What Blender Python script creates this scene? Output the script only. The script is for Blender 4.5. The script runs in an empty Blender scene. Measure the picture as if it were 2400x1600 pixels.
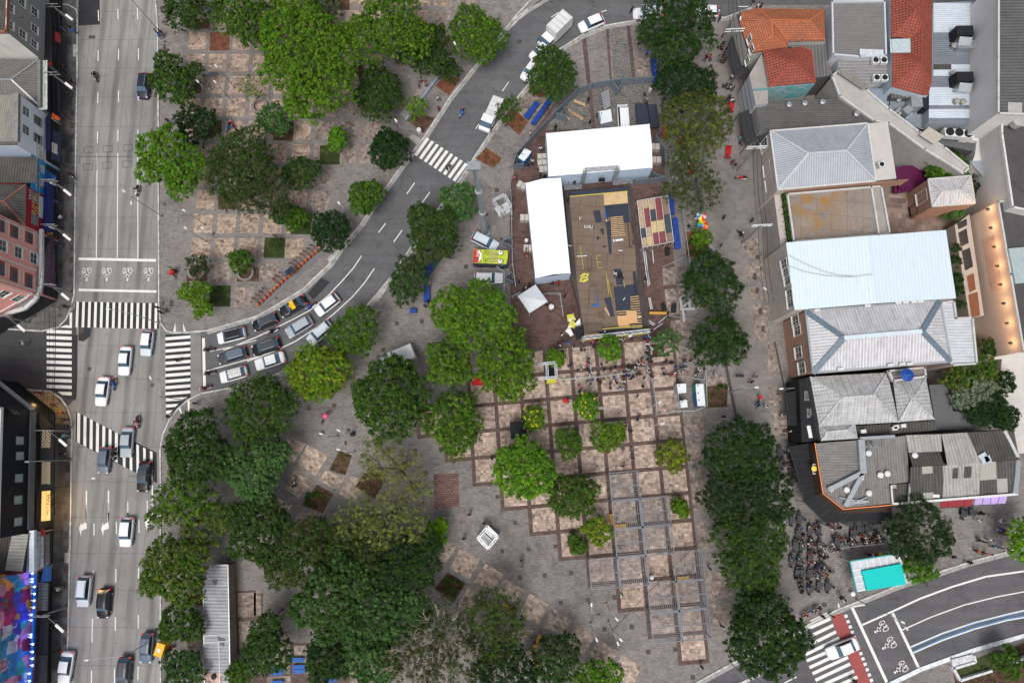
import bpy,bmesh,math,random
import numpy as np
from mathutils import Vector,Matrix
random.seed(7);rng=np.random.default_rng(11)
R=math.radians
SC=bpy.context.scene
COL=SC.collection
FPX,NX,NY,HC=1570.0,1232.0,1050.0,100.0
nc=Vector((NX-1200,-(NY-800),-FPX)).normalized()
zc_=-nc
yc_=(Vector((0,1,0))-Vector((0,1,0)).dot(nc)*nc).normalized()
xc_=yc_.cross(zc_).normalized()
RM=Matrix((xc_,yc_,zc_))
cam=bpy.data.cameras.new("camera");camo=bpy.data.objects.new("camera",cam);COL.objects.link(camo)
camo.matrix_world=Matrix.Translation((0,0,HC))@RM.to_4x4()
cam.sensor_width=36;cam.sensor_fit='HORIZONTAL';cam.lens=36*FPX/2400;cam.clip_end=3000;cam.clip_start=1
SC.camera=camo
w=bpy.data.worlds.new("World");SC.world=w;w.use_nodes=True
nt=w.node_tree;bg=nt.nodes['Background']
sky=nt.nodes.new('ShaderNodeTexSky');sky.sky_type='NISHITA';sky.sun_disc=False
SUN_EL,SUN_AZ=R(66),R(195)
sky.sun_elevation=SUN_EL;sky.sun_rotation=SUN_AZ;sky.air_density=1.0;sky.dust_density=4.0;sky.ozone_density=1.0
hsv=nt.nodes.new('ShaderNodeHueSaturation');hsv.inputs['Saturation'].default_value=0.42
nt.links.new(sky.outputs[0],hsv.inputs['Color']);nt.links.new(hsv.outputs[0],bg.inputs[0]);bg.inputs[1].default_value=0.112
sl=bpy.data.lights.new("sun",'SUN');sl.energy=1.9;sl.angle=R(24);sl.color=(1.0,.97,.93)
so=bpy.data.objects.new("sun",sl);COL.objects.link(so)
sd=Vector((math.sin(SUN_AZ)*math.cos(SUN_EL),math.cos(SUN_AZ)*math.cos(SUN_EL),math.sin(SUN_EL)))
so.rotation_euler=sd.to_track_quat('Z','Y').to_euler()
SC.view_settings.view_transform='Standard';SC.view_settings.look='None'
SC.view_settings.exposure=0.2;SC.view_settings.gamma=1
SC.cycles.max_bounces=5;SC.cycles.diffuse_bounces=3;SC.cycles.transparent_max_bounces=4
def G(px,py,z=0.0):
 d=RM@Vector((px-1200,-(py-800),-FPX))
 t=(HC-z)/(-d.z)
 return Vector((d.x*t,d.y*t,z))
TO={c:((i%4)*600,(i//4)*400)for i,c in enumerate('ABCDEFGHIJKLMNOP')}
def T(c,u,v):ox,oy=TO[c];return(ox+u/3.92,oy+v/3.92)
def S(c,u,v,z=0.0):return G(*T(c,u,v),z)
def D(x,y):return(x/.98,y/.98)
def mpp(px,py,z=0):return(G(px+1,py,z)-G(px,py,z)).length
class MB:
 def __init__(s):s.v=[];s.f=[];s.m=[];s.uv=[]
 def face(s,pts,mi=0,uv=None):
  b=len(s.v);s.v+=[tuple(p)for p in pts];s.f.append(tuple(range(b,b+len(pts))));s.m.append(mi);s.uv.append(uv)
 def box(s,c,size,rz=0,mi=0,taper=1.0,tilt=None):
  sx,sy,sz=size[0]/2,size[1]/2,size[2]/2
  M=Matrix.Rotation(rz,3,'Z')
  if tilt is not None:M=M@Matrix.Rotation(tilt[1],3,tilt[0])
  c=Vector(c);b=len(s.v)
  for z in(-1,1):
   k=taper if z>0 else 1
   for x,y in((-1,-1),(1,-1),(1,1),(-1,1)):
    s.v.append(tuple(c+M@Vector((x*sx*k,y*sy*k,z*sz))))
  for q in((3,2,1,0),(4,5,6,7),(0,1,5,4),(1,2,6,5),(2,3,7,6),(3,0,4,7)):
   s.f.append(tuple(b+i for i in q));s.m.append(mi);s.uv.append(None)
 def bar(s,p0,p1,wd,ht=None,mi=0):
  p0=Vector(p0);p1=Vector(p1);ht=ht or wd
  d=(p1-p0);L=d.length
  if L<1e-6:return
  d/=L;up=Vector((0,0,1))if abs(d.z)<.95 else Vector((0,1,0))
  a=d.cross(up).normalized();c=a.cross(d)
  b=len(s.v)
  for p in(p0,p1):
   for x,y in((-1,-1),(1,-1),(1,1),(-1,1)):s.v.append(tuple(p+a*x*wd/2+c*y*ht/2))
  for q in((3,2,1,0),(4,5,6,7),(0,1,5,4),(1,2,6,5),(2,3,7,6),(3,0,4,7)):
   s.f.append(tuple(b+i for i in q));s.m.append(mi);s.uv.append(None)
 def tube(s,p0,p1,r0,r1=None,n=8,mi=0,cap=True):
  p0=Vector(p0);p1=Vector(p1);r1=r0 if r1 is None else r1
  d=(p1-p0);L=d.length
  if L<1e-6:return
  d/=L;up=Vector((0,0,1))if abs(d.z)<.95 else Vector((0,1,0))
  a=d.cross(up).normalized();c=a.cross(d);b=len(s.v)
  for p,r in((p0,r0),(p1,r1)):
   for k in range(n):
    t=2*math.pi*k/n;s.v.append(tuple(p+(a*math.cos(t)+c*math.sin(t))*r))
  for k in range(n):
   j=(k+1)%n;s.f.append((b+k,b+j,b+n+j,b+n+k));s.m.append(mi);s.uv.append(None)
  if cap:
   s.f.append(tuple(b+k for k in reversed(range(n))));s.m.append(mi);s.uv.append(None)
   s.f.append(tuple(b+n+k for k in range(n)));s.m.append(mi);s.uv.append(None)
 def lathe(s,c,prof,n=16,mi=0):
  c=Vector(c);b=len(s.v)
  for r,z in prof:
   for k in range(n):
    t=2*math.pi*k/n;s.v.append((c.x+r*math.cos(t),c.y+r*math.sin(t),c.z+z))
  for i in range(len(prof)-1):
   for k in range(n):
    j=(k+1)%n;s.f.append((b+i*n+k,b+i*n+j,b+(i+1)*n+j,b+(i+1)*n+k));s.m.append(mi);s.uv.append(None)
  s.f.append(tuple(b+(len(prof)-1)*n+k for k in range(n)));s.m.append(mi);s.uv.append(None)
 def prism(s,pts,z0,z1,mi=0,side=None,top=True,bottom=False):
  side=mi if side is None else side;n=len(pts)
  ar=sum(pts[i][0]*pts[(i+1)%n][1]-pts[(i+1)%n][0]*pts[i][1]for i in range(n))
  if ar<0:pts=pts[::-1]
  if top:s.face([(p[0],p[1],z1)for p in pts],mi)
  if bottom:s.face([(p[0],p[1],z0)for p in pts[::-1]],mi)
  for i in range(n):
   a,b=pts[i],pts[(i+1)%n]
   s.face([(a[0],a[1],z0),(b[0],b[1],z0),(b[0],b[1],z1),(a[0],a[1],z1)],side)
 def build(s,name,mats,parent=None,smooth=False,label=None):
  if not isinstance(mats,(list,tuple)):mats=[mats]
  me=bpy.data.meshes.new(name)
  off=Vector((0,0,0))
  if parent is not None:
   off=parent.location.copy();pp=parent.parent
   while pp is not None:off+=pp.location;pp=pp.parent
  V=[(v[0]-off.x,v[1]-off.y,v[2]-off.z)for v in s.v]
  me.from_pydata(V,[],s.f)
  for m in mats:me.materials.append(m)
  me.polygons.foreach_set('material_index',s.m)
  uvl=me.uv_layers.new(name='UVMap')
  for p,uv in zip(me.polygons,s.uv):
   if uv is None:
    n=p.normal
    h=Vector((-n.y,n.x,0))
    if h.length<.03:h=Vector((1,0,0))
    h.normalize();dn=n.cross(h)
    for li,vi in zip(p.loop_indices,p.vertices):
     c=Vector(s.v[vi]);uvl.data[li].uv=(c.dot(h),c.dot(dn))
   else:
    for li,q in zip(p.loop_indices,uv):uvl.data[li].uv=q
  if smooth:me.polygons.foreach_set('use_smooth',[True]*len(me.polygons))
  me.update()
  o=bpy.data.objects.new(name,me);COL.objects.link(o)
  if parent is not None:o.parent=parent
  if label:o['label']=label
  return o
LABELS=[]
def tag(o,label,cat,group=None,kind=None):
 o['label']=label;o['category']=cat
 if group:o['group']=group
 if kind:o['kind']=kind
 return o
def struct(o,kind='structure'):o['kind']=kind;return o
def thing(name,label,cat,loc=(0,0,0),rz=0,group=None):
 o=bpy.data.objects.new(name,None);o.empty_display_size=.3;COL.objects.link(o)
 o.location=loc;o.rotation_euler=(0,0,rz)
 return tag(o,label,cat,group)
KIDS={}
def children(o):return[c for c in bpy.data.objects if c.parent==o]if o.name not in KIDS else KIDS[o.name]
def freeze(o):
 KIDS[o.name]=[c for c in bpy.data.objects if c.parent==o]
 for c in KIDS[o.name]:KIDS[c.name]=[d for d in bpy.data.objects if d.parent==c]
def copy_tree(o,par=None):
 c=o.copy();COL.objects.link(c);c.parent=par
 out={}
 for ch in KIDS.get(o.name,[]):
  k,_=copy_tree(ch,c);out.setdefault(ch.name.split('.')[0],[]).append(k)
 return c,out
class Kind:
 def __init__(s,root):s.root=root;freeze(root);s.used=False
 def place(s,loc,rz,label,group=None,scale=None):
  if not s.used:
   s.used=True;r=s.root;kids={}
   for ch in KIDS[r.name]:kids.setdefault(ch.name.split('.')[0],[]).append(ch)
  else:r,kids=copy_tree(s.root)
  r.location=loc;r.rotation_euler=(0,0,rz);r['label']=label
  if scale:r.scale=(scale,)*3 if not isinstance(scale,tuple)else scale
  if group:r['group']=group
  return r,kids
def recolor(o,mats):
 for i,m in enumerate(mats):
  if m is None or i>=len(o.material_slots):continue
  o.material_slots[i].link='OBJECT';o.material_slots[i].material=m
MC={}
def pm(name):
 m=bpy.data.materials.new(name);m.use_nodes=True
 return m,m.node_tree,m.node_tree.nodes['Principled BSDF']
def plain(name,col,rough=.6,metal=0,spec=.3,emit=None,estr=0,var=.12,scale=3.0,coat=0):
 if name in MC:return MC[name]
 m,nt,b=pm(name);L=nt.links
 b.inputs['Roughness'].default_value=rough;b.inputs['Metallic'].default_value=metal
 b.inputs['Specular IOR Level'].default_value=spec;b.inputs['Coat Weight'].default_value=coat
 tc=nt.nodes.new('ShaderNodeTexCoord');n=nt.nodes.new('ShaderNodeTexNoise');n.inputs['Scale'].default_value=scale
 n.inputs['Detail'].default_value=5;L.new(tc.outputs['Object'],n.inputs['Vector'])
 r=nt.nodes.new('ShaderNodeValToRGB');c=col
 r.color_ramp.elements[0].position=.3;r.color_ramp.elements[1].position=.7
 r.color_ramp.elements[0].color=(c[0]*(1-var),c[1]*(1-var),c[2]*(1-var),1)
 r.color_ramp.elements[1].color=(min(1,c[0]*(1+var)),min(1,c[1]*(1+var)),min(1,c[2]*(1+var)),1)
 L.new(n.outputs['Fac'],r.inputs['Fac']);L.new(r.outputs['Color'],b.inputs['Base Color'])
 if emit:b.inputs['Emission Color'].default_value=(*emit,1);b.inputs['Emission Strength'].default_value=estr
 MC[name]=m;return m
def nz(nt,vec,scale,detail=4,rough=.6,dist=0):
 n=nt.nodes.new('ShaderNodeTexNoise');n.inputs['Scale'].default_value=scale;n.inputs['Detail'].default_value=detail
 n.inputs['Roughness'].default_value=rough;n.inputs['Distortion'].default_value=dist;nt.links.new(vec,n.inputs['Vector']);return n.outputs['Fac']
def ramp(nt,fac,stops):
 r=nt.nodes.new('ShaderNodeValToRGB');e=r.color_ramp.elements
 while len(e)<len(stops):e.new(.5)
 for k,(p,c)in zip(e,stops):
  k.position=p;k.color=(*(c if isinstance(c,(tuple,list))else(c,c,c)),1)
 nt.links.new(fac,r.inputs['Fac']);return r.outputs['Color']
def mixc(nt,fac,a,b,mode='MIX'):
 n=nt.nodes.new('ShaderNodeMix');n.data_type='RGBA';n.blend_type=mode;n.clamp_factor=True
 for sock,val in((n.inputs[0],fac),(n.inputs[6],a),(n.inputs[7],b)):
  if isinstance(val,(int,float)):sock.default_value=val
  elif isinstance(val,tuple):sock.default_value=(*val,1)
  else:nt.links.new(val,sock)
 return n.outputs[2]
def vmath(nt,op,a,b=None):
 n=nt.nodes.new('ShaderNodeVectorMath');n.operation=op
 nt.links.new(a,n.inputs[0])
 if b is not None:n.inputs[1].default_value=b
 return n.outputs[0]
def fmath(nt,op,a,b=None,c=None):
 n=nt.nodes.new('ShaderNodeMath');n.operation=op
 for i,v in enumerate((a,b,c)):
  if v is None:continue
  if isinstance(v,(int,float)):n.inputs[i].default_value=v
  else:nt.links.new(v,n.inputs[i])
 return n.outputs[0]
def bump(nt,b,h,strength=.3,dist=.05):
 n=nt.nodes.new('ShaderNodeBump');n.inputs['Strength'].default_value=strength;n.inputs['Distance'].default_value=dist
 nt.links.new(h,n.inputs['Height']);nt.links.new(n.outputs[0],b.inputs['Normal'])
def brick(nt,vec,w_,h_,mortar,c1,c2,cm,bias=0,off=.5):
 n=nt.nodes.new('ShaderNodeTexBrick');nt.links.new(vec,n.inputs['Vector'])
 n.inputs['Scale'].default_value=1;n.inputs['Brick Width'].default_value=w_;n.inputs['Row Height'].default_value=h_
 n.inputs['Mortar Size'].default_value=mortar;n.inputs['Mortar Smooth'].default_value=.2;n.inputs['Bias'].default_value=bias
 n.inputs['Color1'].default_value=(*c1,1);n.inputs['Color2'].default_value=(*c2,1);n.inputs['Mortar'].default_value=(*cm,1)
 n.offset=off
 return n
def rotmap(nt,vec,rz,scale=(1,1,1)):
 n=nt.nodes.new('ShaderNodeMapping');n.inputs['Rotation'].default_value=(0,0,rz);n.inputs['Scale'].default_value=scale
 nt.links.new(vec,n.inputs['Vector']);return n.outputs[0]
def paving(name,cols,stone=(.5,.5),mortar=.03,rz=0,stain=.5,light=None,cm=None,white=0.0,jit=.5):
 m,nt,b=pm(name);L=nt.links;tc=nt.nodes.new('ShaderNodeTexCoord');P=rotmap(nt,tc.outputs['Object'],rz)
 c1,c2=cols;cm=cm or tuple(x*.55 for x in c1)
 br=brick(nt,P,stone[0],stone[1],mortar,c1,c2,cm)
 wn=nt.nodes.new('ShaderNodeTexWhiteNoise');wn.noise_dimensions='2D'
 sn=nt.nodes.new('ShaderNodeVectorMath');sn.operation='SNAP';L.new(P,sn.inputs[0]);sn.inputs[1].default_value=(stone[0],stone[1],1)
 L.new(sn.outputs[0],wn.inputs['Vector'])
 j=ramp(nt,wn.outputs['Value'],[(0,.5),(.2,.82),(.8,1.1),(1,1.28)])
 c=mixc(nt,jit,br.outputs['Color'],j,'MULTIPLY')
 sn2=nt.nodes.new('ShaderNodeVectorMath');sn2.operation='SNAP';L.new(vmath(nt,'ADD',P,(.17,.31,0)),sn2.inputs[0]);sn2.inputs[1].default_value=(stone[0]*1.9,stone[1]*.9,1)
 wn2=nt.nodes.new('ShaderNodeTexWhiteNoise');wn2.noise_dimensions='2D';L.new(sn2.outputs[0],wn2.inputs['Vector'])
 c=mixc(nt,jit*.9,c,ramp(nt,wn2.outputs['Value'],[(0,.6),(.3,.92),(.85,1.08),(1,1.25)]),'MULTIPLY')
 big=nz(nt,P,.09,6,.62);c=mixc(nt,stain,c,ramp(nt,big,[(.3,.62),(.5,.95),(.72,1.12)]),'MULTIPLY')
 med=nz(nt,P,.7,6,.7,.4);c=mixc(nt,stain,c,ramp(nt,med,[(.3,.7),(.52,1.0),(.75,1.1)]),'MULTIPLY')
 fine=nz(nt,P,6,4,.8);c=mixc(nt,.5,c,ramp(nt,fine,[(.25,.68),(.5,1.0),(.75,1.25)]),'MULTIPLY')
 if white>0:
  g=nz(nt,rotmap(nt,tc.outputs['Object'],.5,(1,3.2,1)),1.6,3,.5,2.5)
  c=mixc(nt,fmath(nt,'MULTIPLY',ramp(nt,g,[(.60,0),(.66,1)]),white),c,(.5,.49,.47))
 L.new(c,b.inputs['Base Color']);b.inputs['Roughness'].default_value=.85;b.inputs['Specular IOR Level'].default_value=.2
 bump(nt,b,fine,.25,.03);return m
def asphalt(name,col,along=0,streak=.35,patchy=.4):
 m,nt,b=pm(name);L=nt.links;tc=nt.nodes.new('ShaderNodeTexCoord');P=tc.outputs['Object']
 c=(col[0],col[1],col[2])
 a=nz(nt,P,.12,6,.6);col1=ramp(nt,a,[(.3,tuple(x*.8 for x in c)),(.5,c),(.72,tuple(x*1.2 for x in c))])
 s=nz(nt,rotmap(nt,P,along,(.05,1.1,1)),1.0,5,.6);col1=mixc(nt,streak,col1,ramp(nt,s,[(.3,.6),(.5,1.0),(.7,1.25)]),'MULTIPLY')
 f=nz(nt,P,9,5,.8);col1=mixc(nt,.5,col1,ramp(nt,f,[(.25,.65),(.5,1),(.75,1.35)]),'MULTIPLY')
 p=nz(nt,P,.5,6,.75,.8);col1=mixc(nt,patchy+.3,col1,ramp(nt,p,[(.3,.6),(.45,1.0),(.7,1.18)]),'MULTIPLY')
 v=nt.nodes.new('ShaderNodeTexVoronoi');v.feature='DISTANCE_TO_EDGE';v.inputs['Scale'].default_value=.12
 wv=nt.nodes.new('ShaderNodeTexNoise');wv.inputs['Scale'].default_value=.6;L.new(P,wv.inputs['Vector'])
 ad=nt.nodes.new('ShaderNodeVectorMath');ad.operation='MULTIPLY_ADD';L.new(wv.outputs['Color'],ad.inputs[0]);ad.inputs[1].default_value=(3,3,3);L.new(P,ad.inputs[2])
 L.new(ad.outputs[0],v.inputs['Vector']);col1=mixc(nt,.5,col1,ramp(nt,v.outputs['Distance'],[(0,.45),(.006,.8),(.012,1)]),'MULTIPLY')
 L.new(col1,b.inputs['Base Color']);b.inputs['Roughness'].default_value=.8;b.inputs['Specular IOR Level'].default_value=.25
 bump(nt,b,f,.3,.02);return m
def concrete_road():
 m,nt,b=pm('avenue_concrete');L=nt.links;tc=nt.nodes.new('ShaderNodeTexCoord');P=tc.outputs['Object']
 sx=nt.nodes.new('ShaderNodeSeparateXYZ');L.new(P,sx.inputs[0])
 c=ramp(nt,nz(nt,P,.1,6,.6),[(.3,(.20,.195,.188)),(.55,(.265,.26,.25)),(.75,(.31,.305,.295))])
 wob=fmath(nt,'MULTIPLY',nz(nt,P,.06,2),1.2)
 x=fmath(nt,'ADD',sx.outputs[0],wob)
 ph=fmath(nt,'SINE',fmath(nt,'MULTIPLY',fmath(nt,'ADD',x,66.9),2*math.pi/3.27))
 tr=fmath(nt,'MULTIPLY',ramp(nt,ph,[(.35,0),(1,1)]),ramp(nt,nz(nt,rotmap(nt,P,0,(1,.12,1)),.5,4),[(.35,.25),(.65,1)]))
 c=mixc(nt,fmath(nt,'MULTIPLY',tr,.8),c,(.10,.098,.095))
 c=mixc(nt,.5,c,ramp(nt,nz(nt,P,8,5,.85),[(.25,.6),(.5,1),(.75,1.35)]),'MULTIPLY')
 c=mixc(nt,.6,c,ramp(nt,nz(nt,rotmap(nt,P,0,(1,.25,1)),.9,6,.8,.6),[(.3,.5),(.46,1),(.8,1.1)]),'MULTIPLY')
 br=brick(nt,rotmap(nt,P,R(90)),5.1,3.27,.035,(1,1,1),(.93,.93,.93),(.45,.45,.45),off=0)
 c=mixc(nt,.8,c,br.outputs['Color'],'MULTIPLY')
 c=mixc(nt,.8,c,ramp(nt,nz(nt,P,2.3,3,.5,.3),[(.27,.3),(.31,1)]),'MULTIPLY')
 L.new(c,b.inputs['Base Color']);b.inputs['Roughness'].default_value=.8;b.inputs['Specular IOR Level'].default_value=.25
 return m
def paint(name,col=(.72,.71,.68),wear=.45):
 m,nt,b=pm(name);tc=nt.nodes.new('ShaderNodeTexCoord');P=tc.outputs['Object']
 c=ramp(nt,nz(nt,P,5,6,.8),[(.25,tuple(x*.55 for x in col)),(.42,col),(.8,tuple(min(1,x*1.08)for x in col))])
 c=mixc(nt,wear,c,ramp(nt,nz(nt,P,.8,5,.8),[(.3,.6),(.5,1)]),'MULTIPLY')
 nt.links.new(c,b.inputs['Base Color']);b.inputs['Roughness'].default_value=.6;return m
def corrugated(name,c1,c2=None,pitch=.28,dirt=.5,rough=.45,metal=0.0,panels=None,vert=False,patch=None,spec=.4,streak=.5,band=.5):
 if name in MC:return MC[name]
 m,nt,b=pm(name);L=nt.links;tc=nt.nodes.new('ShaderNodeTexCoord');U=tc.outputs['UV'];P=tc.outputs['Object']
 if vert:U=rotmap(nt,U,R(90))
 sx=nt.nodes.new('ShaderNodeSeparateXYZ');L.new(U,sx.inputs[0])
 ph=fmath(nt,'SINE',fmath(nt,'MULTIPLY',sx.outputs[0],2*math.pi/pitch))
 c2=c2 or tuple(x*.55 for x in c1)
 c=mixc(nt,ramp(nt,nz(nt,P,.35,6,.7,.4),[(.35,0),(.65,1)]),c1,tuple((a+b_)/2 for a,b_ in zip(c1,c2)))
 c=mixc(nt,fmath(nt,'MULTIPLY',ramp(nt,ph,[(.0,1),(.45,0)]),band),c,c2)
 st=nz(nt,rotmap(nt,U,0,(3.0,.25,1)),1.0,6,.75)
 c=mixc(nt,streak,c,ramp(nt,st,[(.3,.45),(.5,1),(.7,1.15)]),'MULTIPLY')
 c=mixc(nt,dirt,c,ramp(nt,nz(nt,P,1.3,7,.8,.6),[(.3,.4),(.5,1)]),'MULTIPLY')
 if panels:
  br=brick(nt,U,panels[0],panels[1],.03,(1,1,1),(.82,.82,.82),(.4,.4,.4),off=0)
  c=mixc(nt,.7,c,br.outputs['Color'],'MULTIPLY')
 if patch:
  v=nt.nodes.new('ShaderNodeTexWhiteNoise');v.noise_dimensions='2D'
  sn=nt.nodes.new('ShaderNodeVectorMath');sn.operation='SNAP';L.new(U,sn.inputs[0]);sn.inputs[1].default_value=patch[0]
  L.new(sn.outputs[0],v.inputs['Vector']);c=mixc(nt,ramp(nt,v.outputs['Value'],[(patch[2],0),(patch[2]+.01,.8)]),c,patch[1])
 L.new(c,b.inputs['Base Color']);b.inputs['Roughness'].default_value=rough;b.inputs['Metallic'].default_value=metal
 b.inputs['Specular IOR Level'].default_value=spec
 bump(nt,b,ph,.5,.05);MC[name]=m;return m
def tiled(name,c1,c2,cm,size=(.42,.34),dirt=.55):
 if name in MC:return MC[name]
 m,nt,b=pm(name);L=nt.links;tc=nt.nodes.new('ShaderNodeTexCoord');U=tc.outputs['UV'];P=tc.outputs['Object']
 br=brick(nt,U,size[0],size[1],.045,c1,c2,cm,off=0)
 c=mixc(nt,.6,br.outputs['Color'],ramp(nt,nz(nt,P,.5,6,.7,.5),[(.3,.6),(.5,1),(.75,1.2)]),'MULTIPLY')
 c=mixc(nt,dirt,c,ramp(nt,nz(nt,P,2.2,6,.8),[(.32,.45),(.5,1),(.7,1.15)]),'MULTIPLY')
 sx=nt.nodes.new('ShaderNodeSeparateXYZ');L.new(U,sx.inputs[0])
 ph=fmath(nt,'SINE',fmath(nt,'MULTIPLY',sx.outputs[0],2*math.pi/size[0]))
 L.new(c,b.inputs['Base Color']);b.inputs['Roughness'].default_value=.75;bump(nt,b,ph,.5,.05);MC[name]=m;return m
def grimy(name,col,dirt=.6,scale=.8,dark=.45,slabs=None,rough=.8):
 if name in MC:return MC[name]
 m,nt,b=pm(name);L=nt.links;tc=nt.nodes.new('ShaderNodeTexCoord');P=tc.outputs['Object']
 c=ramp(nt,nz(nt,P,.4*scale,5,.6),[(.3,tuple(x*.88 for x in col)),(.7,tuple(min(1,x*1.06)for x in col))])
 c=mixc(nt,dirt,c,ramp(nt,nz(nt,P,scale,8,.78,.8),[(.3,dark),(.5,1),(.8,1.04)]),'MULTIPLY')
 c=mixc(nt,dirt*.7,c,ramp(nt,nz(nt,P,7*scale,5,.8),[(.3,.7),(.5,1),(.8,1.1)]),'MULTIPLY')
 if slabs:
  br=brick(nt,rotmap(nt,P,slabs[2]),slabs[0],slabs[1],.04,(1,1,1),(.86,.86,.86),(.5,.5,.5),off=0)
  c=mixc(nt,.8,c,br.outputs['Color'],'MULTIPLY')
 L.new(c,b.inputs['Base Color']);b.inputs['Roughness'].default_value=rough;b.inputs['Specular IOR Level'].default_value=.2
 MC[name]=m;return m
white_paint=plain('white_paint',(.74,.75,.76),.4)
dark_metal=plain('dark_metal',(.02,.02,.022),.6,.2,.2)
grey_metal=plain('grey_metal',(.30,.31,.32),.4,.5)
galv=plain('galvanised_steel',(.42,.44,.46),.35,.6)
black_rub=plain('black_rubber',(.018,.018,.018),.8)
glass=plain('dark_glass',(.02,.03,.04),.08,0,.7)
glass_b=plain('blue_glass',(.07,.12,.17),.1,0,.7)
black_cloth=plain('black_canvas',(.014,.015,.018),.8,var=.25)
blue_tarp=plain('blue_tarpaulin',(.012,.05,.26),.5,var=.25)
tent_white=plain('white_marquee_canvas',(.84,.87,.9),.5,var=.02,scale=.3)
alu=plain('aluminium_truss',(.62,.64,.66),.35,.3)
# ================================================================ SETTING
def tri_sheet(polys,z,name,mat,kind='structure'):
 bm=bmesh.new()
 for P in polys:
  vs=[bm.verts.new((p[0],p[1],z))for p in P]
  try:f=bm.faces.new(vs)
  except ValueError:continue
  f.normal_update()
  if f.normal.z<0:f.normal_flip()
 bmesh.ops.triangulate(bm,faces=bm.faces[:])
 me=bpy.data.meshes.new(name);bm.to_mesh(me);bm.free();me.materials.append(mat)
 o=bpy.data.objects.new(name,me);COL.objects.link(o);o['kind']=kind;return o
def W(pts):return[G(*p)for p in pts]
def TT(c,*uv):return[T(c,u,v)for u,v in uv]
pav_grey=paving('grey_plaza_stone',((.225,.203,.19),(.262,.238,.225)),(.42,.24),.02,R(-3),.9,white=.3,jit=.35)
pav_beige=paving('beige_mosaic_stone',((.54,.415,.34),(.41,.315,.26)),(.40,.40),.02,R(4),.75,jit=.85)
pav_beige2=paving('worn_mosaic_stone',((.36,.29,.245),(.24,.20,.18)),(.40,.40),.02,R(2),.85,jit=.85)
pav_beige3=paving('slanted_mosaic_stone',((.52,.40,.32),(.34,.275,.23)),(.46,.40),.02,R(38),.8,jit=.85)
pav_brown=paving('brown_border_stone',((.115,.077,.068),(.15,.105,.092)),(.5,.25),.02,R(5),.5)
pav_red=paving('red_brown_court_stone',((.115,.068,.06),(.15,.092,.08)),(.6,.3),.015,R(5),1.0,white=.12,jit=.4)
pav_side=paving('avenue_pavement_stone',((.135,.133,.13),(.155,.15,.147)),(.9,.9),.02,0,.9,jit=.25)
pav_cobble=paving('grey_cobble',((.19,.18,.17),(.25,.24,.22)),(.45,.3),.06,R(8),.7)
pav_street=paving('pedestrian_street_paving',((.215,.195,.185),(.235,.215,.20)),(1.2,.8),.008,R(3),.9,jit=.15)
conc=concrete_road()
asph=asphalt('grey_asphalt',(.112,.111,.116),R(58),.4)
asph_b=asphalt('road_asphalt',(.105,.102,.108),R(-20),.4)
asph_d=asphalt('dark_asphalt',(.033,.034,.038),0,.2)
asph_t=asphalt('upper_street_asphalt',(.10,.10,.10),0,.3)
kerb_m=plain('kerb_stone',(.47,.46,.44),.7,var=.35,scale=1.5)
kerb_d=plain('dull_kerb_stone',(.30,.29,.28),.7,var=.3,scale=1.5)
paint_w=paint('white_road_paint');paint_r=paint('red_cycle_paint',(.29,.05,.045));paint_bl=paint('blue_road_paint',(.07,.22,.42))
tri_sheet([[(-320,-260,0),(320,-260,0),(320,340,0),(-320,340,0)]],0,'ground',pav_grey)
NK=[(377,757),(390,775),(405,780),(439,779),(485,775),(548,757),(600,742),(632,725),(664,706),(710,678),(748,642),(773,619),(799,581),(845,527),(870,490),(896,453),(934,400),(977,344),(995,321),(1054,230),(1118,150),(1184,69),(1200,51),(1233,25),(1276,-2),(1330,-30)]
SK=[(377,1131),(376,1055),(383,1017),(398,984),(418,958),(439,938),(472,922),(536,910),(600,896),(642,880),(684,859),(720,840),(753,818),(771,804),(789,790),(845,734),(878,696),(916,650),(970,570),(1039,474),(1077,422),(1096,393),(1148,314),(1200,245),(1241,195),(1275,150),(1310,117),(1363,84),(1419,61),(1498,48),(1560,45),(1640,44),(1700,42),(1760,20)]
AL=[(183,-80),(182,20),(178,33),(160,14),(137,11),(137,6)]
AR=[(360,-80),(365,0),(370,64),(371,180),(372,306),(372,443),(373,600),(373,711),(377,757)]
AR2=[(377,1131),(377,1300),(377,1400),(377,1500),(377,1720)]
ALow=[(100,776),(138,767),(156,748),(168,720),(175,690),(177,500),(178,400),(180,270),(182,150),(182,33)]
ALs=[(167,979),(170,1012),(168,1106),(167,1200),(164,1328),(161,1480),(156,1600),(152,1720)]
tri_sheet([W([(178,33),(182,-80),(360,-80)]+AR[1:]+[(377,800),(382,900),(384,1010),(376,1060)]+AR2+ALs[::-1]+[(158,953),(176,930),(176,780),(168,720)]+ALow[4:])],.012,'avenue',conc)
tri_sheet([W([(470,778)]+NK[4:]+[(1700,-60),(1760,20)]+SK[::-1][1:][:-7]+[(474,924)])],.016,'diagonal_street',asph)
tri_sheet([W([(376,762)]+NK[1:4]+[(472,778),(475,925)]+SK[4:7][::-1]+[(398,984),(382,1017),(376,900)])],.013,'junction_road',asphalt('junction_concrete',(.205,.20,.19),0,.3))
tri_sheet([W([(-120,772),(0,770),(100,776),(138,767),(176,720),(181,800),(180,930),(158,953),(143,933),(120,917),(48,912),(-120,910)])],.016,'side_street',asphalt('side_asphalt',(.06,.06,.063),0,.3))
tri_sheet([W([(184,-80),(184,61),(234,58),(233,-80)])],.018,'resurfaced_lane',asph_d)
tri_sheet([W([(1330,-60),(1276,0),(1330,8),(1500,8),(1760,12),(2440,12),(2440,-90),(1330,-90)])],.0185,'upper_street',asph_t)
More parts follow.
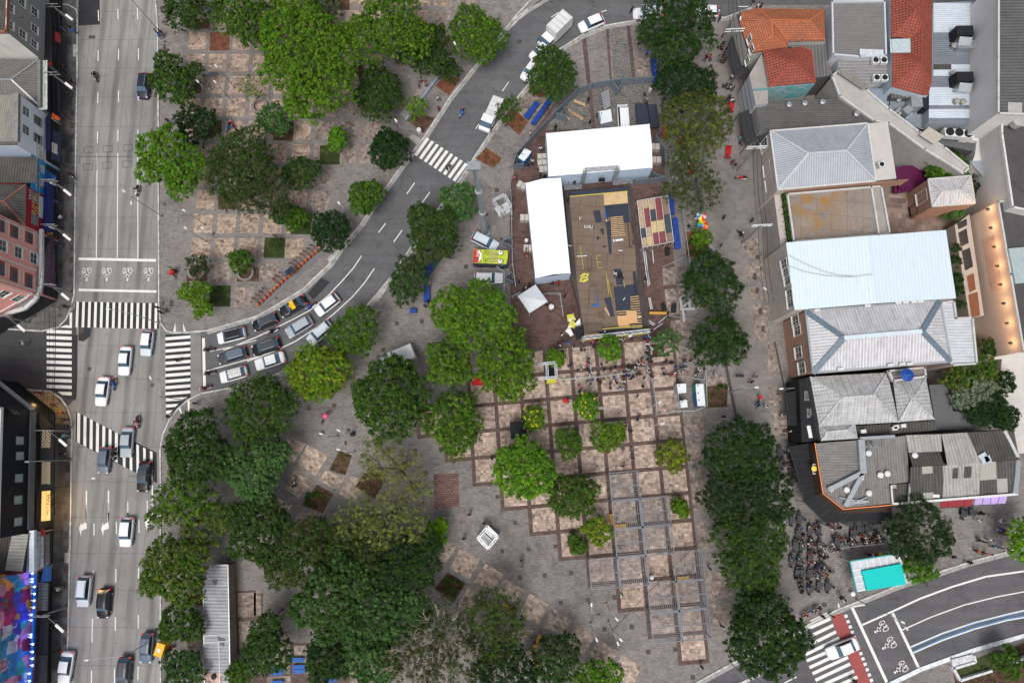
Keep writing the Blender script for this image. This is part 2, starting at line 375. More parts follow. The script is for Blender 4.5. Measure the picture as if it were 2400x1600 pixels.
BR_N=[(1560,1640),(1629,1600),(1736,1542),(1850,1485),(1963,1427),(2022,1404),(2098,1373),(2198,1340),(2274,1315),(2361,1292),(2400,1278),(2520,1240)]
BR_S=[(2520,1455),(2400,1488),(2285,1521),(2234,1539),(2157,1567),(2088,1600),(2000,1660)]
tri_sheet([W(BR_N+BR_S)],.016,'lower_road',asph_b)
tri_sheet([W(TT('F',(470,1130),(600,985),(680,1025),(530,1185)))],.0165,'asphalt_patch',asph_d)
tri_sheet([W(TT('E',(725,1440),(840,1440),(830,1520),(770,1568),(720,1560)))],.0165,'asphalt_patch',asph_d)
tri_sheet([W([(40,-80),(182,-80),(182,33)]+ALow[::-1][1:]+[(0,770),(-120,772),(-120,690),(60,560)]),W([(-120,911),(0,911),(48,912),(120,917),(143,933),(158,953)]+ALs+[(40,1720),(60,1200),(60,1000),(-120,990)])],.008,'avenue_pavement',pav_side)
tri_sheet([W(TT('I',(0,440),(470,465),(600,620),(645,760),(500,760),(380,640),(200,550),(0,530)))],.0085,'corner_pavement',paving('ochre_pavement',((.30,.225,.13),(.36,.28,.17)),(.5,.5),.02,0,.6))  # yellow shop glow on the corner pavement is painted into its stone colour
tri_sheet([W([(1655,40),(1760,30),(1772,250),(1790,500),(1800,760),(1850,1040),(1870,1240),(1905,1440),(1850,1460),(1780,1380),(1735,1040),(1690,700),(1660,400)])],.004,'pedestrian_street',pav_street)
tri_sheet([W([(1195,440),(1215,360),(1300,240),(1530,200),(1560,420),(1575,560),(1600,795),(1580,812),(1200,818),(1195,640)])],.005,'court_paving',pav_red)
tri_sheet([W([(1300,240),(1330,205),(1530,185),(1545,290),(1500,300),(1280,305)])],.0055,'court_paving',pav_cobble)
for q in(TT('C',(910,370),(1055,360),(1100,770),(940,790)),TT('C',(955,1165),(970,830),(1120,830),(1140,1150))):
 tri_sheet([W(q)],.0082,'cobbles',pav_cobble)
tri_sheet([W(TT('C',(640,345),(680,330),(770,1180),(735,1180))),W(TT('C',(860,255),(890,250),(920,780),(905,790),(878,500))),W(TT('C',(1050,240),(1085,230),(1140,750),(1105,770)))],.0086,'paving_band',pav_brown)
tri_sheet([W(TT('C',(1140,350),(1180,350),(1200,520),(1260,530),(1290,740),(1150,740))),W(TT('C',(30,940),(130,830),(330,920),(140,1130),(20,1000)))],.0084,'mosaic_paving',pav_beige2)
O1,A1,B1=Vector((3.339,7.216,0)),Vector((3.880,.352,0)),Vector((.277,-3.820,0))
LEFT={-2:-1,-1:-3,0:-5,1:-4,2:-3,3:-2,4:-1,5:0,6:1,7:2,8:3,9:4}
def IJ(i,j):return O1+A1*i+B1*j
outer,inner=[],[]
for j,l in LEFT.items():
 for i in range(l,5):
  a,b,c,d=[IJ(*k)for k in((i,j),(i+1,j),(i+1,j+1),(i,j+1))]
  m=.29/3.9
  inner.append([IJ(i+m,j+m),IJ(i+1-m,j+m),IJ(i+1-m,j+1-m),IJ(i+m,j+1-m)])
 e=m
 outer.append([IJ(l-e,j-e),IJ(5+e*.6,j-e),IJ(5+e*.6,j+1+e),IJ(l-e,j+1+e)])
for n,o_ in enumerate(outer):tri_sheet([o_],.0075+.0003*n,'paving_border',pav_brown)
tri_sheet(inner,.014,'mosaic_paving',pav_beige)
for k,q in enumerate((TT('K',(1560,680),(1750,655),(1770,860),(1580,875)),TT('K',(1500,290),(1700,200),(1720,330),(1540,380)),TT('G',(1380,900),(1560,880),(1600,1040),(1390,1050)),TT('G',(1400,1090),(1590,1080),(1640,1300),(1430,1330)),TT('G',(1460,1380),(1650,1350),(1660,1568),(1440,1500)),TT('K',(1460,20),(1640,20),(1720,180),(1480,190)),TT('K',(1790,320),(1980,300),(2010,600),(1790,610)),TT('K',(1590,900),(1740,890),(1760,1110),(1610,1110)),TT('K',(1630,1160),(1760,1150),(1800,1560),(1660,1560)),TT('O',(1700,90),(1780,80),(1800,330),(1720,330)),TT('O',(1760,560),(1990,540),(2030,780),(1790,800)),TT('O',(1810,840),(2000,830),(2010,1050),(1830,1060)),TT('G',(2110,660),(2260,610),(2300,810),(2130,800)),TT('G',(2140,850),(2290,840),(2330,990),(2150,990)),TT('G',(2175,1070),(2290,1060),(2300,1180),(2180,1180)),TT('G',(2200,1230),(2352,1220),(2352,1560),(2240,1560)),TT('L',(0,0),(90,0),(130,300),(0,330)),TT('L',(0,420),(140,400),(180,560),(20,600)),TT('L',(20,640),(180,640),(300,880),(60,890)))):
 tri_sheet([W(q)],.0066+.0001*k,'mosaic_paving',pav_beige2)
for k,q in enumerate((TT('N',(1880,330),(2065,430),(1960,615),(1780,515)),TT('N',(2110,470),(2275,570),(2160,730),(2000,640)),TT('O',(160,740),(330,850),(240,1035),(70,940)),TT('O',(375,880),(550,990),(470,1130),(270,1050)),TT('O',(595,1025),(755,1140),(660,1315),(495,1200)),TT('O',(800,1165),(975,1280),(880,1430),(705,1310)),TT('O',(1010,1305),(1195,1420),(1110,1590),(920,1510)),TT('O',(-80,600),(120,720),(50,840),(-130,760)),TT('N',(1720,240),(1840,310),(1740,475),(1640,420)),TT('N',(1950,690),(2080,760),(1960,900),(1850,860)),TT('O',(30,1010),(200,1090),(100,1200),(0,1150)),TT('J',(470,950),(660,1050),(545,1235),(385,1120)),TT('J',(350,1165),(520,1290),(390,1440),(270,1350)),TT('J',(640,1180),(815,1250),(745,1370),(580,1270)),TT('J',(290,870),(460,940),(350,1110),(260,1060)),TT('J',(860,1230),(990,1270),(930,1480),(760,1400)),TT('J',(200,1440),(330,1500),(300,1568),(200,1568)),TT('N',(370,0),(600,0),(520,170),(440,290),(350,200)))):
 tri_sheet([W(q)],.0066+.0001*k,'mosaic_paving',pav_beige3)
tri_sheet([W(TT('J',(1630,1215),(1860,1210),(1870,1520),(1640,1540)))],.0084,'red_paving_square',paving('red_paving',((.20,.115,.10),(.27,.165,.145)),(.5,.3),.05,R(4),.8))
O2,A2,B2=Vector((-52.179,63.983,0)),Vector((3.664,-.038,0)),Vector((-.038,-3.907,0))
inner={0:[],1:[]}
def LJ(i,j):return O2+A2*i+B2*j
def inroad(p):
 ks=[G(*q)for q in NK]
 for a,b in zip(ks,ks[1:]):
  if min(a.y,b.y)<=p.y<=max(a.y,b.y):
   x=a.x+(b.x-a.x)*(p.y-a.y)/(b.y-a.y+1e-9);return p.x>x-2.2
 return p.y<ks[4].y
for j in range(-4,13):
 for i in range(-1,12):
  if i==-1 and(j<-2 or j>3)or(i==0 and j>10):continue
  q=[LJ(i+.1,j+.1),LJ(i+.9,j+.1),LJ(i+.9,j+.9),LJ(i+.1,j+.9)]
  if any(inroad(p)for p in q):continue
  if i>5 and j>4 or i>7 and j>-1:continue
  inner[0 if(i<5 and j<9)or i+j<8 else 1].append(q)
tri_sheet(inner[0],.007,'mosaic_paving',paving('square_mosaic_stone',((.48,.36,.28),(.34,.26,.21)),(.40,.40),.02,0,.85,jit=.85))
tri_sheet(inner[1],.0072,'mosaic_paving',pav_beige2)
tri_sheet([W(TT('M',(2180,740),(2352,735),(2352,960),(2190,965))),W(TT('M',(2195,1000),(2352,995),(2352,1280),(2200,1290))),W(TT('M',(1690,1180),(1840,1170),(1850,1270),(1700,1280))),W(TT('N',(-20,730),(45,728),(50,950),(-20,950))),W(TT('N',(350,1225),(480,1220),(480,1480),(350,1470))),W(TT('N',(860,1440),(1080,1440),(1100,1590),(860,1590))),W(TT('N',(100,1510),(320,1500),(320,1600),(100,1600)))],.0078,'mosaic_paving',pav_beige2)
tri_sheet([W(TT('M',(2150,725),(2352,715),(2352,740),(2420,735),(2410,975),(2400,1000),(2352,1000),(2352,1300),(2180,1300)))],.0074,'paving_border',pav_brown)
tri_sheet([W(TT('N',(310,1200),(800,1190),(860,1440),(860,1600),(-200,1600),(-200,1470),(310,1480)))],.0073,'paving_border',pav_brown)
tri_sheet([W(TT('K',(-100,20),(1200,-100),(1270,20),(1280,60),(-100,120)))],.0058,'court_paving',pav_red)
soil=plain('bare_soil',(.085,.047,.032),.95,var=.5,scale=1.2)
soil_r=plain('red_soil',(.15,.058,.034),.95,var=.4,scale=1.2)
turf=plain('turf',(.045,.062,.02),.95,var=.45,scale=1.6)
for k,(q,m_)in enumerate(((TT('A',(1725,180),(1930,175),(1925,265),(1730,270)),soil),(TT('A',(1930,300),(2112,298),(2105,466),(1925,468)),soil_r),(TT('A',(1780,750),(1850,750),(1850,860),(1790,860)),soil),(TT('A',(1930,1110),(2040,1108),(2030,1250),(1900,1255)),soil),(TT('E',(1722,830),(1905,825),(1905,1012),(1712,1015)),soil),(TT('E',(2180,895),(2380,890),(2380,1018),(2175,1020)),soil),(TT('E',(1930,1055),(2122,1055),(2115,1248),(1918,1245)),turf),(TT('E',(2010,200),(2195,200),(2192,355),(2002,355)),soil),(TT('F',(320,400),(512,400),(505,586),(315,583)),turf),(TT('F',(82,615),(268,620),(260,805),(68,800)),turf),(TT('B',(165,1110),(348,1125),(340,1297),(158,1290)),soil),(TT('B',(590,1338),(772,1335),(770,1512),(585,1510)),turf),(TT('B',(390,1040),(595,1040),(595,1092),(388,1090)),turf),(TT('B',(765,-20),(862,-20),(860,90),(770,92)),soil),(TT('B',(855,600),(985,600),(985,690),(860,690)),soil),(TT('B',(1730,700),(1880,725),(1775,880),(1645,790)),soil_r),(TT('B',(1455,1040),(1640,1085),(1540,1225),(1395,1110)),soil),(TT('B',(1130,1480),(1330,1440),(1290,1540),(1180,1560)),turf),(TT('B',(2110,1355),(2262,1455),(2180,1545),(2020,1460)),soil_r),(TT('C',(0,985),(150,1120),(65,1245),(-90,1100)),soil_r),(TT('C',(160,760),(330,870),(250,900),(160,830)),soil_r),(TT('J',(765,1000),(882,1045),(822,1225),(668,1180)),soil),(TT('J',(1035,1155),(1200,1250),(1090,1450),(912,1330)),soil),(TT('J',(560,1310),(712,1400),(610,1575),(420,1500)),soil),(TT('K',(1460,1462),(1605,1455),(1628,1575),(1475,1580)),soil),(TT('K',(1285,25),(1390,22),(1402,140),(1292,145)),soil),(TT('K',(1782,412),(1985,395),(1975,600),(1780,612)),soil),(TT('O',(520,240),(640,228),(670,372),(530,375)),soil_r),(TT('K',(320,80),(480,80),(480,220),(330,225)),soil),(TT('N',(1765,548),(1928,655),(1812,835),(1640,700)),soil),(TT('G',(1590,560),(1830,560),(1790,790),(1600,800)),soil_r),(TT('M',(1680,750),(1870,745),(1870,850),(1700,855)),soil),(TT('P',(1690,1440),(2352,1200),(2500,1150),(2500,1700),(1750,1700)),soil),(TT('I',(0,440),(100,445),(95,500),(0,515)),turf),(TT('P',(1740,1420),(2100,1260),(2352,1300),(2120,1440),(1760,1540)),turf))):
 tri_sheet([W(q)],.0155+.0001*k,'soil_bed' if m_ is not turf else 'turf_bed',m_)
def strip(pts,width,z0,z1,name,mat,side=0,closed=False):
 pts=[Vector((p[0],p[1],0))for p in pts];mb=MB();L_,R_=[],[]
 n=len(pts)
 for i,p in enumerate(pts):
  if closed:a,b=pts[i-1],pts[(i+1)%n]
  else:a,b=pts[max(i-1,0)],pts[min(i+1,n-1)]
  d=(b-a);d.z=0
  if d.length<1e-6:d=Vector((1,0,0))
  d.normalize();nn=Vector((-d.y,d.x,0));L_.append(p+nn*(width/2+side));R_.append(p-nn*(width/2-side))
 rg=range(n if closed else n-1)
 for i in rg:
  j=(i+1)%n
  a,b,c,d=R_[i],R_[j],L_[j],L_[i]
  mb.face([(a.x,a.y,z1),(b.x,b.y,z1),(c.x,c.y,z1),(d.x,d.y,z1)])
  if z1-z0>.02:
   mb.face([(b.x,b.y,z0),(a.x,a.y,z0),(a.x,a.y,z1),(b.x,b.y,z1)][::-1])
   mb.face([(c.x,c.y,z0),(d.x,d.y,z0),(d.x,d.y,z1),(c.x,c.y,z1)])
 return struct(mb.build(name,mat))
for ln in(NK,SK,AR,AR2,ALow,ALs,BR_N):strip(W(ln),.22,0,.14,'kerb',kerb_m)
strip(W([(-120,911),(0,911),(48,912),(120,917),(143,933),(158,953),(167,979)]),.22,0,.14,'kerb',kerb_m)
strip(W([(-120,772),(0,770),(100,776)]),.22,0,.14,'kerb',kerb_m)
strip(W([(182,33),(178,22),(160,12),(137,11),(136,30)]),.22,0,.14,'kerb',kerb_m)
strip(W(BR_S),.55,0,.16,'kerb',plain('whitewashed_kerb',(.66,.69,.72),.6,var=.25,scale=2))
strip(W([(1600,1640),(1736,1600),(1780,1580)]),.35,0,.14,'kerb',kerb_m)
for ln in(NK[4:],SK[7:],BR_N):strip(W(ln),.5,.0,.0172,'gutter',kerb_d,side=(-.36 if ln is not SK[7:]else .36))
strip(W([(x,y)for x,y in TT('C',(0,245),(130,110),(300,-10))]),.3,0,.14,'kerb',kerb_m)
strip(W(TT('C',(0,190),(110,70),(175,0))),.25,0,.14,'kerb',kerb_m)
strip(W(TT('G',(1790,560),(1850,800),(1830,850))),.5,0,.12,'kerb',kerb_d)
strip(W([(1627,400),(1668,640),(1690,800),(1730,1000)]),.45,0,.018,'drain_channel',plain('drain_metal',(.05,.05,.055),.6))
strip(W(TT('L',(60,0),(150,420))),.25,0,.02,'drain_channel',plain('drain_metal',(.05,.05,.055),.6))
MK=MB();ZM=.0215
def mq(pts,z=ZM,mb=None):(mb or MK).face([(p[0],p[1],z)for p in(pts if cw(pts)else pts[::-1])])
def cw(pts):return sum(pts[i][0]*pts[(i+1)%len(pts)][1]-pts[(i+1)%len(pts)][0]*pts[i][1]for i in range(len(pts)))>0
def line(p,q,wd=.13,z=ZM,mb=None):
 p=Vector(p[:2]);q=Vector(q[:2]);d=(q-p).normalized();n=Vector((-d.y,d.x))*wd/2
 mq([p-n,q-n,q+n,p+n],z,mb)
for c,lst in(('A',((903,95,907,195),(1083,85,1085,180),(1262,75,1266,180),(902,460,902,565),(1090,450,1090,555),(1272,448,1274,555),(900,850,898,950),(1090,835,1090,940),(1270,830,1270,925),(898,1208,896,1315),(1084,1195,1084,1298),(1268,1190,1268,1288))),('E',((893,-160,886,800),(1083,-160,1078,800),(1266,-160,1268,805))),('I',((790,1495,792,1600),(993,1483,993,1600),(1175,1470,1175,1600),(1353,1458,1353,1600))),('M',((793,0,792,100),(998,0,998,100),(1175,0,1175,45),(1353,0,1353,60),(865,100,864,212),(1070,85,1070,198),(1278,70,1278,188),(858,535,857,655),(1066,520,1064,640),(1275,510,1273,630),(851,972,845,1192),(1061,960,1059,1085),(1271,942,1271,1065),(843,1450,840,1600),(1054,1430,1051,1600),(1269,1410,1268,1535)))):
 for u0,v0,u1,v1 in lst:line(S(c,u0,v0),S(c,u1,v1),.14)
line(S('E',723,810),S('E',1433,824),.42);line(S('E',723,1095),S('E',1438,1110),.38)
line(S('I',1870,-30),S('I',1880,430),.42)
line(S('B',2322,755),S('B',2263,840));line(S('B',2090,1080),S('B',2020,1185));line(S('C',225,445),S('C',155,518));line(S('C',430,115),S('C',360,162));line(S('C',530,225),S('C',497,245));line(S('C',870,97),S('C',822,112));line(S('C',1275,45),S('C',1185,48));line(S('C',2075,62),S('C',2170,64))
for a in((1458,112,1385,215),(1597,198,1520,305),(1190,485,1125,570),(1343,547,1265,655)):line(S('F',a[0],a[1]),S('F',a[2],a[3]),.15)
def poly(pts,wd,z=ZM,mb=None):
 for p,q in zip(pts,pts[1:]):line(p,q,wd,z,mb)
poly([S('F',*p)for p in((970,783),(890,900),(780,1025),(660,1150),(500,1280),(330,1370),(150,1460),(0,1530),(-300,1650))],.15)
poly([S('F',*p)for p in((1088,898),(990,1040),(880,1165),(720,1310),(560,1440),(360,1568),(120,1680),(-80,1750))],.15)
poly([S('I',*p)for p in((1900,270),(2100,215),(2352,145),(2560,70))],.15)
poly([S('I',*p)for p in((1930,92),(2100,55),(2352,-10))],.1)
def zebra(dark,stripes,z=ZM):
 tri_sheet([W(dark)],.0190,'crossing_asphalt',asph_d)
 for q in stripes:mq([G(*p)for p in q],z)
zebra(TT('E',(690,1205),(1455,1215),(1462,1452),(690,1438)),[TT('E',(702+55.5*k,1202+1.2*k),(726+55.5*k,1202+1.2*k),(718+55.7*k,1438+1.2*k),(694+55.7*k,1438+1.2*k))for k in range(14)])
zebra(TT('I',(428,-60),(715,-60),(712,300),(700,538),(620,530),(540,470),(425,435)),[TT('I',(430,5+56*k),(660,12+56*k),(660,43+56*k),(430,34+56*k))for k in range(-2,8)]+[TT('I',(530,460),(660,465),(658,496),(570,490))])
mq([S('E',*p)for p in((640,1310),(664,1300),(662,1445),(550,1440),(600,1418),(640,1420))])
zebra(TT('E',(1520,1505),(1750,1498),(1752,1568),(1752,1568),(1752,1568+530),(1640,1568+600),(1580,1568+660),(1525,1568+665)),[TT('E',(1520,1530+56*k),(1750,1512+56*k),(1750,1540+56*k),(1520,1558+56*k))for k in range(10)]+[TT('I',(1525,520),(1720,510),(1690,538),(1525,550)),TT('I',(1525,578),(1640,572),(1610,600),(1525,607)),TT('I',(1527,634),(1588,630),(1560,660),(1527,664))])
zebra(TT('I',(700,645),(1100,850),(1440,1020),(1445,1300),(1250,1205),(900,1025),(695,920)),[TT('I',(712+57.6*k,650+30*k),(738+57.6*k,664+30*k),(735+57.6*k,938+29*k),(708+57.6*k,922+29*k))for k in range(7)]+[TT('I',(1128+62.5*k,880+30.5*k),(1152+62.5*k,892+30.5*k),(1154+62.5*k,1158+30*k),(1130+62.5*k,1145+30*k))for k in range(5)])
for k in range(9):
 u,v=1590+44*k,1270+29*k
 mq([S('B',*p)for p in((u-22,v-6),(u+3,v+8),(u-112,v+168),(u-137,v+152))])
for k,(a,b)in enumerate((((575,975),(372,1065)),((600,1035),(400,1130)),((625,1095),(365,1225)),((655,1152),(345,1305)),((610,1255),(355,1362)),((625,1310),(380,1425)),((735,1330),(408,1480)),((755,1390),(435,1540)),((790,1455),(460,1600)),((820,1510),(600,1610)))):line(S('P',*a),S('P',*b),.42)
line(S('P',262,1510),S('P',150,1565),.14);line(S('P',540,925),S('P',390,1000),.2)
mbr=MB();mq([S('P',*p)for p in((580,950),(685,920),(975,1620),(830,1620),(740,1320),(655,1170))],.0200,mbr);struct(mbr.build('cycle_path',paint_r))
for k in range(14):
 u,v=715+19.5*k,953+49*k
 mq([S('P',*p)for p in((u-17,v-10),(u+10,v-18),(u+20,v+8),(u-8,v+18))])
line(S('P',770,868),S('P',1090,1558),.42);line(S('P',1145,925),S('P',1388,1435),.38)
CUR=lambda*p:[S('P',*q)for q in p]
poly(CUR((860,1035),(1130,915),(1400,790),(1700,680),(2000,590),(2352,540),(2600,500)),.24)
poly(CUR((1235,1078),(1500,960),(1800,850),(2100,775),(2352,728),(2600,690)),.15)
mbb=MB();poly(CUR((1310,1235),(1600,1110),(1900,1010),(2200,935),(2352,900),(2600,850)),.16);poly(CUR((1335,1290),(1600,1175),(1900,1070),(2200,990),(2352,965),(2600,915)),.16)
poly(CUR((1335,1278),(1600,1163),(1900,1058),(2200,978),(2352,952),(2600,902)),.2,.0202,mbb);poly(CUR((1320,1242),(1600,1122),(1900,1022),(2200,947),(2352,912),(2600,862)),.12,.0202,mbb);struct(mbb.build('blue_lane_line',paint_bl))
line(S('P',760,868),S('P',890,850),.16)
def ring(c,r,wd,sx=1,sy=1,ang=0,n=20):
 ca,sa=math.cos(ang),math.sin(ang)
 def pt(t,q):x,y=q*sx*math.cos(t),q*sy*math.sin(t);return(c[0]+x*ca-y*sa,c[1]+x*sa+y*ca)
 for k in range(n):
  a,b=2*math.pi*k/n,2*math.pi*(k+1)/n
  mq([pt(a,r-wd),pt(b,r-wd),pt(b,r),pt(a,r)])
def bike_mark(c,ang,s=1.0):
 ca,sa=math.cos(ang),math.sin(ang)
 def P2(x,y):return(c[0]+(x*ca-y*sa)*s,c[1]+(x*sa+y*ca)*s)
 ring(P2(-.5,.55),.52*s,.13*s,.55,.95,ang);ring(P2(.5,.55),.52*s,.13*s,.55,.95,ang)
 for a,b in(((-.5,.5),(-.05,.1)),((-.05,.1),(.3,1.0)),((.3,1.0),(-.05,.9)),((.2,.5),(-.1,.1)),((-.1,.1),(.1,-.5)),((.1,-.5),(.35,-.15)),((.1,-.5),(-.3,-.35))):line(P2(*a),P2(*b),.16*s)
 mq([P2(-.18,-.25),P2(.2,-.3),(P2(.28,-.75)),P2(-.05,-.7)]);ring(P2(.12,-1.0),.17*s,.169*s)
for u in(795,980,1170,1363):bike_mark(S('E',u,950),0,.95)
for u,v in((1035,1060),(1108,1210),(1215,1430)):bike_mark(S('P',u,v),R(-62),.95)
for u in(795,998,1400):
 v0=0 if u<1300 else-50
 line(S('M',u,v0-200),S('M',u-2,v0+80),.2)
 mq([S('M',*p)for p in((u+2,v0+80),(u+2,v0+150),(u-45,v0+165),(u-50,v0+220),(u-68,v0+150),(u-50,v0+88),(u-48,v0+118))][:7])
for c,q in(('E',((1590,1490),(1612,1395),(1615,1490))),('E',((1680,1395),(1712,1490),(1688,1490))),('I',((1722,545),(1745,545),(1742,655),(1730,650))),('I',((1640,615),(1658,605),(1678,695))),('P',((640,840),(650,835),(665,890),(645,890))),('A',((540,40),(560,40),(545,90),(535,90)))):
 mq([S(c,*p)for p in q])
struct(MK.build('road_markings',paint_w))
thin=plain('cut_line',(.04,.04,.04),.9)
lp=MB()
for u,v in((815,1380),(990,1370),(1180,1360),(810,1535),(988,1520),(1172,1510)):
 q=[S('A',u-42,v-27),S('A',u+42,v-30),S('A',u+40,v+27),S('A',u-42,v+30)]
 poly(q+[q[0]],.07,.0216,lp)
for u0,v0,u1,v1 in((725,1440,1220,1445),(735,1450,730,1500),(890,1568,895,1400),(990,1397,990,1493),(1178,1390,1175,1482)):line(S('A',u0,v0),S('A',u1,v1),.06,.0216,lp)
struct(lp.build('cut_lines',thin))
mh=MB()
def rect(c,u,v,wu,hv,z=.021):
 mh.face([(p.x,p.y,z)for p in(S(c,u-wu,v+hv),S(c,u+wu,v+hv),S(c,u+wu,v-hv),S(c,u-wu,v-hv))])
for c,l in(('A',((678,590,16,27),(665,1045,15,28),(666,1155,15,28),(668,1250,15,28),(664,1368,15,27),(675,1550,15,22),(1600,522,32,17),(1512,435,14,27),(1517,385,10,10),(1503,203,13,11),(845,343,30,14),(2080,880,15,8))),('E',((657,708,16,30),(656,823,16,30),(655,942,16,30),(548,1330,22,15),(135,1432,32,18),(310,1328,30,18),(1576,1220,16,30),(1500,1213,12,13),(1526,1280,16,18),(1963,580,12,16),(1514,308,13,12),(665,410,16,30),(560,880,16,28))),('I',((617,1315,18,33),(620,1170,17,30),(557,545,18,10))),('M',((605,38,17,33),(607,212,17,33),(609,337,17,33),(609,530,17,33),(604,665,17,33),(599,930,17,33),(597,1055,17,35),(595,1180,17,33),(905,1310,1,1))),('F',((2213,180,18,18),(2118,405,18,17),(2255,630,16,16),(1930,880,18,18),(1293,1403,18,18),(1525,1383,18,18),(188,1170,12,12))),('J',((1168,77,19,19),(888,337,19,19),(720,587,19,19),(485,610,19,19),(613,835,17,17),(850,815,18,18),(825,932,13,18),(980,1048,18,20),(1462,1003,19,19),(1700,985,19,19),(1403,53,19,16),(2218,1425,19,19))),('O',((29,95,20,20),(153,337,19,19),(398,312,19,19),(545,557,19,21),(300,580,19,21),(73,600,19,21),(447,828,20,20),(696,804,20,20),(942,780,20,21),(1100,1052,21,21),(850,1073,21,21),(1250,1280,22,22),(1500,1258,21,22),(1660,1512,21,21),(795,935,18,11),(1135,420,0,0))),('G',((2253,793,17,20),(2232,972,16,30),(2253,1103,16,28),(2283,1290,17,28),(2305,1452,15,28))),('N',((2262,357,18,20),))):
 for r_ in l:rect(c,*r_)
def disc(c,u,v,r,z=.0214):
 p=S(c,u,v);mh.face([(p.x+r*math.cos(t*math.pi/8),p.y+r*math.sin(t*math.pi/8),z)for t in range(16)])
for a in(('I',822,252,.32),('I',1402,400,.32),('E',748,1468,.45),('C',68,384,.4),('A',1487,75,.4),('G',2098,1165,.3),('C',365,20,.22),('K',1018,980,.3),('P',595,540,.3),('P',518,848,.35)):disc(*a)
struct(mh.build('manhole_covers',plain('rusty_cover_metal',(.075,.058,.052),.7,var=.3)))
ramp_m=plain('pale_concrete',(.38,.37,.35),.8,var=.25,scale=1.5)
tri_sheet([W(q)for q in(TT('F',(650,810),(740,730),(765,745),(680,855)),TT('F',(1155,1070),(1198,1090),(1120,1205),(1080,1185)),TT('A',(670,410),(708,408),(708,522),(672,522)),TT('I',(615,895),(660,890),(655,1060),(612,1060)),TT('K',(800,600),(860,600),(870,620),(800,625)),TT('B',(1400,1260),(1440,1235),(1530,1290),(1490,1345)),TT('M',(600,340),(640,340),(635,470),(590,460)))],.0188,'pale_concrete_patch',ramp_m)
# ================================================================ TREES
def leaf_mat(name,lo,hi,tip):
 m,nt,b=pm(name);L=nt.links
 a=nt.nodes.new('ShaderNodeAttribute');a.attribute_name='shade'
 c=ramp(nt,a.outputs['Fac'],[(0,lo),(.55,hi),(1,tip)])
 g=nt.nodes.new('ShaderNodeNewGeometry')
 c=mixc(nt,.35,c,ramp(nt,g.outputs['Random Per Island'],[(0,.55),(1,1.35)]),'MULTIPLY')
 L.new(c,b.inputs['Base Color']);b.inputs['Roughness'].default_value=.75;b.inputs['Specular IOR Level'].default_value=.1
 tr=nt.nodes.new('ShaderNodeBsdfTranslucent');L.new(c,tr.inputs['Color'])
 mx=nt.nodes.new('ShaderNodeMixShader');mx.inputs[0].default_value=.22;L.new(b.outputs[0],mx.inputs[1]);L.new(tr.outputs[0],mx.inputs[2])
 out=[n for n in nt.nodes if n.type=='OUTPUT_MATERIAL'][0];L.new(mx.outputs[0],out.inputs['Surface']);return m
LM={'bright':leaf_mat('bright_green_leaves',(.042,.115,.008),(.078,.195,.013),(.15,.30,.028)),'fresh':leaf_mat('fresh_green_leaves',(.045,.105,.008),(.085,.17,.012),(.15,.27,.02)),'green':leaf_mat('green_leaves',(.028,.070,.008),(.052,.112,.013),(.10,.18,.024)),'dark':leaf_mat('dark_green_leaves',(.019,.044,.009),(.033,.072,.013),(.065,.12,.022)),'deep':leaf_mat('deep_green_leaves',(.009,.027,.008),(.016,.044,.011),(.034,.076,.017)),'olive':leaf_mat('olive_leaves',(.032,.045,.013),(.055,.075,.018),(.10,.125,.03)),'olive_y':leaf_mat('olive_yellow_leaves',(.05,.07,.015),(.10,.13,.022),(.19,.23,.03)),'yellow':leaf_mat('yellow_green_leaves',(.09,.14,.008),(.16,.22,.012),(.27,.33,.02)),'lime':leaf_mat('lime_leaves',(.08,.19,.006),(.14,.30,.010),(.22,.42,.02)),'blue':leaf_mat('bluish_green_leaves',(.020,.054,.014),(.036,.084,.020),(.066,.135,.034)),'soft':leaf_mat('soft_green_leaves',(.035,.09,.025),(.062,.14,.035),(.11,.21,.055)),'grey':leaf_mat('grey_green_leaves',(.10,.13,.085),(.17,.21,.13),(.26,.31,.2)),'pale':leaf_mat('pale_spring_leaves',(.08,.105,.022),(.145,.18,.04),(.23,.27,.07)),'dusk':leaf_mat('dusky_green_leaves',(.022,.040,.015),(.038,.062,.021),(.07,.10,.035)),'flower':leaf_mat('yellow_flowers',(.5,.4,.01),(.65,.55,.02),(.8,.7,.05)),}
bark=plain('bark',(.12,.095,.075),.9,var=.35,scale=5)
bark_pale=plain('pale_bark',(.30,.26,.19),.9,var=.3,scale=5)
def leaf_mesh(name,C,N,size,shade,mat,aspect=.62):
 n=len(C);N=N/np.linalg.norm(N,axis=1,keepdims=True)
 a=rng.normal(size=(n,3));t=np.cross(N,a);t/=np.linalg.norm(t,axis=1,keepdims=True)+1e-9;b=np.cross(N,t)
 s=(size*rng.uniform(.65,1.3,n))[:,None];t=t*s*.5;b=b*s*.5*aspect
 V=np.empty((n,4,3),np.float32);V[:,0]=C-t;V[:,1]=C-b+t*.12;V[:,2]=C+t;V[:,3]=C+b+t*.12
 V[:,1]+=N*s*.06;V[:,3]+=N*s*.06
 me=bpy.data.meshes.new(name);me.vertices.add(n*4);me.vertices.foreach_set('co',V.ravel())
 me.loops.add(n*4);me.loops.foreach_set('vertex_index',np.arange(n*4,dtype=np.int32))
 me.polygons.add(n);me.polygons.foreach_set('loop_start',np.arange(0,n*4,4,dtype=np.int32))
 me.update(calc_edges=True)
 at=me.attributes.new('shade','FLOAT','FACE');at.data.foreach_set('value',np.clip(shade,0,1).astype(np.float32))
 me.materials.append(mat);return me
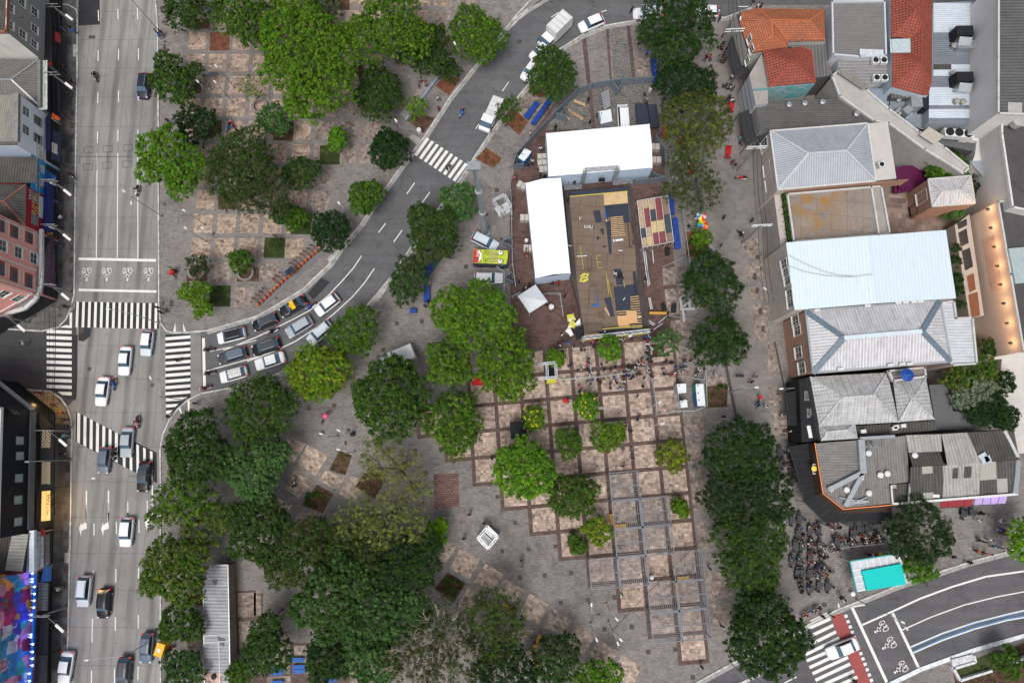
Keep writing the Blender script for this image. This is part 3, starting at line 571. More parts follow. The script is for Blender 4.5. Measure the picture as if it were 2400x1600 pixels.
def tree(lobes,kind,label,name='broadleaf_tree',cat='tree',group=None,size=.25,dens=1.1,puff=.48,twigs=0,height=None,second=None,flat=.72,mix=None,open_=0,flowers=0,feather=0,grow=1.12):
 if group and('wood' in group or 'avenue' in group)and grow>1.1:grow=1.05
 lo=[(x,y,r*grow)for x,y,r in lobes]
 A=sum(r*r for*_,r in lo);cx=sum(x*r*r for x,y,r in lo)/A;cy=sum(y*r*r for x,y,r in lo)/A
 ext=max(math.hypot(x-cx,y-cy)+r for x,y,r in lo);Rm=ext*.062
 H=height or min(13.0,2.2+1.25*Rm)
 cz=H*.66 if H>3 else H*.5
 L3=[]
 for x,y,r in lo:
  rm=r*mpp(x,y,cz);z=cz+rng.uniform(-.06,.06)*H
  L3.append((np.array(G(x,y,z)),rm))
 c0=sum((c*r*r for c,r in L3),np.zeros(3))/sum(r*r for _,r in L3)
 base=Vector((float(c0[0]),float(c0[1]),0))
 root=thing(name,label,cat,base,0,group)
 CC,NN,SH,MI=[],[],[],[]
 for li,(c,r)in enumerate(L3):
  vz=min(r*flat,(H-c[2])*1.0+.2)if height else r*flat
  vz=max(vz,.35*r)
  nC=max(8,int(dens*9.5*(r/puff)**2*(1.0 if not open_ else .75)))
  u=rng.normal(size=(nC,3));u/=np.linalg.norm(u,axis=1,keepdims=True)
  u[:,2]=np.where(u[:,2]<-.35,-u[:,2],u[:,2])
  ph=rng.uniform(0,6.28,6)
  az=np.arctan2(u[:,1],u[:,0])
  lump=1+.10*np.sin(3*az+ph[0])+.08*np.sin(5*az+ph[1]+u[:,2]*3)+.06*np.sin(9*az+ph[2])
  rad=rng.uniform(.80,1.06,nC)*lump
  inner=rng.random(nC)<(.22+.3*open_)
  rad=np.where(inner,rad*rng.uniform(.35,.85,nC),rad)
  P=c+u*rad[:,None]*np.array([r,r,vz])
  keep=np.ones(nC,bool)
  for lj,(c2,r2)in enumerate(L3):
   if lj==li:continue
   d=(P-c2)/np.array([r2,r2,max(.35*r2,r2*flat)]);keep&=(np.linalg.norm(d,axis=1)>.74)
  keep&=P[:,2]>.25
  if open_:keep&=rng.random(nC)>open_
  P=P[keep];u=u[keep]
  for p,n in zip(P,u):
   K=max(6,int((17 if not feather else 21)*(1-.35*open_)))
   pr=puff*rng.uniform(.45,.95)
   d=rng.normal(size=(K,3));d/=np.linalg.norm(d,axis=1,keepdims=True);d[:,2]=np.abs(d[:,2])*1.0-.15
   q=p+d*pr*.62*np.array([1,1,.8])
   CC.append(q);NN.append(d*.75+n*.25+np.array([0,0,.55])+rng.normal(size=(K,3))*.33)
   s0=rng.normal(.40,.25);SH.append(np.clip(s0+d[:,2]*.22+rng.normal(size=K)*.10,0,1))  # random leaf tone, plus lighter clump tops and darker gaps painted in
   MI.append(np.full(K,1 if(second and rng.random()<(mix or .3))else 0))
 C=np.concatenate(CC);N=np.concatenate(NN);Sd=np.concatenate(SH);Mi=np.concatenate(MI)
 off=np.array([base.x,base.y,0])
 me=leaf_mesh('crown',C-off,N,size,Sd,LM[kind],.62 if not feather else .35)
 if second:
  me.materials.append(LM[second]);me.polygons.foreach_set('material_index',Mi.astype(np.int32))
 o=bpy.data.objects.new('crown',me);COL.objects.link(o);o.parent=root
 if flowers:
  k=rng.choice(len(C),flowers,replace=False);F=C[k]+np.array([0,0,.25]);F=np.repeat(F,7,0)+rng.normal(size=(flowers*7,3))*.09
  fm=leaf_mesh('blossom',F-off,rng.normal(size=F.shape)*.3+[0,0,1],.2,np.full(len(F),.6),LM['flower'],.9)
  f=bpy.data.objects.new('blossom',fm);COL.objects.link(f);f.parent=root
 mb=MB();tr=max(.06,.028*H+.015*Rm);fork=Vector((base.x+rng.uniform(-.2,.2),base.y+rng.uniform(-.2,.2),cz*.42))
 mb.tube(base,fork,tr*1.25,tr*.85,8);bm_=bark if twigs<2 else bark_pale
 for c,r in L3:
  tip=Vector((float(c[0]),float(c[1]),float(c[2])))
  mid=fork.lerp(tip,.55)+Vector((rng.uniform(-.3,.3),rng.uniform(-.3,.3),-.15*r*.4))
  mb.tube(fork,mid,tr*.6,tr*.4,6);mb.tube(mid,tip,tr*.4,tr*.18,6)
  nb=5+twigs*3
  for k in range(nb):
   a=2*math.pi*(k+rng.uniform(-.3,.3))/nb;e=rng.uniform(.15,.8)
   st=mid.lerp(tip,rng.uniform(0,1));en=tip+Vector((math.cos(a)*r*.86,math.sin(a)*r*.86,r*flat*e*.7))
   if twigs:en.z=tip.z+r*flat*.95*rng.uniform(.3,1)
   md=st.lerp(en,.5)+Vector((rng.uniform(-.2,.2),rng.uniform(-.2,.2),.12*r))*.8
   w0=tr*(.22,.17,.27)[twigs]
   mb.tube(st,md,w0,w0*.6,5,cap=False);mb.tube(md,en,w0*.6,w0*.22,5,cap=False)
   for q in range(2+twigs*2):
    s2=md.lerp(en,rng.uniform(0,.9));dv=(en-md)*rng.uniform(.4,.8);dv.rotate(Matrix.Rotation(rng.uniform(-1,1),3,'Z'))
    mb.tube(s2,s2+dv+Vector((0,0,rng.uniform(0,.3))),w0*.35,w0*.14,4,cap=False)
 mb.build('trunk',bm_,root)
 return root
def dl(*l):return[(x/.98,y/.98,r/.98)for x,y,r in l]
AG='trees along the avenue';LP_='trees on the upper left plaza';ST='trees along the diagonal street';RW='row of trees along the pedestrian street';GR='young trees on the square grid';WD='trees of the lower wood'
TREES=[(dl((432,25,44),(405,8,22)),'dark','dark tree nearest the avenue at the very top',LP_,{}),(dl((560,30,58),(588,70,36),(530,5,32)),'green','tall green tree at the top edge beside the red soil square',LP_,{}),(dl((690,10,44),(650,5,25)),'fresh','fresh green crown at the top edge above the huge bright tree',LP_,{}),(dl((750,22,30)),'dusk','small dusky tree at the top edge beside the brown soil bed',LP_,{'feather':1}),(dl((700,110,85),(645,160,42),(735,195,66),(690,235,38),(772,120,48),(632,95,30)),'fresh','huge spreading bright green tree, the widest crown on the upper plaza',LP_,{'second':'bright','mix':.3,'height':14}),(dl((905,55,62),(860,95,50),(950,95,40),(890,10,42),(825,80,36)),'fresh','broad bright green tree just right of the huge spreading one',LP_,{'second':'green','mix':.4,'height':13}),(dl((985,95,38),(990,135,36),(955,120,34)),'dark','dark tree under the right end of the broad bright crown',LP_,{}),(dl((1080,60,40),(1115,85,42),(1072,98,34),(1108,120,26)),'green','clumpy green tree leaning over the upper end of the diagonal street',ST,{'second':'fresh','mix':.4}),(dl((1033,165,24)),'dark','small dark tree in the kerbside bed by a lamp post',ST,{'feather':1}),(dl((870,200,42),(868,240,36),(845,222,28),(893,228,26)),'dark','dark round tree between the huge bright tree and the long bench wall',LP_,{}),(dl((957,247,25)),'fresh','small thin tree in the bed below the mosaic square by the kerb',ST,{'open_':.3}),(dl((895,345,40)),'deep','dark ball shaped tree left of the zebra stripes on the diagonal street',ST,{'puff':.5,'size':.34}),(dl((628,272,30),(645,292,20),(615,290,20)),'soft','bluish green tree beside the round stone planter',LP_,{'puff':.5}),(dl((776,312,19),(772,330,17)),'bright','small bright green tree at the corner of a grass square',LP_,{'size':.34,'puff':.5}),(dl((695,396,34),(668,404,20)),'dark','medium dark tree right of the big olive tree',LP_,{}),(dl((560,365,62),(590,400,46),(525,405,42),(548,430,34)),'dark','big dark olive tree at the centre of the left plaza',LP_,{'second':'olive','mix':.25,'feather':1}),(dl((452,287,42)),'deep','dark round tree beside the red parked motorcycles',LP_,{'puff':.5}),(dl((375,345,52),(415,385,50),(350,390,34),(415,430,30),(450,380,26)),'bright','large bright green tree overhanging the avenue lane',AG,{'second':'fresh','mix':.4,'height':11}),(dl((385,148,30),(405,195,42),(372,185,26),(448,165,20),(420,215,24)),'dark','dark straggly tree overhanging the black off-roader',AG,{'second':'green','mix':.3}),(dl((840,452,34),(828,468,22),(862,440,18)),'green','spiky green tree on the kerb of the diagonal street',ST,{'puff':.5,'size':.36}),(dl((620,440,40),(580,462,34),(640,470,28),(535,462,26)),'olive','dull brownish olive tree behind the big olive tree',LP_,{'open_':.25,'second':'dusk','mix':.5,'feather':1}),(dl((648,488,24)),'blue','small bluish tree left of a leaf green bush',LP_,{'puff':.5,'size':.32}),(dl((680,502,25)),'green','small green tree at the edge of a grass square',LP_,{'feather':1,'size':.5}),(dl((758,520,34),(762,545,32),(740,535,22),(785,530,18)),'deep','very dark round tree above the row of orange bicycles',ST,{'puff':.5}),(dl((457,612,26)),'dusk','small dull tree in a ringed soil square near the avenue',LP_,{'open_':.2}),(dl((553,600,24)),'green','small green tree beside the round planter near the orange bicycles',LP_,{'size':.34,'puff':.5}),(dl((440,668,20),(458,682,22),(425,675,14),(462,703,18),(455,722,10),(478,715,10),(470,660,12)),'fresh','branching fresh green tree beside a grass square near the big crossing',LP_,{'puff':.5,'second':'bright','mix':.3}),(dl((575,205,26)),'pale','thin pale sapling above the round stone planter',LP_,{'open_':.6,'twigs':1}),(dl((632,562,18)),'olive','thin shrub growing on the isolated grass square',LP_,{'open_':.55,'height':3,'twigs':1}),(dl((1055,462,38),(1068,485,22),(1035,455,20)),'soft','bluish green ball shaped tree beside the tall light mast',ST,{'puff':.5}),(dl((1000,555,48),(970,500,30),(1015,510,28),(975,545,30),(1030,500,14)),'dark','dark lobed tree left of the silver off-roader',ST,{'second':'olive','mix':.25}),(dl((942,625,34),(930,665,32),(952,652,26)),'dusk','grey green tree behind the blue draped stalls',ST,{'puff':.5,'second':'blue','mix':.4}),(dl((1045,705,50),(1110,700,54),(1145,735,40),(1080,750,50),(1030,735,34)),'fresh','broad rounded tree topmost of the three bright crowns by the white tents','bright trees by the tents',{'second':'bright','mix':.35,'puff':.5,'height':12,'grow':1.02}),(dl((1032,822,50),(1022,852,38),(1055,852,34)),'green','rounded tree lower left of the three bright crowns by the white tents','bright trees by the tents',{'puff':.5,'height':10,'second':'fresh','mix':.6,'grow':1.0}),(dl((1165,820,62),(1140,850,48),(1180,870,46),(1170,895,30)),'fresh','rounded tree lower right of the three bright crowns, beside the black truss box','bright trees by the tents',{'puff':.5,'height':11,'grow':1.0,'second':'green','mix':.25}),(dl((895,895,66),(905,945,60),(860,920,46),(945,910,42),(915,850,32)),'dark','large dense green tree hiding the white delivery truck','dense plaza trees',{'puff':.5,'second':'green','mix':.45,'height':11}),(dl((1040,955,52),(1050,1000,40),(1010,975,34),(1045,1030,22),(1078,975,28)),'green','green tree at the left corner of the brown square grid','dense plaza trees',{'puff':.5,'second':'fresh','mix':.3}),(dl((825,750,44),(790,775,36),(830,785,28)),'green','airy green tree overhanging the last car of the queue',ST,{'second':'fresh','mix':.3,'feather':1}),(dl((725,855,54),(755,850,46),(735,885,34),(700,845,34)),'yellow','yellow green round tree on the kerb near the queue of cars',ST,{'second':'bright','mix':.4,'height':8}),(dl((600,935,66),(590,985,50),(640,940,46),(555,945,40),(615,890,28)),'dark','broad dark green tree below the waiting cars at the corner',WD,{'second':'green','mix':.35,'feather':1}),(dl((450,985,44),(455,1040,60),(430,1080,40),(500,1060,46),(410,1020,28)),'dark','dark tree on the rounded corner beside the avenue',AG,{'second':'blue','mix':.3}),(dl((620,1055,42),(575,1095,46),(540,1060,34),(600,1130,34),(645,1035,22)),'soft','soft bluish green tree with clumped crown in front of the corner tree',WD,{'puff':.5}),(dl((415,1130,46),(380,1150,30),(460,1155,44),(360,1190,24),(405,1180,28)),'green','loose green tree hanging over the rear of the black car',AG,{'open_':.25,'second':'fresh','mix':.35,'twigs':1}),(dl((480,1200,48),(520,1185,32),(450,1225,34)),'olive_y','olive tree with visible limbs behind the avenue trees',AG,{'open_':.25,'second':'green','mix':.4,'twigs':1}),(dl((600,1190,54),(620,1240,56),(570,1240,44),(555,1185,34)),'dark','dark tree at the left edge of the lower wood',WD,{}),(dl((385,1290,52),(420,1330,54),(360,1330,36),(440,1275,36)),'green','round olive green tree beside the kiosk roof and avenue kerb',AG,{'second':'olive_y','mix':.35}),(dl((415,1425,42),(395,1440,30),(440,1445,28)),'dark','medium round tree left of the long kiosk roof',AG,{'second':'green','mix':.4}),(dl((400,1520,26),(435,1515,24),(415,1550,34),(450,1545,24)),'blue','bluish ring shaped tree at the bottom beside the kiosk',AG,{'puff':.5}),(dl((610,1465,44),(625,1500,44),(595,1505,36),(620,1430,24)),'dark','dark bluish tree right of the kiosk over the blue benches',WD,{'second':'blue','mix':.4}),(dl((545,1545,24),(560,1550,20)),'green','small green tree at the bottom edge by the kiosk end',WD,{}),(dl((700,1250,52),(650,1290,42),(740,1220,34),(690,1300,42),(640,1320,30)),'dark','mottled dark tree at the upper left of the lower wood',WD,{'second':'olive','mix':.4,'feather':1}),(dl((790,1260,56),(840,1280,46),(770,1300,42)),'dark','dark mottled tree behind the bare branched pale tree',WD,{'second':'olive','mix':.35,'feather':1}),(dl((920,1265,52),(965,1290,48),(900,1310,42),(985,1250,32),(960,1325,28)),'deep','dark tree at the upper right of the wood near a lime bush',WD,{'second':'dark','mix':.5,'feather':1}),(dl((760,1360,62),(800,1330,52),(720,1390,48),(770,1420,52)),'dark','large soft green tree in the middle of the lower wood',WD,{'second':'soft','mix':.45}),(dl((880,1400,60),(930,1420,52),(850,1450,56),(960,1390,32)),'blue','large bluish tree in the middle right of the wood',WD,{'second':'soft','mix':.4}),(dl((835,1500,46),(880,1520,44),(860,1555,36)),'soft','soft green tree at the bottom middle of the wood',WD,{'second':'blue','mix':.5}),(dl((750,1495,46),(735,1540,30),(780,1520,34)),'deep','dark tree over the white and blue benches at the bottom',WD,{'second':'dark','mix':.4}),(dl((1010,1440,60),(960,1500,60),(1040,1510,60),(920,1520,40),(1000,1560,50)),'olive','great bare branched tree with thin olive foliage at the bottom',WD,{'open_':.45,'twigs':2,'height':12,'second':'dusk','mix':.4,'feather':1}),(dl((1130,1410,58),(1170,1430,42),(1100,1450,44),(1150,1480,46)),'olive','olive tree with open crown right of the bare branched tree',WD,{'open_':.15,'second':'green','mix':.35,'feather':1,'twigs':1}),(dl((1160,1530,56),(1120,1550,44),(1205,1550,34)),'deep','very dark tree at the bottom edge of the wood',WD,{'feather':1}),(dl((1270,1500,42),(1300,1490,32),(1260,1540,40),(1290,1530,34)),'dusk','dark blue grey tree by the yellow benches at the bottom',WD,{'second':'blue','mix':.4}),(dl((1365,1550,34),(1400,1545,28),(1335,1560,22)),'bright','bright green tree on the bottom edge by the slanted squares',WD,{'second':'fresh','mix':.5}),(dl((1005,1215,24),(1005,1232,20)),'lime','small lime green tree standing out at the edge of the wood',WD,{'size':.32,'puff':.5}),(dl((880,1035,44),(925,1085,50),(850,1070,30),(960,1120,34)),'pale','thin pale green tree with bare limbs over the planted diamonds','pale leafless trees',{'open_':.58,'twigs':1,'height':10,'feather':1}),(dl((850,1185,52),(910,1180,50),(800,1200,36),(945,1200,40),(880,1220,36)),'pale','pale half bare tree above the lower wood','pale leafless trees',{'open_':.5,'twigs':1,'height':11,'second':'olive_y','mix':.3,'feather':1}),(dl((1205,1060,48),(1230,1085,44),(1185,1095,42),(1165,1070,26),(1220,1115,26),(1160,1045,18)),'bright','brightest green tree of the square grid, large and round',GR,{'second':'lime','mix':.2,'height':9}),(dl((1312,1135,44),(1290,1150,28),(1355,1125,22),(1340,1160,22)),'green','olive green tree right below the brightest tree of the grid',GR,{'second':'olive','mix':.35}),(dl((1303,1010,24),(1308,1035,20),(1320,1018,16),(1290,998,14)),'green','narrow green tree on the grid below the yellow flowering bush',GR,{'puff':.5}),(dl((1385,1000,28),(1412,998,24),(1400,1015,20),(1420,985,14)),'fresh','rounded light green tree whose shade people sit in',GR,{'puff':.5,'second':'olive_y','mix':.3}),(dl((1540,1040,28),(1545,1062,22),(1560,1045,18),(1520,1052,16)),'yellow','yellowish green tree near the right edge of the grid',GR,{'puff':.5,'second':'olive_y','mix':.6}),(dl((1348,932,26),(1355,945,18),(1335,928,16)),'bright','bright bush tree dotted with yellow flowers below the crowd',GR,{'puff':.45,'flowers':12,'height':4.5}),(dl((1225,955,22),(1232,970,16),(1222,975,14)),'fresh','yellow flowering little tree beside the black gazebo',GR,{'puff':.45,'flowers':10,'height':4.5}),(dl((1400,800,24),(1408,812,16),(1395,790,16)),'bright','round bright tree under the yellow banner of the ramp',GR,{'puff':.45,'height':5}),(dl((1272,820,16),(1284,822,14),(1278,832,12)),'fresh','small bush tree above the black truss box',GR,{'puff':.4,'height':3.5}),(dl((1365,1215,26),(1385,1222,20),(1350,1210,14),(1378,1238,14)),'yellow','light yellowish tree beside the slatted pergola',GR,{'puff':.5,'second':'fresh','mix':.5}),(dl((1318,1240,14),(1330,1255,16)),'green','small planted shrub in a red bed at the edge of the grid',GR,{'puff':.4,'height':2.6}),(dl((1558,1160,16),(1570,1175,12)),'fresh','low shrub in a square bed right of the pergola',GR,{'puff':.4,'height':2.4}),(dl((1533,785,28),(1515,790,16),(1550,775,14)),'soft','thin grey green tree right of the ramp banner',GR,{'open_':.3,'second':'grey','mix':.15,'height':5}),(dl((1540,40,56),(1590,75,50),(1505,75,36),(1550,115,46),(1600,30,30),(1490,88,22)),'dark','topmost dark tree of the pedestrian street row',RW,{'second':'deep','mix':.5,'feather':1,'height':11}),(dl((1570,200,52),(1540,190,34),(1610,195,34),(1560,160,26)),'deep','second tree of the row, very dark, above the olive one',RW,{'feather':1}),(dl((1590,270,58),(1640,290,42),(1555,270,36),(1610,320,50),(1570,320,40),(1645,250,26)),'olive','broad olive yellow tree of the row above the red cafe tables',RW,{'second':'olive_y','mix':.4,'open_':.12,'height':11,'feather':1}),(dl((1585,415,46),(1620,430,38),(1560,380,32),(1600,460,34),(1540,440,22)),'olive','thin grey olive tree of the row above the rainbow parasols',RW,{'open_':.38,'second':'grey','mix':.12,'feather':1}),(dl((1612,545,20),(1605,560,14)),'fresh','small fresh shrub in the red bed below the parasols',RW,{'height':3,'puff':.45}),(dl((1630,630,48),(1650,670,46),(1610,665,38),(1600,640,30)),'deep','round dark tree of the row right of the skate ramp',RW,{'second':'dark','mix':.4,'feather':1}),(dl((1650,780,50),(1625,800,38),(1680,800,34),(1660,745,26)),'deep','dark tree of the row above the soil bed with red litter',RW,{'second':'dark','mix':.5,'feather':1}),(dl((1690,1030,62),(1720,1060,54),(1665,1055,46),(1740,1010,36)),'deep','upper tree of the long dark clump in the row',RW,{'second':'dark','mix':.4,'feather':1,'height':11}),(dl((1700,1150,66),(1760,1130,54),(1660,1140,46),(1780,1160,34)),'deep','middle tree of the long dark clump, widest of the row',RW,{'second':'dusk','mix':.4,'feather':1,'height':11}),(dl((1725,1250,60),(1690,1230,50),(1760,1230,44),(1700,1300,46),(1740,1320,46)),'dark','lower tree of the long dark clump beside the cafe tables',RW,{'second':'green','mix':.25,'feather':1,'height':10}),(dl((1755,1430,66),(1790,1470,60),(1740,1490,56),(1720,1440,42),(1730,1395,34)),'deep','big dark tree beside the lower road crossing',RW,{'second':'dark','mix':.5}),(dl((2105,1205,58),(2130,1235,46),(2075,1235,38),(2120,1265,30)),'deep','dark tree covering the corner of the white and turquoise roof','cafe corner trees',{'second':'dusk','mix':.4,'feather':1}),(dl((2105,1310,26),(2130,1308,20),(2085,1300,16)),'bright','low bright tree on the kerb beside the turquoise roof','cafe corner trees',{'height':5,'second':'green','mix':.4}),(dl((2350,1225,30),(2345,1260,24),(2362,1200,18)),'lime','bright lime tree cut by the right edge of the photo','cafe corner trees',{'second':'bright','mix':.5}),(dl((2225,855,40),(2195,870,26),(2260,845,26)),'green','green tree behind the grey hip roofs','back yard trees',{'second':'olive_y','mix':.35,'height':8}),(dl((2240,895,34),(2210,915,24),(2265,890,20)),'grey','silvery grey tree in the back yard','back yard trees',{'puff':.5,'height':8}),(dl((2270,940,40),(2310,960,26),(2240,950,24),(2300,880,26)),'deep','dark tree against the curved white terrace','back yard trees',{'height':7}),(dl((2268,800,20)),'dark','small dark bush beside the tan wall','back yard trees',{'height':3.5,'puff':.4}),(dl((2245,430,32),(2285,440,30),(2310,450,22),(2220,410,18)),'deep','dark creeper mass between the little hip roof and the tan house','back yard trees',{'height':4,'feather':1}),(dl((2310,1515,28),(2320,1540,18)),'green','round green tree in the corner garden','corner garden trees',{'height':5}),(dl((2380,1530,24)),'dusk','small dark tree at the bottom right corner','corner garden trees',{'height':4}),(dl((2192,600,12),(2198,640,13),(2200,670,12),(2195,570,9),(2205,700,9)),'deep','narrow climbing hedge right of the big white roof','back yard trees',{'height':5,'puff':.45}),(dl((1165,250,22),(1180,240,18),(1160,275,14),(1150,262,12)),'olive','thin dull tree overhanging the white pickup',ST,{'open_':.35,'second':'green','mix':.4}),(dl((1265,138,32),(1285,178,38),(1240,185,28),(1275,210,20),(1245,150,20)),'dark','dark green tree hiding parked white cars on the bend',ST,{'second':'green','mix':.25,'height':8}),(dl((2165,375,24),(2190,385,24),(2150,395,18)),'bright','bright feathery palm beside the dark purple steps','palms',{'feather':1,'size':.9,'height':5,'second':'green','mix':.5}),(dl((2140,360,20),(2175,352,18),(2155,348,12)),'deep','dark palm clump above the bright palm','palms',{'feather':1,'size':.9,'height':5}),(dl((2190,485,18)),'soft','small palm in front of the little hip roof house','palms',{'feather':1,'size':.8,'height':3.4,'open_':.4}),]
for lobes,kind,label,grp,kw in TREES:
 nm='palm_tree' if grp=='palms' else('shrub' if kw.get('height',9)<3.6 else 'broadleaf_tree')
 lab=label if any(w in label for w in('tree','crown','palm','bush','shrub','hedge','sapling','creeper'))else label+' tree'
 tree(lobes,kind,lab,name=nm,cat='palm' if nm=='palm_tree' else('shrub' if nm=='shrub' else 'tree'),group=grp,**kw)
def ground_cover(name,quads,kind,dens,size=.3,zmax=.5,second=None):
 Cs=[]
 for c,pts in quads:
  P=[np.array(S(c,*p))for p in pts];n=int(dens*30*np.linalg.norm(P[0]-P[2]))
  a,b=rng.random((2,n,1));q=(P[0]*(1-a)+P[1]*a)*(1-b)+(P[3]*(1-a)+P[2]*a)*b
  clump=np.sin(q[:,:1]*3.1+q[:,1:2]*1.7)+np.sin(q[:,1:2]*4.3)>-.6
  q=q[clump[:,0]];q[:,2]=rng.uniform(.05,zmax,len(q));Cs.append(q)
 C=np.concatenate(Cs);me=leaf_mesh(name,C,rng.normal(size=C.shape)*.5+[0,0,1],size,rng.random(len(C)),LM[kind],.5)
 if second:me.materials.append(LM[second]);me.polygons.foreach_set('material_index',(rng.random(len(C))<.3).astype(np.int32))
 o=bpy.data.objects.new(name,me);COL.objects.link(o);o['kind']='stuff'
ground_cover('bed_plants',[('B',((2110,1355),(2262,1455),(2180,1545),(2020,1460))),('C',((0,985),(150,1120),(65,1245),(-90,1100))),('J',((765,1000),(882,1045),(822,1225),(668,1180))),('J',((1035,1155),(1200,1250),(1090,1450),(912,1330))),('J',((600,1330),(712,1400),(630,1530),(560,1400))),('K',((1460,1462),(1605,1455),(1628,1575),(1475,1580))),('K',((1285,25),(1390,22),(1402,140),(1292,145))),('K',((1782,412),(1985,395),(1975,600),(1780,612))),('O',((520,240),(640,228),(670,372),(530,375)))],'fresh',.8,.28,.45,'olive')
ground_cover('bed_bushes',[('N',((1765,570),(1915,655),(1812,815),(1660,700))),('J',((480,1360),(590,1380),(560,1530),(440,1480))),('G',((1600,620),(1790,600),(1780,780),(1610,790))),('K',((1880,400),(1965,395),(1960,450),(1890,455)))],'dark',4,.32,.9,'green')
ground_cover('garden_plants',[('P',((1900,1440),(2352,1220),(2400,1600),(1850,1600))),('I',((0,440),(100,445),(95,500),(0,515)))],'olive',1.2,.3,.5,'green')
gq=[('E',((1930,1055),(2122,1055),(2115,1248),(1918,1245))),('F',((320,400),(512,400),(505,586),(315,583))),('F',((82,615),(268,620),(260,805),(68,800))),('B',((590,1338),(772,1335),(770,1512),(585,1510)))]
ground_cover('grass',gq,'olive',20,.10,.1,'green')
# ================================================================ VEHICLES
def carpaint(name,c,rough=.42):return plain(name,c,rough,0,.3,var=.04,scale=.5,coat=.12)
PW=carpaint('white_car_paint',(.74,.75,.77));PS=carpaint('silver_car_paint',(.36,.39,.43));PG=carpaint('grey_car_paint',(.15,.17,.20));PD=carpaint('dark_grey_car_paint',(.05,.055,.065));PB=carpaint('black_car_paint',(.010,.010,.012));PGB=carpaint('bluish_grey_car_paint',(.11,.14,.19));PR=carpaint('red_paint',(.45,.02,.02));PY=carpaint('yellow_paint',(.75,.42,.01));PBL=carpaint('blue_paint',(.02,.08,.4));PSW=carpaint('pale_silver_paint',(.55,.60,.66))
lamp_w=plain('headlamp_glass',(.8,.8,.78),.15);lamp_r=plain('tail_lamp_red',(.55,.01,.01),.2,emit=(1,.03,.02),estr=.35);seat_m=plain('seat_vinyl',(.02,.02,.022),.6)
def car(kind):
 K={'sedan':(4.45,1.76,.86,1.44,.95,.42,-1.02,-1.62,.95),'hatch':(3.95,1.70,.90,1.48,.95,.42,-1.35,-1.82,.95),'suv':(4.35,1.82,1.02,1.66,1.15,.58,-1.62,-2.02,1.06),'wagon':(4.45,1.72,.90,1.46,.98,.45,-1.80,-2.10,.98),'van':(4.9,1.85,1.12,1.95,1.75,1.15,-2.25,-2.40,1.2),'pickup':(4.6,1.72,.92,1.50,1.10,.60,-.25,-.42,.95)}[kind]
 L,Wd,belt,top,he,rf,rb,gb,tail=K
 root=thing('car','plain spare '+kind+' parked out of sight','car');root.name={'sedan':'sedan_car','hatch':'hatchback_car','suv':'suv_car','wagon':'estate_car','van':'van','pickup':'pickup_truck'}[kind]
 h=L/2;w_=Wd/2
 st=[(h,w_*.62,.52),(h-.05,w_*.78,.62),(h-.22,w_*.92,.72),(h-.6,w_*.985,.80),(he,w_,belt),(0,w_,belt),(-.9,w_,belt),(-h+.75,w_,belt),(-h+.45,w_*.99,tail),(-h+.18,w_*.93,tail-.03),(-h+.04,w_*.84,tail-.14),(-h,w_*.72,.60)]
 if kind=='pickup':st=[s if s[0]>-.5 else(s[0],s[1],.93)for s in st]
 mb=MB();rows=[]
 for x,hw,z in st:
  sec=[(hw*.90,.24),(hw*.99,.38),(hw,.58 if z>.6 else z*.9),(hw*.985,z-.06),(hw*.93,z-.005),(hw*.5,z+.035),(0,z+.05)]
  rows.append([(x,y,zz)for y,zz in sec]+[(x,-y,zz)for y,zz in sec[-2::-1]])
 b0=len(mb.v)
 for r_ in rows:mb.v+=r_
 n=len(rows[0])
 for i in range(len(rows)-1):
  for k in range(n-1):
   mb.f.append((b0+i*n+k,b0+(i+1)*n+k,b0+(i+1)*n+k+1,b0+i*n+k+1));mb.m.append(0);mb.uv.append(None)
  mb.f.append((b0+i*n+n-1,b0+(i+1)*n+n-1,b0+(i+1)*n,b0+i*n));mb.m.append(0);mb.uv.append(None)
 mb.f.append(tuple(b0+k for k in range(n)));mb.m.append(0);mb.uv.append(None)
 mb.f.append(tuple(b0+(len(rows)-1)*n+k for k in reversed(range(n))));mb.m.append(0);mb.uv.append(None)
 mb.build('body',PW,root,smooth=True)
 if kind=='pickup':
  bd=MB();bd.box((-1.35,0,.80),(1.62,1.42,.30));bd.box((-1.35,.74,1.0),(1.75,.07,.12));bd.box((-1.35,-.74,1.0),(1.75,.07,.12));bd.build('cargo_bed',plain('bed_liner',(.30,.31,.32),.6),root)
 wb,wt=w_*.90,w_*.70;zt=top-.05;z0=belt+.02;fb=he-.02
 def quad(nm,pts,m):q=MB();q.face(pts);return q.build(nm,m,root)
 quad('windscreen',[(fb,-wb,z0),(fb,wb,z0),(rf,wt,zt),(rf,-wt,zt)],glass_b)
 quad('rear_window',[(rb,-wt,zt),(rb,wt,zt),(gb,wb*.97,z0),(gb,-wb*.97,z0)],glass_b)
 for s in(1,-1):
  quad('side_window',[(fb,s*wb,z0),(gb,s*wb*.97,z0),(rb,s*wt,zt),(rf,s*wt,zt)][::s],glass)
 rr=MB();zr=top;N=5
 for a in range(N):
  x0,x1=rf+.03-(rf-rb+.06)*a/N,rf+.03-(rf-rb+.06)*(a+1)/N
  d0,d1=.05*math.sin(math.pi*a/N),.05*math.sin(math.pi*(a+1)/N)
  for(ya,yb,za,zb)in((-wt-.02,-wt*.6,zt,zt+.035),(-wt*.6,wt*.6,zt+.035,zt+.035),(wt*.6,wt+.02,zt+.035,zt)):
   rr.face([(x1,ya,za+d1+.004),(x0,ya,za+d0+.004),(x0,yb,zb+d0+.004),(x1,yb,zb+d1+.004)])
 rr.box(((rf+rb)/2,0,zt-.03),(rf-rb,wt*1.9,.04))
 rr.build('roof',PW,root,smooth=False)
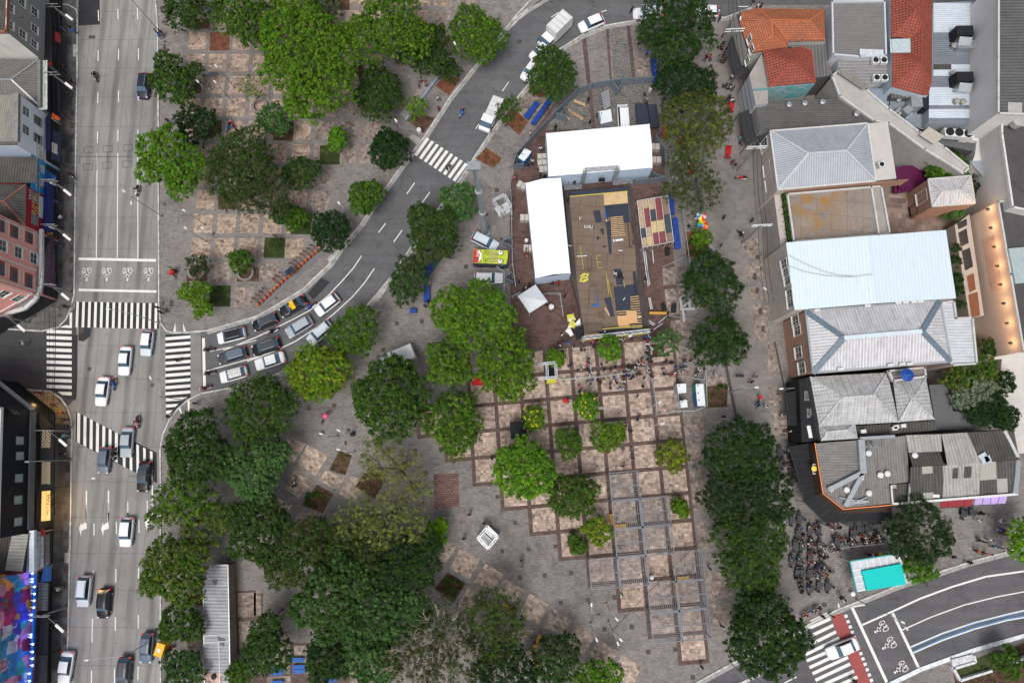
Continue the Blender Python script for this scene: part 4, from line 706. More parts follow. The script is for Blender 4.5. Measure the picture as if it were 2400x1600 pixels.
 for s in(1,-1):
  pl=MB();pl.bar((fb+.02,s*wb,z0),(rf,s*(wt+.01),zt+.01),.07,.05);pl.bar((gb-.02,s*wb*.97,z0),(rb,s*(wt+.01),zt+.01),.10,.06);m_=(rf+rb)/2;pl.bar((m_,s*(wb+.005),z0),(m_-.02,s*(wt+.01),zt),.07,.05)
  pl.box((fb-.12,s*(w_+.09),belt+.08),(.13,.19,.12))
 for sx in(1,-1):
  for s in(1,-1):
   wm=MB();wm.tube((sx*(h-.80),s*(w_-.20),.31),(sx*(h-.80),s*(w_+.005),.31),.31,n=14);wo=wm.build('wheel',black_rub,root)
   rm=MB();rm.tube((sx*(h-.80),s*(w_-.01),.31),(sx*(h-.80),s*(w_+.015),.31),.19,n=10);rm.build('rim',galv,wo)
 for s in(1,-1):
  hl=MB();hl.box((h-.24,s*w_*.70,.66),(.26,.30,.14),rz=-s*.5);hl.build('headlight',lamp_w,root)
  tl=MB();tl.box((-h+.13,s*w_*.80,tail-.10),(.14,.26,.20),rz=s*.35);tl.build('tail_light',lamp_r,root)
 if kind in('suv','wagon'):
  for s in(1,-1):
   ra=MB();ra.bar((rf-.15,s*wt*.9,top+.07),(rb+.2,s*wt*.9,top+.07),.05);ra.bar((rf-.15,s*wt*.9,top+.0),(rf-.15,s*wt*.9,top+.07),.05);ra.bar((rb+.2,s*wt*.9,top),(rb+.2,s*wt*.9,top+.07),.05);ra.build('roof_rail',galv,root)
 return Kind(root)
CK={k:car(k)for k in('sedan','hatch','suv','wagon','van')}
def put_car(kind,c,u,v,ang,paint_,label,group=None,roof=None,cat=None,s=1.0,z=.02):
 p=S(c,u,v,.7);p.z=z
 r,k=CK[kind].place(p,R(ang),label,group,s)
 if cat:r['category']=cat
 for nm in('body','pillars','mirror','roof'):
  for o in k.get(nm,[]):recolor(o,[roof if(roof and nm=='roof')else paint_])
 return r
AV='cars driving down the avenue';QU='cars queueing on the diagonal street';PK='vehicles parked beside the event area';BD='vehicles on the bend of the diagonal street'
put_car('suv','A',1325,790,-92,carpaint('navy_car_paint',(.018,.024,.04)),'dark navy boxy off-roader on the avenue beside the straggly tree',AV)
put_car('sedan','I',1150,178,-91,PW,'white saloon in the middle of the junction',AV)
put_car('hatch','I',1352,15,-93,PSW,'silver car just below the wide zebra crossing',AV,roof=PW)
put_car('sedan','I',942,458,-93,PW,'white saloon beside a blue motorcycle in the junction',AV)
put_car('sedan','I',1168,925,-90,PS,'grey saloon on the slanted zebra crossing',AV)
put_car('hatch','I',960,1092,-92,PG,'dark grey hatchback leaving the slanted zebra crossing',AV,roof=PGB)
put_car('sedan','I',1322,1240,-91,PB,'black saloon half under the loose green tree',AV,roof=PD)
put_car('hatch','M',1165,182,-91,PW,'white hatchback below the turn arrows',AV,s=1.06)
put_car('suv','M',775,725,-91,PSW,'silver SUV level with the olive tree on the avenue',AV)
put_car('hatch','M',957,835,-90,PB,'black hatchback just right of the silver SUV',AV,s=1.05)
put_car('hatch','M',1350,1245,-91,PGB,'bluish grey car beside the yellow delivery tricycle',AV,roof=PGB,s=1.04)
put_car('hatch','M',1142,1465,-91,PD,'dark car with red brake lamps at the bottom edge',AV,s=1.08)
put_car('sedan','M',605,1428,-94,PW,'white saloon hugging the left kerb at the bottom',AV)
put_car('suv','E',2125,1515,194,PW,'white SUV with black roof first in the top queue lane',QU,roof=PB)
put_car('hatch','F',82,1390,204,PB,'black hatchback second in the top queue lane',QU,roof=PD)
rt=put_car('sedan','F',340,1248,211,PB,'black taxi with a yellow band over its roof',QU)
put_car('hatch','F',655,1232,219,PW,'white hatchback behind the motorcycle, last of the middle lane',QU,s=1.05)
put_car('suv','F',398,1435,212,PS,'silver SUV with roof rails behind the black pair of cars',QU)
put_car('suv','F',588,1490,222,PSW,'pale silver SUV half hidden by the airy green tree',QU)
put_car('wagon','I',2135,132,197,PD,'dark grey estate first in the middle queue lane',QU,roof=PGB)
put_car('suv','J',92,50,198,PB,'black SUV second in the middle queue lane',QU,roof=PD)
put_car('sedan','J',128,180,198,PW,'white saloon second in the lowest queue lane',QU,s=1.04)
m_lit,nt_,b_=pm('leaf_litter_paint');tc_=nt_.nodes.new('ShaderNodeTexCoord')
nt_.links.new(ramp(nt_,nz(nt_,tc_.outputs['Object'],9,4,.8),[(.42,.08),(.5,.7)]),b_.inputs['Base Color'])
put_car('hatch','I',2145,303,196,PW,'white car with leaf littered roof first in the lowest queue lane',QU,roof=m_lit,s=1.06)
put_car('hatch','C',730,218,204,PW,'white hatchback alone on the bend of the street',BD,s=1.1)
put_car('sedan','C',1250,122,183,PW,'white saloon at the top partly under the topmost row tree',BD,s=1.1)
put_car('hatch','C',1790,108,178,PW,'white car hidden mostly under the topmost row tree',BD)
put_car('hatch','C',168,645,236,PW,'white parked car peeping from the dark green tree',BD)
put_car('hatch','C',260,470,222,PW,'white car behind the box truck under the dark green tree',BD)
put_car('van','C',1022,1090,92,PW,'white van with its rear under the upper white marquee',PK)
put_car('suv','F',2102,650,-27,PSW,'silver off-roader below the base of the tall light mast',PK)
put_car('wagon','F',2138,985,-1,PW,'white estate with roof bars below the painted bus',PK)
put_car('sedan','P',685,1250,201,PW,'white saloon crossing the red cycle path',None,s=1.03)
tb=MB()
p0=rt.location;a0=R(211);tb.box((p0.x-.15*math.cos(a0),p0.y-.15*math.sin(a0),1.49),(.62,1.36,.06),rz=a0);tb.box((p0.x+.25*math.cos(a0),p0.y+.25*math.sin(a0),1.55),(.18,.5,.12),rz=a0)
o=tb.build('taxi_roof_band',PY);o.parent=rt;o.matrix_parent_inverse=Matrix.Translation(rt.location).to_4x4().inverted()@Matrix.Identity(4)
o.matrix_parent_inverse=(Matrix.Translation(rt.location)@Matrix.Rotation(a0,4,'Z')).inverted()
def truck(label,c,u,v,ang,L=5.6,box=(3.4,2.1,2.1),cab=PW,boxm=None,name='box_truck',grp=None):
 p=S(c,u,v,0);root=thing(name,label,'truck',p,0,grp);ca,sa=math.cos(R(ang)),math.sin(R(ang))
 def F(x,y,z):return Vector((p.x+x*ca-y*sa,p.y+x*sa+y*ca,z))
 bm=boxm or plain('box_panel',(.62,.62,.62),.5,var=.1,scale=1.2);h=L/2
 b=MB();b.box(F(-h+box[0]/2,0,.85+box[2]/2),(box[0],box[1],box[2]),rz=R(ang));bo=b.build('cargo_box',bm,root)
 rb=MB()
 for k in range(5):rb.bar(F(-h+.1+k*(box[0]-.2)/4,-box[1]/2,.87+box[2]),F(-h+.1+k*(box[0]-.2)/4,box[1]/2,.87+box[2]),.05,.03)
 for s in(1,-1):rb.bar(F(-h,s*(box[1]/2),.87+box[2]),F(-h+box[0],s*(box[1]/2),.87+box[2]),.07,.05)
 rb.build('roof_frame',galv,bo)
 cb=MB();x0=-h+box[0]+.12;x1=h;zt=1.95
 pr=[(x0,.5),(x0,zt),(x1-1.0,zt+.02),(x1-.42,1.25),(x1-.05,1.02),(x1,.5)]
 for s in(1,-1):
  q=[F(x,s*.92,z)for x,z in pr];cb.face(q if s<0 else q[::-1])
 for a,d in zip(pr,pr[1:]):
  if a==(x1-1.0,zt+.02):continue
  cb.face([F(a[0],-.92,a[1]),F(a[0],.92,a[1]),F(d[0],.92,d[1]),F(d[0],-.92,d[1])][::-1])
 cb.build('cab',cab,root)
 g=MB();a,d=pr[2],pr[3];g.face([F(d[0],-.86,d[1]),F(d[0],.86,d[1]),F(a[0],.82,a[1]),F(a[0],-.82,a[1])]);g.build('windscreen',glass_b,root)
 for s in(1,-1):
  sg=MB();sg.face([F(x0+.2,s*.925,1.2),F(x1-.55,s*.925,1.2),F(x1-1.0,s*.925,1.8),F(x0+.2,s*.925,1.8)][::s]);sg.build('side_window',glass,root)
  for x in(-h+.8,h-.85):
   w_=MB();w_.tube(F(x,s*.78,.38),F(x,s*1.0,.38),.38,n=14);wo=w_.build('wheel',black_rub,root);r_=MB();r_.tube(F(x,s*.98,.38),F(x,s*1.01,.38),.2,n=10);r_.build('rim',galv,wo)
  hl=MB();hl.box(F(h-.08,s*.68,.8),(.12,.28,.16),rz=R(ang));hl.build('headlight',lamp_w,root)
  mr=MB();mr.box(F(x1-.65,s*1.05,1.35),(.1,.2,.25),rz=R(ang));mr.build('mirror',dark_metal,root)
 ch=MB();ch.box(F(-.2,0,.6),(L-.8,.9,.3),rz=R(ang));ch.build('chassis',dark_metal,root)
 return root
truck('white box truck parked on the bend with its rear doors towards the kerb','C',385,350,227,6.2,(3.9,2.2,2.2),grp='delivery trucks')
truck('white box van tucked under the large dense green tree','J',1300,175,203,6.0,(4.0,2.1,2.0),grp='delivery trucks')
truck('white pickup van with a long flat load bed driving down the diagonal street','B',2165,1075,247,6.0,(3.6,1.85,.35),name='flatbed_truck',grp='delivery trucks')
def painted_bus():
 c,s=S('F',2155,790,2.6),R(-2.5);p=Vector((c.x,c.y,0));root=thing('painted_bus','old bus painted with a green eyed face and the word BIKE, beside two cars','bus',p)
 ca,sa=math.cos(s),math.sin(s)
 def F(x,y,z):return Vector((p.x+x*ca-y*sa,p.y+x*sa+y*ca,z))
 L,Wd,Ht=5.3,2.15,2.6
 gfm,nt,b=pm('spray_painted_side');tc=nt.nodes.new('ShaderNodeTexCoord')
 v=nt.nodes.new('ShaderNodeTexVoronoi');v.inputs['Scale'].default_value=3.2;nt.links.new(tc.outputs['Object'],v.inputs['Vector'])
 sh=nt.nodes.new('ShaderNodeSeparateColor');nt.links.new(v.outputs['Color'],sh.inputs[0])
 nt.links.new(ramp(nt,sh.outputs[0],[(.1,(.01,.02,.05)),(.35,(.0,.12,.15)),(.6,(.01,.03,.07)),(.8,(.2,.01,.06)),(.9,(.01,.06,.1))]),b.inputs['Base Color'])
 bd=MB();bd.box(F(0,0,.35+(Ht-.35)/2),(L,Wd,Ht-.35),rz=s);body=bd.build('body',gfm,root)
 def sheet(nm,pts,z,m,par=None):
  q=MB();pp=[(F(x,y,z))for x,y in pts];q.face(pp if cw([(a.x,a.y)for a in pp])else pp[::-1]);return q.build(nm,m,par or root)
 def disc_(nm,x,y,r,z,m,par,sx=1):return sheet(nm,[(x+r*sx*math.cos(t*math.pi/10),y+r*math.sin(t*math.pi/10))for t in range(20)],z,m,par)
 green=plain('spray_green',(.42,.52,.03),.6,var=.2);red=plain('spray_red',(.45,.05,.04),.6,var=.4,scale=2);blk=plain('spray_black',(.015,.015,.02),.6);wht=plain('spray_white',(.8,.8,.78),.6);tan_=plain('weathered_band',(.38,.36,.12),.8,var=.5,scale=6)
 rf=sheet('roof',[(-L/2,-Wd/2),(L/2,-Wd/2),(L/2,Wd/2),(-L/2,Wd/2)],Ht+.004,green)
 sheet('red_panel',[(-L/2+.02,-Wd/2+.04),(-1.45,-Wd/2+.12),(-1.35,0),(-1.5,Wd/2-.05),(-L/2+.02,Wd/2-.04)],Ht+.008,red,rf)
 sheet('pale_patch',[(-1.75,-Wd/2+.15),(-1.38,-.4),(-1.35,.3),(-1.7,.95),(-1.85,.75),(-1.62,.2),(-1.75,-.3)],Ht+.012,wht,rf)
 for y,hh in((.66,.24),(-.02,.25),(-.72,.20)):
  sheet('weathered_band',[(-.35,y-hh),(1.15,y-hh),(1.15,y+hh),(-.35,y+hh)],Ht+.010,tan_,rf)
 for y in(.36,-.34):sheet('outline',[(-.75,y-.04),(1.2,y-.035),(1.2,y+.035),(-.75,y+.04)],Ht+.014,blk,rf)
 for y in(.68,-.66):
  disc_('eye_ring',1.58,y,.44,Ht+.016,blk,rf);disc_('eye_rim',1.55,y,.40,Ht+.020,green,rf);disc_('eye_line',1.50,y,.36,Ht+.024,blk,rf);disc_('eye_white',1.47,y,.32,Ht+.028,wht,rf);disc_('pupil',1.50,y+.12,.12,Ht+.032,blk,rf)
  disc_('nostril_ring',-.72,y,.36,Ht+.016,blk,rf);disc_('nostril_rim',-.72,y,.31,Ht+.020,green,rf);disc_('nostril',-.72,y,.14,Ht+.024,blk,rf)
 sheet('front_edge',[(L/2-.25,-Wd/2),(L/2,-Wd/2),(L/2,Wd/2),(L/2-.12,Wd/2),(L/2-.04,0)],Ht+.012,PD,rf)
 sheet('outline',[(-1.02,-.8),(-.98,-.8),(-1.0,.8),(-1.04,.8)],Ht+.014,blk,rf)
 text3d('BIKE',F(-2.12,.92,Ht+.02),s-math.pi/2,.52,wht,rf,'lettering')
 for sx in(-1,1):
  for sy in(-1,1):
   w_=MB();w_.tube(F(sx*1.7,sy*(Wd/2-.2),.42),F(sx*1.7,sy*(Wd/2+.01),.42),.42,n=14);w_.build('wheel',black_rub,root)
 g=MB();g.box(F(L/2+.006,0,1.75),(.02,Wd-.3,.8),rz=s);g.build('windscreen',glass,root)
 for k in range(5):q=MB();q.box(F(-2+k*.95,-Wd/2-.004,1.95),(.7,.02,.5),rz=s);q.build('side_window',glass,root)
def text3d(txt,loc,rz,size,mat,parent=None,name='lettering',ext=.01,rot=None,cat=None):
 cu=bpy.data.curves.new(name,'FONT');cu.body=txt;cu.size=size;cu.extrude=ext
 o=bpy.data.objects.new(name,cu);COL.objects.link(o)
 dg=bpy.context.evaluated_depsgraph_get();me=bpy.data.meshes.new_from_object(o.evaluated_get(dg));bpy.data.objects.remove(o);bpy.data.curves.remove(cu)
 me.name=name;me.materials.clear();me.materials.append(mat)
 Mx=Matrix.Translation(loc)@(rot.to_4x4()if rot is not None else Matrix.Rotation(rz,4,'Z'))
 me.transform(Mx);off=Vector((0,0,0));pp=parent
 while pp is not None:off+=pp.location;pp=pp.parent
 me.transform(Matrix.Translation(-off));o=bpy.data.objects.new(name,me);COL.objects.link(o)
 if parent:o.parent=parent
 return o
painted_bus()
def moto():
 root=thing('motorcycle','m','motorcycle');b=MB()
 b.box((.05,0,.72),(.55,.24,.22),taper=.8);b.box((.0,0,.45),(.6,.22,.3));b.box((.62,0,.78),(.22,.18,.22));b.build('fuel_tank',PR,root)
 s=MB();s.box((-.42,0,.80),(.62,.24,.10));s.build('seat',seat_m,root)
 for x in(.68,-.68):
  w_=MB();w_.tube((x,-.055,.30),(x,.055,.30),.30,n=14);wo=w_.build('wheel',black_rub,root);r_=MB();r_.tube((x,-.06,.30),(x,.06,.30),.17,n=10);r_.build('rim',galv,wo)
  f=MB();f.box((x*1.02,0,.62),(.42,.13,.05));f.build('mudguard',PD,root)
 hb=MB();hb.bar((.48,-.36,1.02),(.48,.36,1.02),.035);hb.bar((.68,.06,.3),(.48,.06,1.0),.04);hb.bar((.68,-.06,.3),(.48,-.06,1.0),.04);hb.build('handlebar',galv,root)
 for s_ in(1,-1):m_=MB();m_.box((.42,s_*.34,1.14),(.04,.13,.09));m_.build('mirror',dark_metal,root)
 e=MB();e.tube((-.1,.16,.34),(-.85,.18,.40),.05,n=8);e.build('exhaust',galv,root)
 hl=MB();hl.tube((.70,0,.86),(.78,0,.85),.09,n=10);hl.build('headlight',lamp_w,root);tl=MB();tl.box((-.80,0,.78),(.08,.16,.07));tl.build('tail_light',lamp_r,root)
 return Kind(root)
MOTO=moto()
def bicycle(cargo=False):
 root=thing('bicycle','b','bicycle')
 for x in(.52,-.52):
  w_=MB();n=14
  for k in range(n):
   a,b=2*math.pi*k/n,2*math.pi*(k+1)/n;w_.bar((x+.33*math.cos(a),0,.34+.33*math.sin(a)),(x+.33*math.cos(b),0,.34+.33*math.sin(b)),.035)
  for k in range(5):a=math.pi*k/5;w_.bar((x+.33*math.cos(a),0,.34+.33*math.sin(a)),(x-.33*math.cos(a),0,.34-.33*math.sin(a)),.012)
  w_.build('wheel',black_rub,root)
 f=MB()
 for a,b in(((-.52,.34),(-.12,.32)),((-.12,.32),(-.22,.78)),((-.52,.34),(-.20,.72)),((-.12,.32),(.36,.78)),((-.21,.74),(.36,.80)),((.52,.34),(.36,.92))):f.bar((a[0],0,a[1]),(b[0],0,b[1]),.045)
 f.build('frame',PR,root)
 hb=MB();hb.bar((.36,-.28,.98),(.36,.28,.98),.035);hb.bar((.36,0,.9),(.36,0,.98),.035);hb.build('handlebar',dark_metal,root)
 s=MB();s.box((-.25,0,.86),(.27,.15,.06),taper=.8);s.build('saddle',seat_m,root)
 return Kind(root)
BIKE=bicycle()
orange=plain('orange_paint',(.62,.10,.015),.5,var=.15)
RK='orange share bicycles docked in a row'
rail=thing('docking_rail','long grey docking rail with orange bicycle posts beside the diagonal street','bike rack',S('F',320,980))
q=MB();a_,b_2=S('F',35,1255),S('F',628,735);d_=(b_2-a_).normalized();n_=Vector((-d_.y,d_.x,0));q.bar(a_+n_*0+Vector((0,0,.05)),b_2+Vector((0,0,.05)),.75,.1);q.build('base_plate',plain('dull_steel',(.16,.17,.18),.6,.3),rail)
k=0;us=[(30,1235),(62,1205),(95,1175),(125,1145),(152,1115),(184,1087),(215,1060),(246,1030),(278,1000),(310,970),(340,945),(373,915),(403,888),(435,860),(466,832),(497,805),(528,777),(560,750),(593,722)]
for i,(u,v)in enumerate(us):
 p=S('F',u+5,v);pst=MB();pst.box((p.x,p.y,.45),(.42,.34,.8),rz=math.atan2(n_.y,n_.x),taper=.7);pst.build('dock_post',orange,rail)
 if i in(4,5,18,9,10):continue
 p2=p+n_*.95;an=math.atan2(-n_.y,-n_.x)
 r_,kk=BIKE.place((p2.x,p2.y,.01),an+R(8),'x',RK)
 k+=1;r_['label']='orange share bicycle, %s from the lower end of the docking rail'%['first','second','third','fourth','fifth','sixth','seventh','eighth','ninth','tenth','eleventh','twelfth','thirteenth','fourteenth','fifteenth'][k-1]
 for o in kk['frame']:recolor(o,[orange])
for(u,v)in((300,925),):
 t=thing('ticket_terminal','two dark solar panels on posts among the orange bicycles','terminal',S('F',u,v))
 for du,dv in((-8,8),(25,-18)):w_=MB();p=S('F',u+du,v+dv,2.2);w_.box(p,(.75,.85,.05),rz=R(38));w_.build('solar_panel',plain('solar_cell',(.02,.035,.06),.2),t);w_=MB();w_.tube((p.x,p.y,0),(p.x,p.y,2.2),.05);w_.build('post',grey_metal,t)
# ================================================================ BUILDINGS
w_frame=plain('white_window_frame',(.62,.62,.6),.5);g_dark=plain('window_pane',(.025,.03,.035),.15,0,.6)
metal_w=plain('white_enamel',(.62,.63,.62),.45);grimy_w=grimy('stained_white_trim',(.55,.54,.52),.6)
duct_m=plain('sheet_metal_duct',(.42,.45,.47),.35,.6)
def wall_frame(a,b,z0=0):
 a=Vector((a[0],a[1],0));b=Vector((b[0],b[1],0));d=(b-a);L=d.length;d.normalize();n=Vector((d.y,-d.x,0))
 return a,d,n,L
def on_wall(a,b,px,py):
 a,d,n,L=wall_frame(a,b);C=Vector((0,0,HC));r=RM@Vector((px-1200,-(py-800),-FPX))
 t=n.dot(a-C)/n.dot(r);P=C+r*t;return(P-a).dot(d),P.z
def wpt(a,b,s,z,o=0.0):
 a,d,n,L=wall_frame(a,b);p=a+d*s+n*o;return Vector((p.x,p.y,z))
def wbox(mb,a,b,s0,s1,z0,z1,o0,o1,mi=0):
 A=[wpt(a,b,s,z,o)for o in(o0,o1)for(s,z)in((s0,z0),(s1,z0),(s1,z1),(s0,z1))]
 for q in((4,5,6,7),(0,3,2,1),(0,1,5,4),(1,2,6,5),(2,3,7,6),(3,0,4,7)):mb.face([A[i]for i in q],mi)
def window(root,a,b,px,py,w_=1.1,h_=1.4,frame=None,pane=None,bars=2,sill=True):
 s,z=on_wall(a,b,px,py);fr=MB();f=frame or w_frame
 for(s0,s1,z0,z1)in((s-w_/2-.1,s+w_/2+.1,z+h_/2,z+h_/2+.12),(s-w_/2-.1,s+w_/2+.1,z-h_/2-.12,z-h_/2),(s-w_/2-.1,s-w_/2,z-h_/2,z+h_/2),(s+w_/2,s+w_/2+.1,z-h_/2,z+h_/2)):wbox(fr,a,b,s0,s1,z0,z1,-.02,.07)
 for k in range(1,bars):wbox(fr,a,b,s-w_/2+k*w_/bars-.03,s-w_/2+k*w_/bars+.03,z-h_/2,z+h_/2,-.02,.03)
 if bars>1:wbox(fr,a,b,s-w_/2,s+w_/2,z-.03,z+.03,-.02,.028)
 if sill:wbox(fr,a,b,s-w_/2-.15,s+w_/2+.15,z-h_/2-.2,z-h_/2-.121,-.02,.2)
 o=fr.build('window',f,root);pn=MB();pn.face([wpt(a,b,*q,.012)for q in((s-w_/2,z-h_/2),(s+w_/2,z-h_/2),(s+w_/2,z+h_/2),(s-w_/2,z+h_/2))]);pn.build('pane',pane or g_dark,o)
def P_(c,l,z):return[S(c,u,v,z)for u,v in l]
def faces(name,root,mat,verts,fs,par=None):
 mb=MB()
 for f in fs:
  p=[verts[i]for i in f];n=(p[1]-p[0]).cross(p[2]-p[0])
  mb.face(p if n.z>0 else p[::-1])
 return mb.build(name,mat,par or root)
def hip(root,e,r0,r1,mat,ridge_m=None,name='roof',rw=.3):
 V=list(e)+[r0,r1];o=faces(name,root,mat,V,[(0,1,5,4),(1,2,5),(2,3,4,5),(3,0,4)])
 if ridge_m:
  for a,b in((V[4],V[5]),(V[0],V[4]),(V[3],V[4]),(V[1],V[5]),(V[2],V[5])):mb=MB();mb.bar(a+Vector((0,0,.05)),b+Vector((0,0,.05)),rw,.1);mb.build('ridge',ridge_m,o)
 return o
def block(name,label,foot,h,wallm,roofm,z0=0,parapet=None,pm_=None,group=None,cat='building',roof_name='roof',inset=.0):
 c=sum((Vector((p[0],p[1],0))for p in foot),Vector((0,0,0)))/len(foot)
 root=thing(name,label,cat,(c.x,c.y,0),0,group)
 mb=MB();mb.prism(foot,z0,h,top=False);mb.build('wall',wallm,root)
 if roofm:
  rb=MB();pts=[(p[0],p[1])for p in foot]
  if not cw([(p[0],p[1])for p in foot]):pts=pts[::-1]
  rb.face([(x,y,h-(.0 if not parapet else parapet)+.002)for x,y in pts]);rb.build(roof_name,roofm,root)
 if parapet:
  pb=MB();n=len(foot)
  for i in range(n):
   a,b=Vector((foot[i][0],foot[i][1],h-parapet/2+.03)),Vector((foot[(i+1)%n][0],foot[(i+1)%n][1],h-parapet/2+.03));d=(b-a).normalized()*.1
   pb.bar(a-d,b+d*.9,.24,parapet+.06)
  pb.build('parapet',pm_ or wallm,root)
 return root
def ac_unit(root,p,rz=0,sz=(.85,.35,.6),fan=True):
 b=MB();b.box((p[0],p[1],p[2]+sz[2]/2+.1),sz,rz=rz);o=b.build('air_conditioner',metal_w,root)
 if fan:
  f=MB();f.tube((p[0],p[1],p[2]+sz[2]+.1),(p[0],p[1],p[2]+sz[2]+.13),min(sz[0],sz[1])*.42,n=14);f.build('fan',dark_metal,o)
def vent(root,p,r=.28,h=.6,m=None):
 b=MB();b.lathe(p,[(r*.7,0),(r*.7,h*.5),(r,h*.6),(r*1.05,h*.8),(r*.6,h)],12);b.build('roof_vent',m or galv,root)
def duct(root,pts,r=.3,square=True,m=None):
 b=MB()
 for p,q in zip(pts,pts[1:]):(b.bar(p,q,r*2,r*2)if square else b.tube(p,q,r,n=10))
 b.build('duct',m or duct_m,root)
corr_grey=corrugated('grey_fibre_cement_sheet',(.22,.21,.195),(.09,.085,.08),.42,.6,.8)
corr_dark=corrugated('dark_fibre_cement_sheet',(.12,.115,.105),(.035,.033,.03),.42,.6,.85,spec=.15)
corr_beige=corrugated('beige_roof_sheet',(.30,.28,.245),(.16,.145,.125),.30,.45,.75)
corr_mix=corrugated('patched_roof_sheet',(.13,.125,.115),(.04,.038,.036),.42,.6,.85,spec=.15,patch=((1.4,2.6,1),(.42,.41,.37),.72))
corr_light=corrugated('light_aged_roof_sheet',(.44,.43,.40),(.24,.23,.21),.45,.65,.8,spec=.2)
plast=lambda n,c,d=.5:grimy(n,c,d,1.0,.5)
FA,FB_=G(146,0),G(119,1600)
def lf(py,back=0,z=0):
 x=146+(119-146)*py/1600.0;p=G(x,py,0);return Vector((p.x-back,p.y,0))
def lfz(px,py,z):
 p=G(px,py,z);t=(FA.y-p.y)/(FA.y-FB_.y);return Vector((FA.x+(FB_.x-FA.x)*t,p.y,0))
def left_block(name,label,y0,y1,h,wallm,roofm,**k):
 a,b=lfz(97,y0,4.4),lfz(97,y1,4.4);a0,b0=a-Vector((15,0,0)),b-Vector((15,0,0))
 r_=block(name,label,[b,a,a0,b0],h,wallm,roofm,**k);sf_=MB();wbox(sf_,b,a,.3,(a-b).length-.3,.05,3.1,0,.05);sf_.build('shop_front',grimy('dark_shop_front',(.035,.035,.038),.8),r_)
 return r_,b,a
NSIDE='shop buildings along the left of the avenue'
r1,a1,b1=left_block('apartment_block','grey plastered block with small windows at the top left corner',-60,141,11.8,grimy('grey_plaster',(.30,.30,.29),.7,.7,.6),corr_dark,parapet=.5,pm_=plain('brick_edge',(.26,.12,.08),.8),group=NSIDE)
for x,y in((23,17),(22,57),(52,80),(80,27),(80,68),(79,103),(50,5)):window(r1,a1,b1,x,y,1.15,1.15)
wg=MB();s_,z_=on_wall(a1,b1,52,42);wbox(wg,a1,b1,s_-.8,s_+.8,z_-.8,z_+.8,-.02,.03);wg.build('blocked_window',grimy('pale_block_infill',(.32,.31,.29),.4),r1)
pale=MB();q=[wpt(a1,b1,-.03,0.1)];A=a1;q=[Vector((A.x,A.y-.03,.1)),Vector((A.x-15,A.y-.03,.1)),Vector((A.x-15,A.y-.03,11.7)),Vector((A.x,A.y-.03,11.7))];pale.face(q);pale.build('party_wall',grimy('limewashed_wall',(.66,.63,.58),.6,.5,.6),r1)
for(x,y)in((40,5),(42,42),(36,82),(76,40)):
 s_,z_=on_wall(a1,b1,x,y);f=MB();f.tube(wpt(a1,b1,s_,z_,.05),wpt(a1,b1,s_,z_,.9),.03,n=5);f.tube(wpt(a1,b1,s_-.4,z_,.8),wpt(a1,b1,s_+.4,z_+.2,.8),.03,n=5);f.build('clothes_bracket',dark_metal,r1)
r2,a2,b2=left_block('low_shop','low shop with a grey hipped corrugated roof and pale gutter',141,256,5.2,plast('shop_plaster',(.32,.31,.29)),None,group=NSIDE)
e=[S('A',-260,545,5.3),S('A',355,548,5.3),S('A',352,962,5.3),S('A',-260,1010,5.3)]
hip(r2,[e[0],e[1],e[2],e[3]],S('A',-150,732,6.9),S('A',104,732,6.9),corr_grey,galv,rw=.25)
g_=MB();g_.bar(S('A',396,560,5.2),S('A',396,1010,5.2),1.35,.12);g_.build('gutter',plain('pale_green_gutter',(.46,.48,.45),.7,var=.3),r2)
g_=MB();g_.bar(S('A',366,560,5.5),S('A',366,985,5.5),.5,.5);g_.build('parapet',grimy('sooty_parapet',(.2,.2,.19),.8),r2)
r3,a3,b3=left_block('white_house','white rendered house with four barred windows and a beige sheet roof',258,372,8.9,grimy('white_render',(.78,.82,.88),.25,.5,.8),None,group=NSIDE)
for x,y in((60,262),(60,305),(87,283),(87,325)):window(r3,a3,b3,x,y,1.25,1.25,grey_metal if x>80 else w_frame,None,3)
faces('roof',r3,corr_beige,[S('A',-300,880,8.9),S('A',138,870,8.9),S('A',135,1300,8.9),S('A',-300,1300,8.9)],[(0,1,2,3)])
pb=MB();pb.bar(S('A',152,862,8.9),S('A',146,1305,8.9),.9,.5);pb.build('parapet',grimy('mouldy_parapet',(.24,.23,.22),.9,1.5,.3),r3)
pw=MB();A=a3;pw.face([Vector((A.x,A.y-.03,.1)),Vector((A.x-15,A.y-.03,.1)),Vector((A.x-15,A.y-.03,8.7)),Vector((A.x,A.y-.03,8.7))]);pw.build('party_wall',grimy('pale_blue_party_wall',(.50,.58,.72),.25,.5,.8),r3)
r4,a4,b4=left_block('blue_shop','shop with a bright blue front and dark sheet roof',372,452,6.2,plain('cyan_blue_wall',(.015,.30,.65),.5,var=.2),None,group=NSIDE)
faces('roof',r4,corr_dark,[S('A',-300,1448,6.4),S('A',350,1445,6.4),S('E',325,112,6.4),S('E',-300,125,6.4)],[(0,1,2,3)])
mb=MB();wbox(mb,a4,b4,.3,8.5,5.0,5.15,.02,.12);wbox(mb,a4,b4,.3,8.5,4.4,4.5,.02,.12);mb.build('trim',plain('rust_stained_trim',(.5,.42,.38),.7,var=.4),r4)
for s0 in(1.2,3.4,5.6):mb=MB();wbox(mb,a4,b4,s0,s0+1.3,3.5,4.2,.02,.1);mb.build('sign',plain('pale_sign',(.6,.6,.58),.6),r4)
r5,a5,b5=left_block('red_shop','shop with a dark red front lettered in gold and white',452,543,8.1,plain('dark_red_wall',(.34,.015,.035),.6,var=.15),None,group=NSIDE)
e5=[S('E',-300,125,8.1),S('E',240,128,8.1),S('E',235,500,8.1),S('E',-300,420,8.1)]
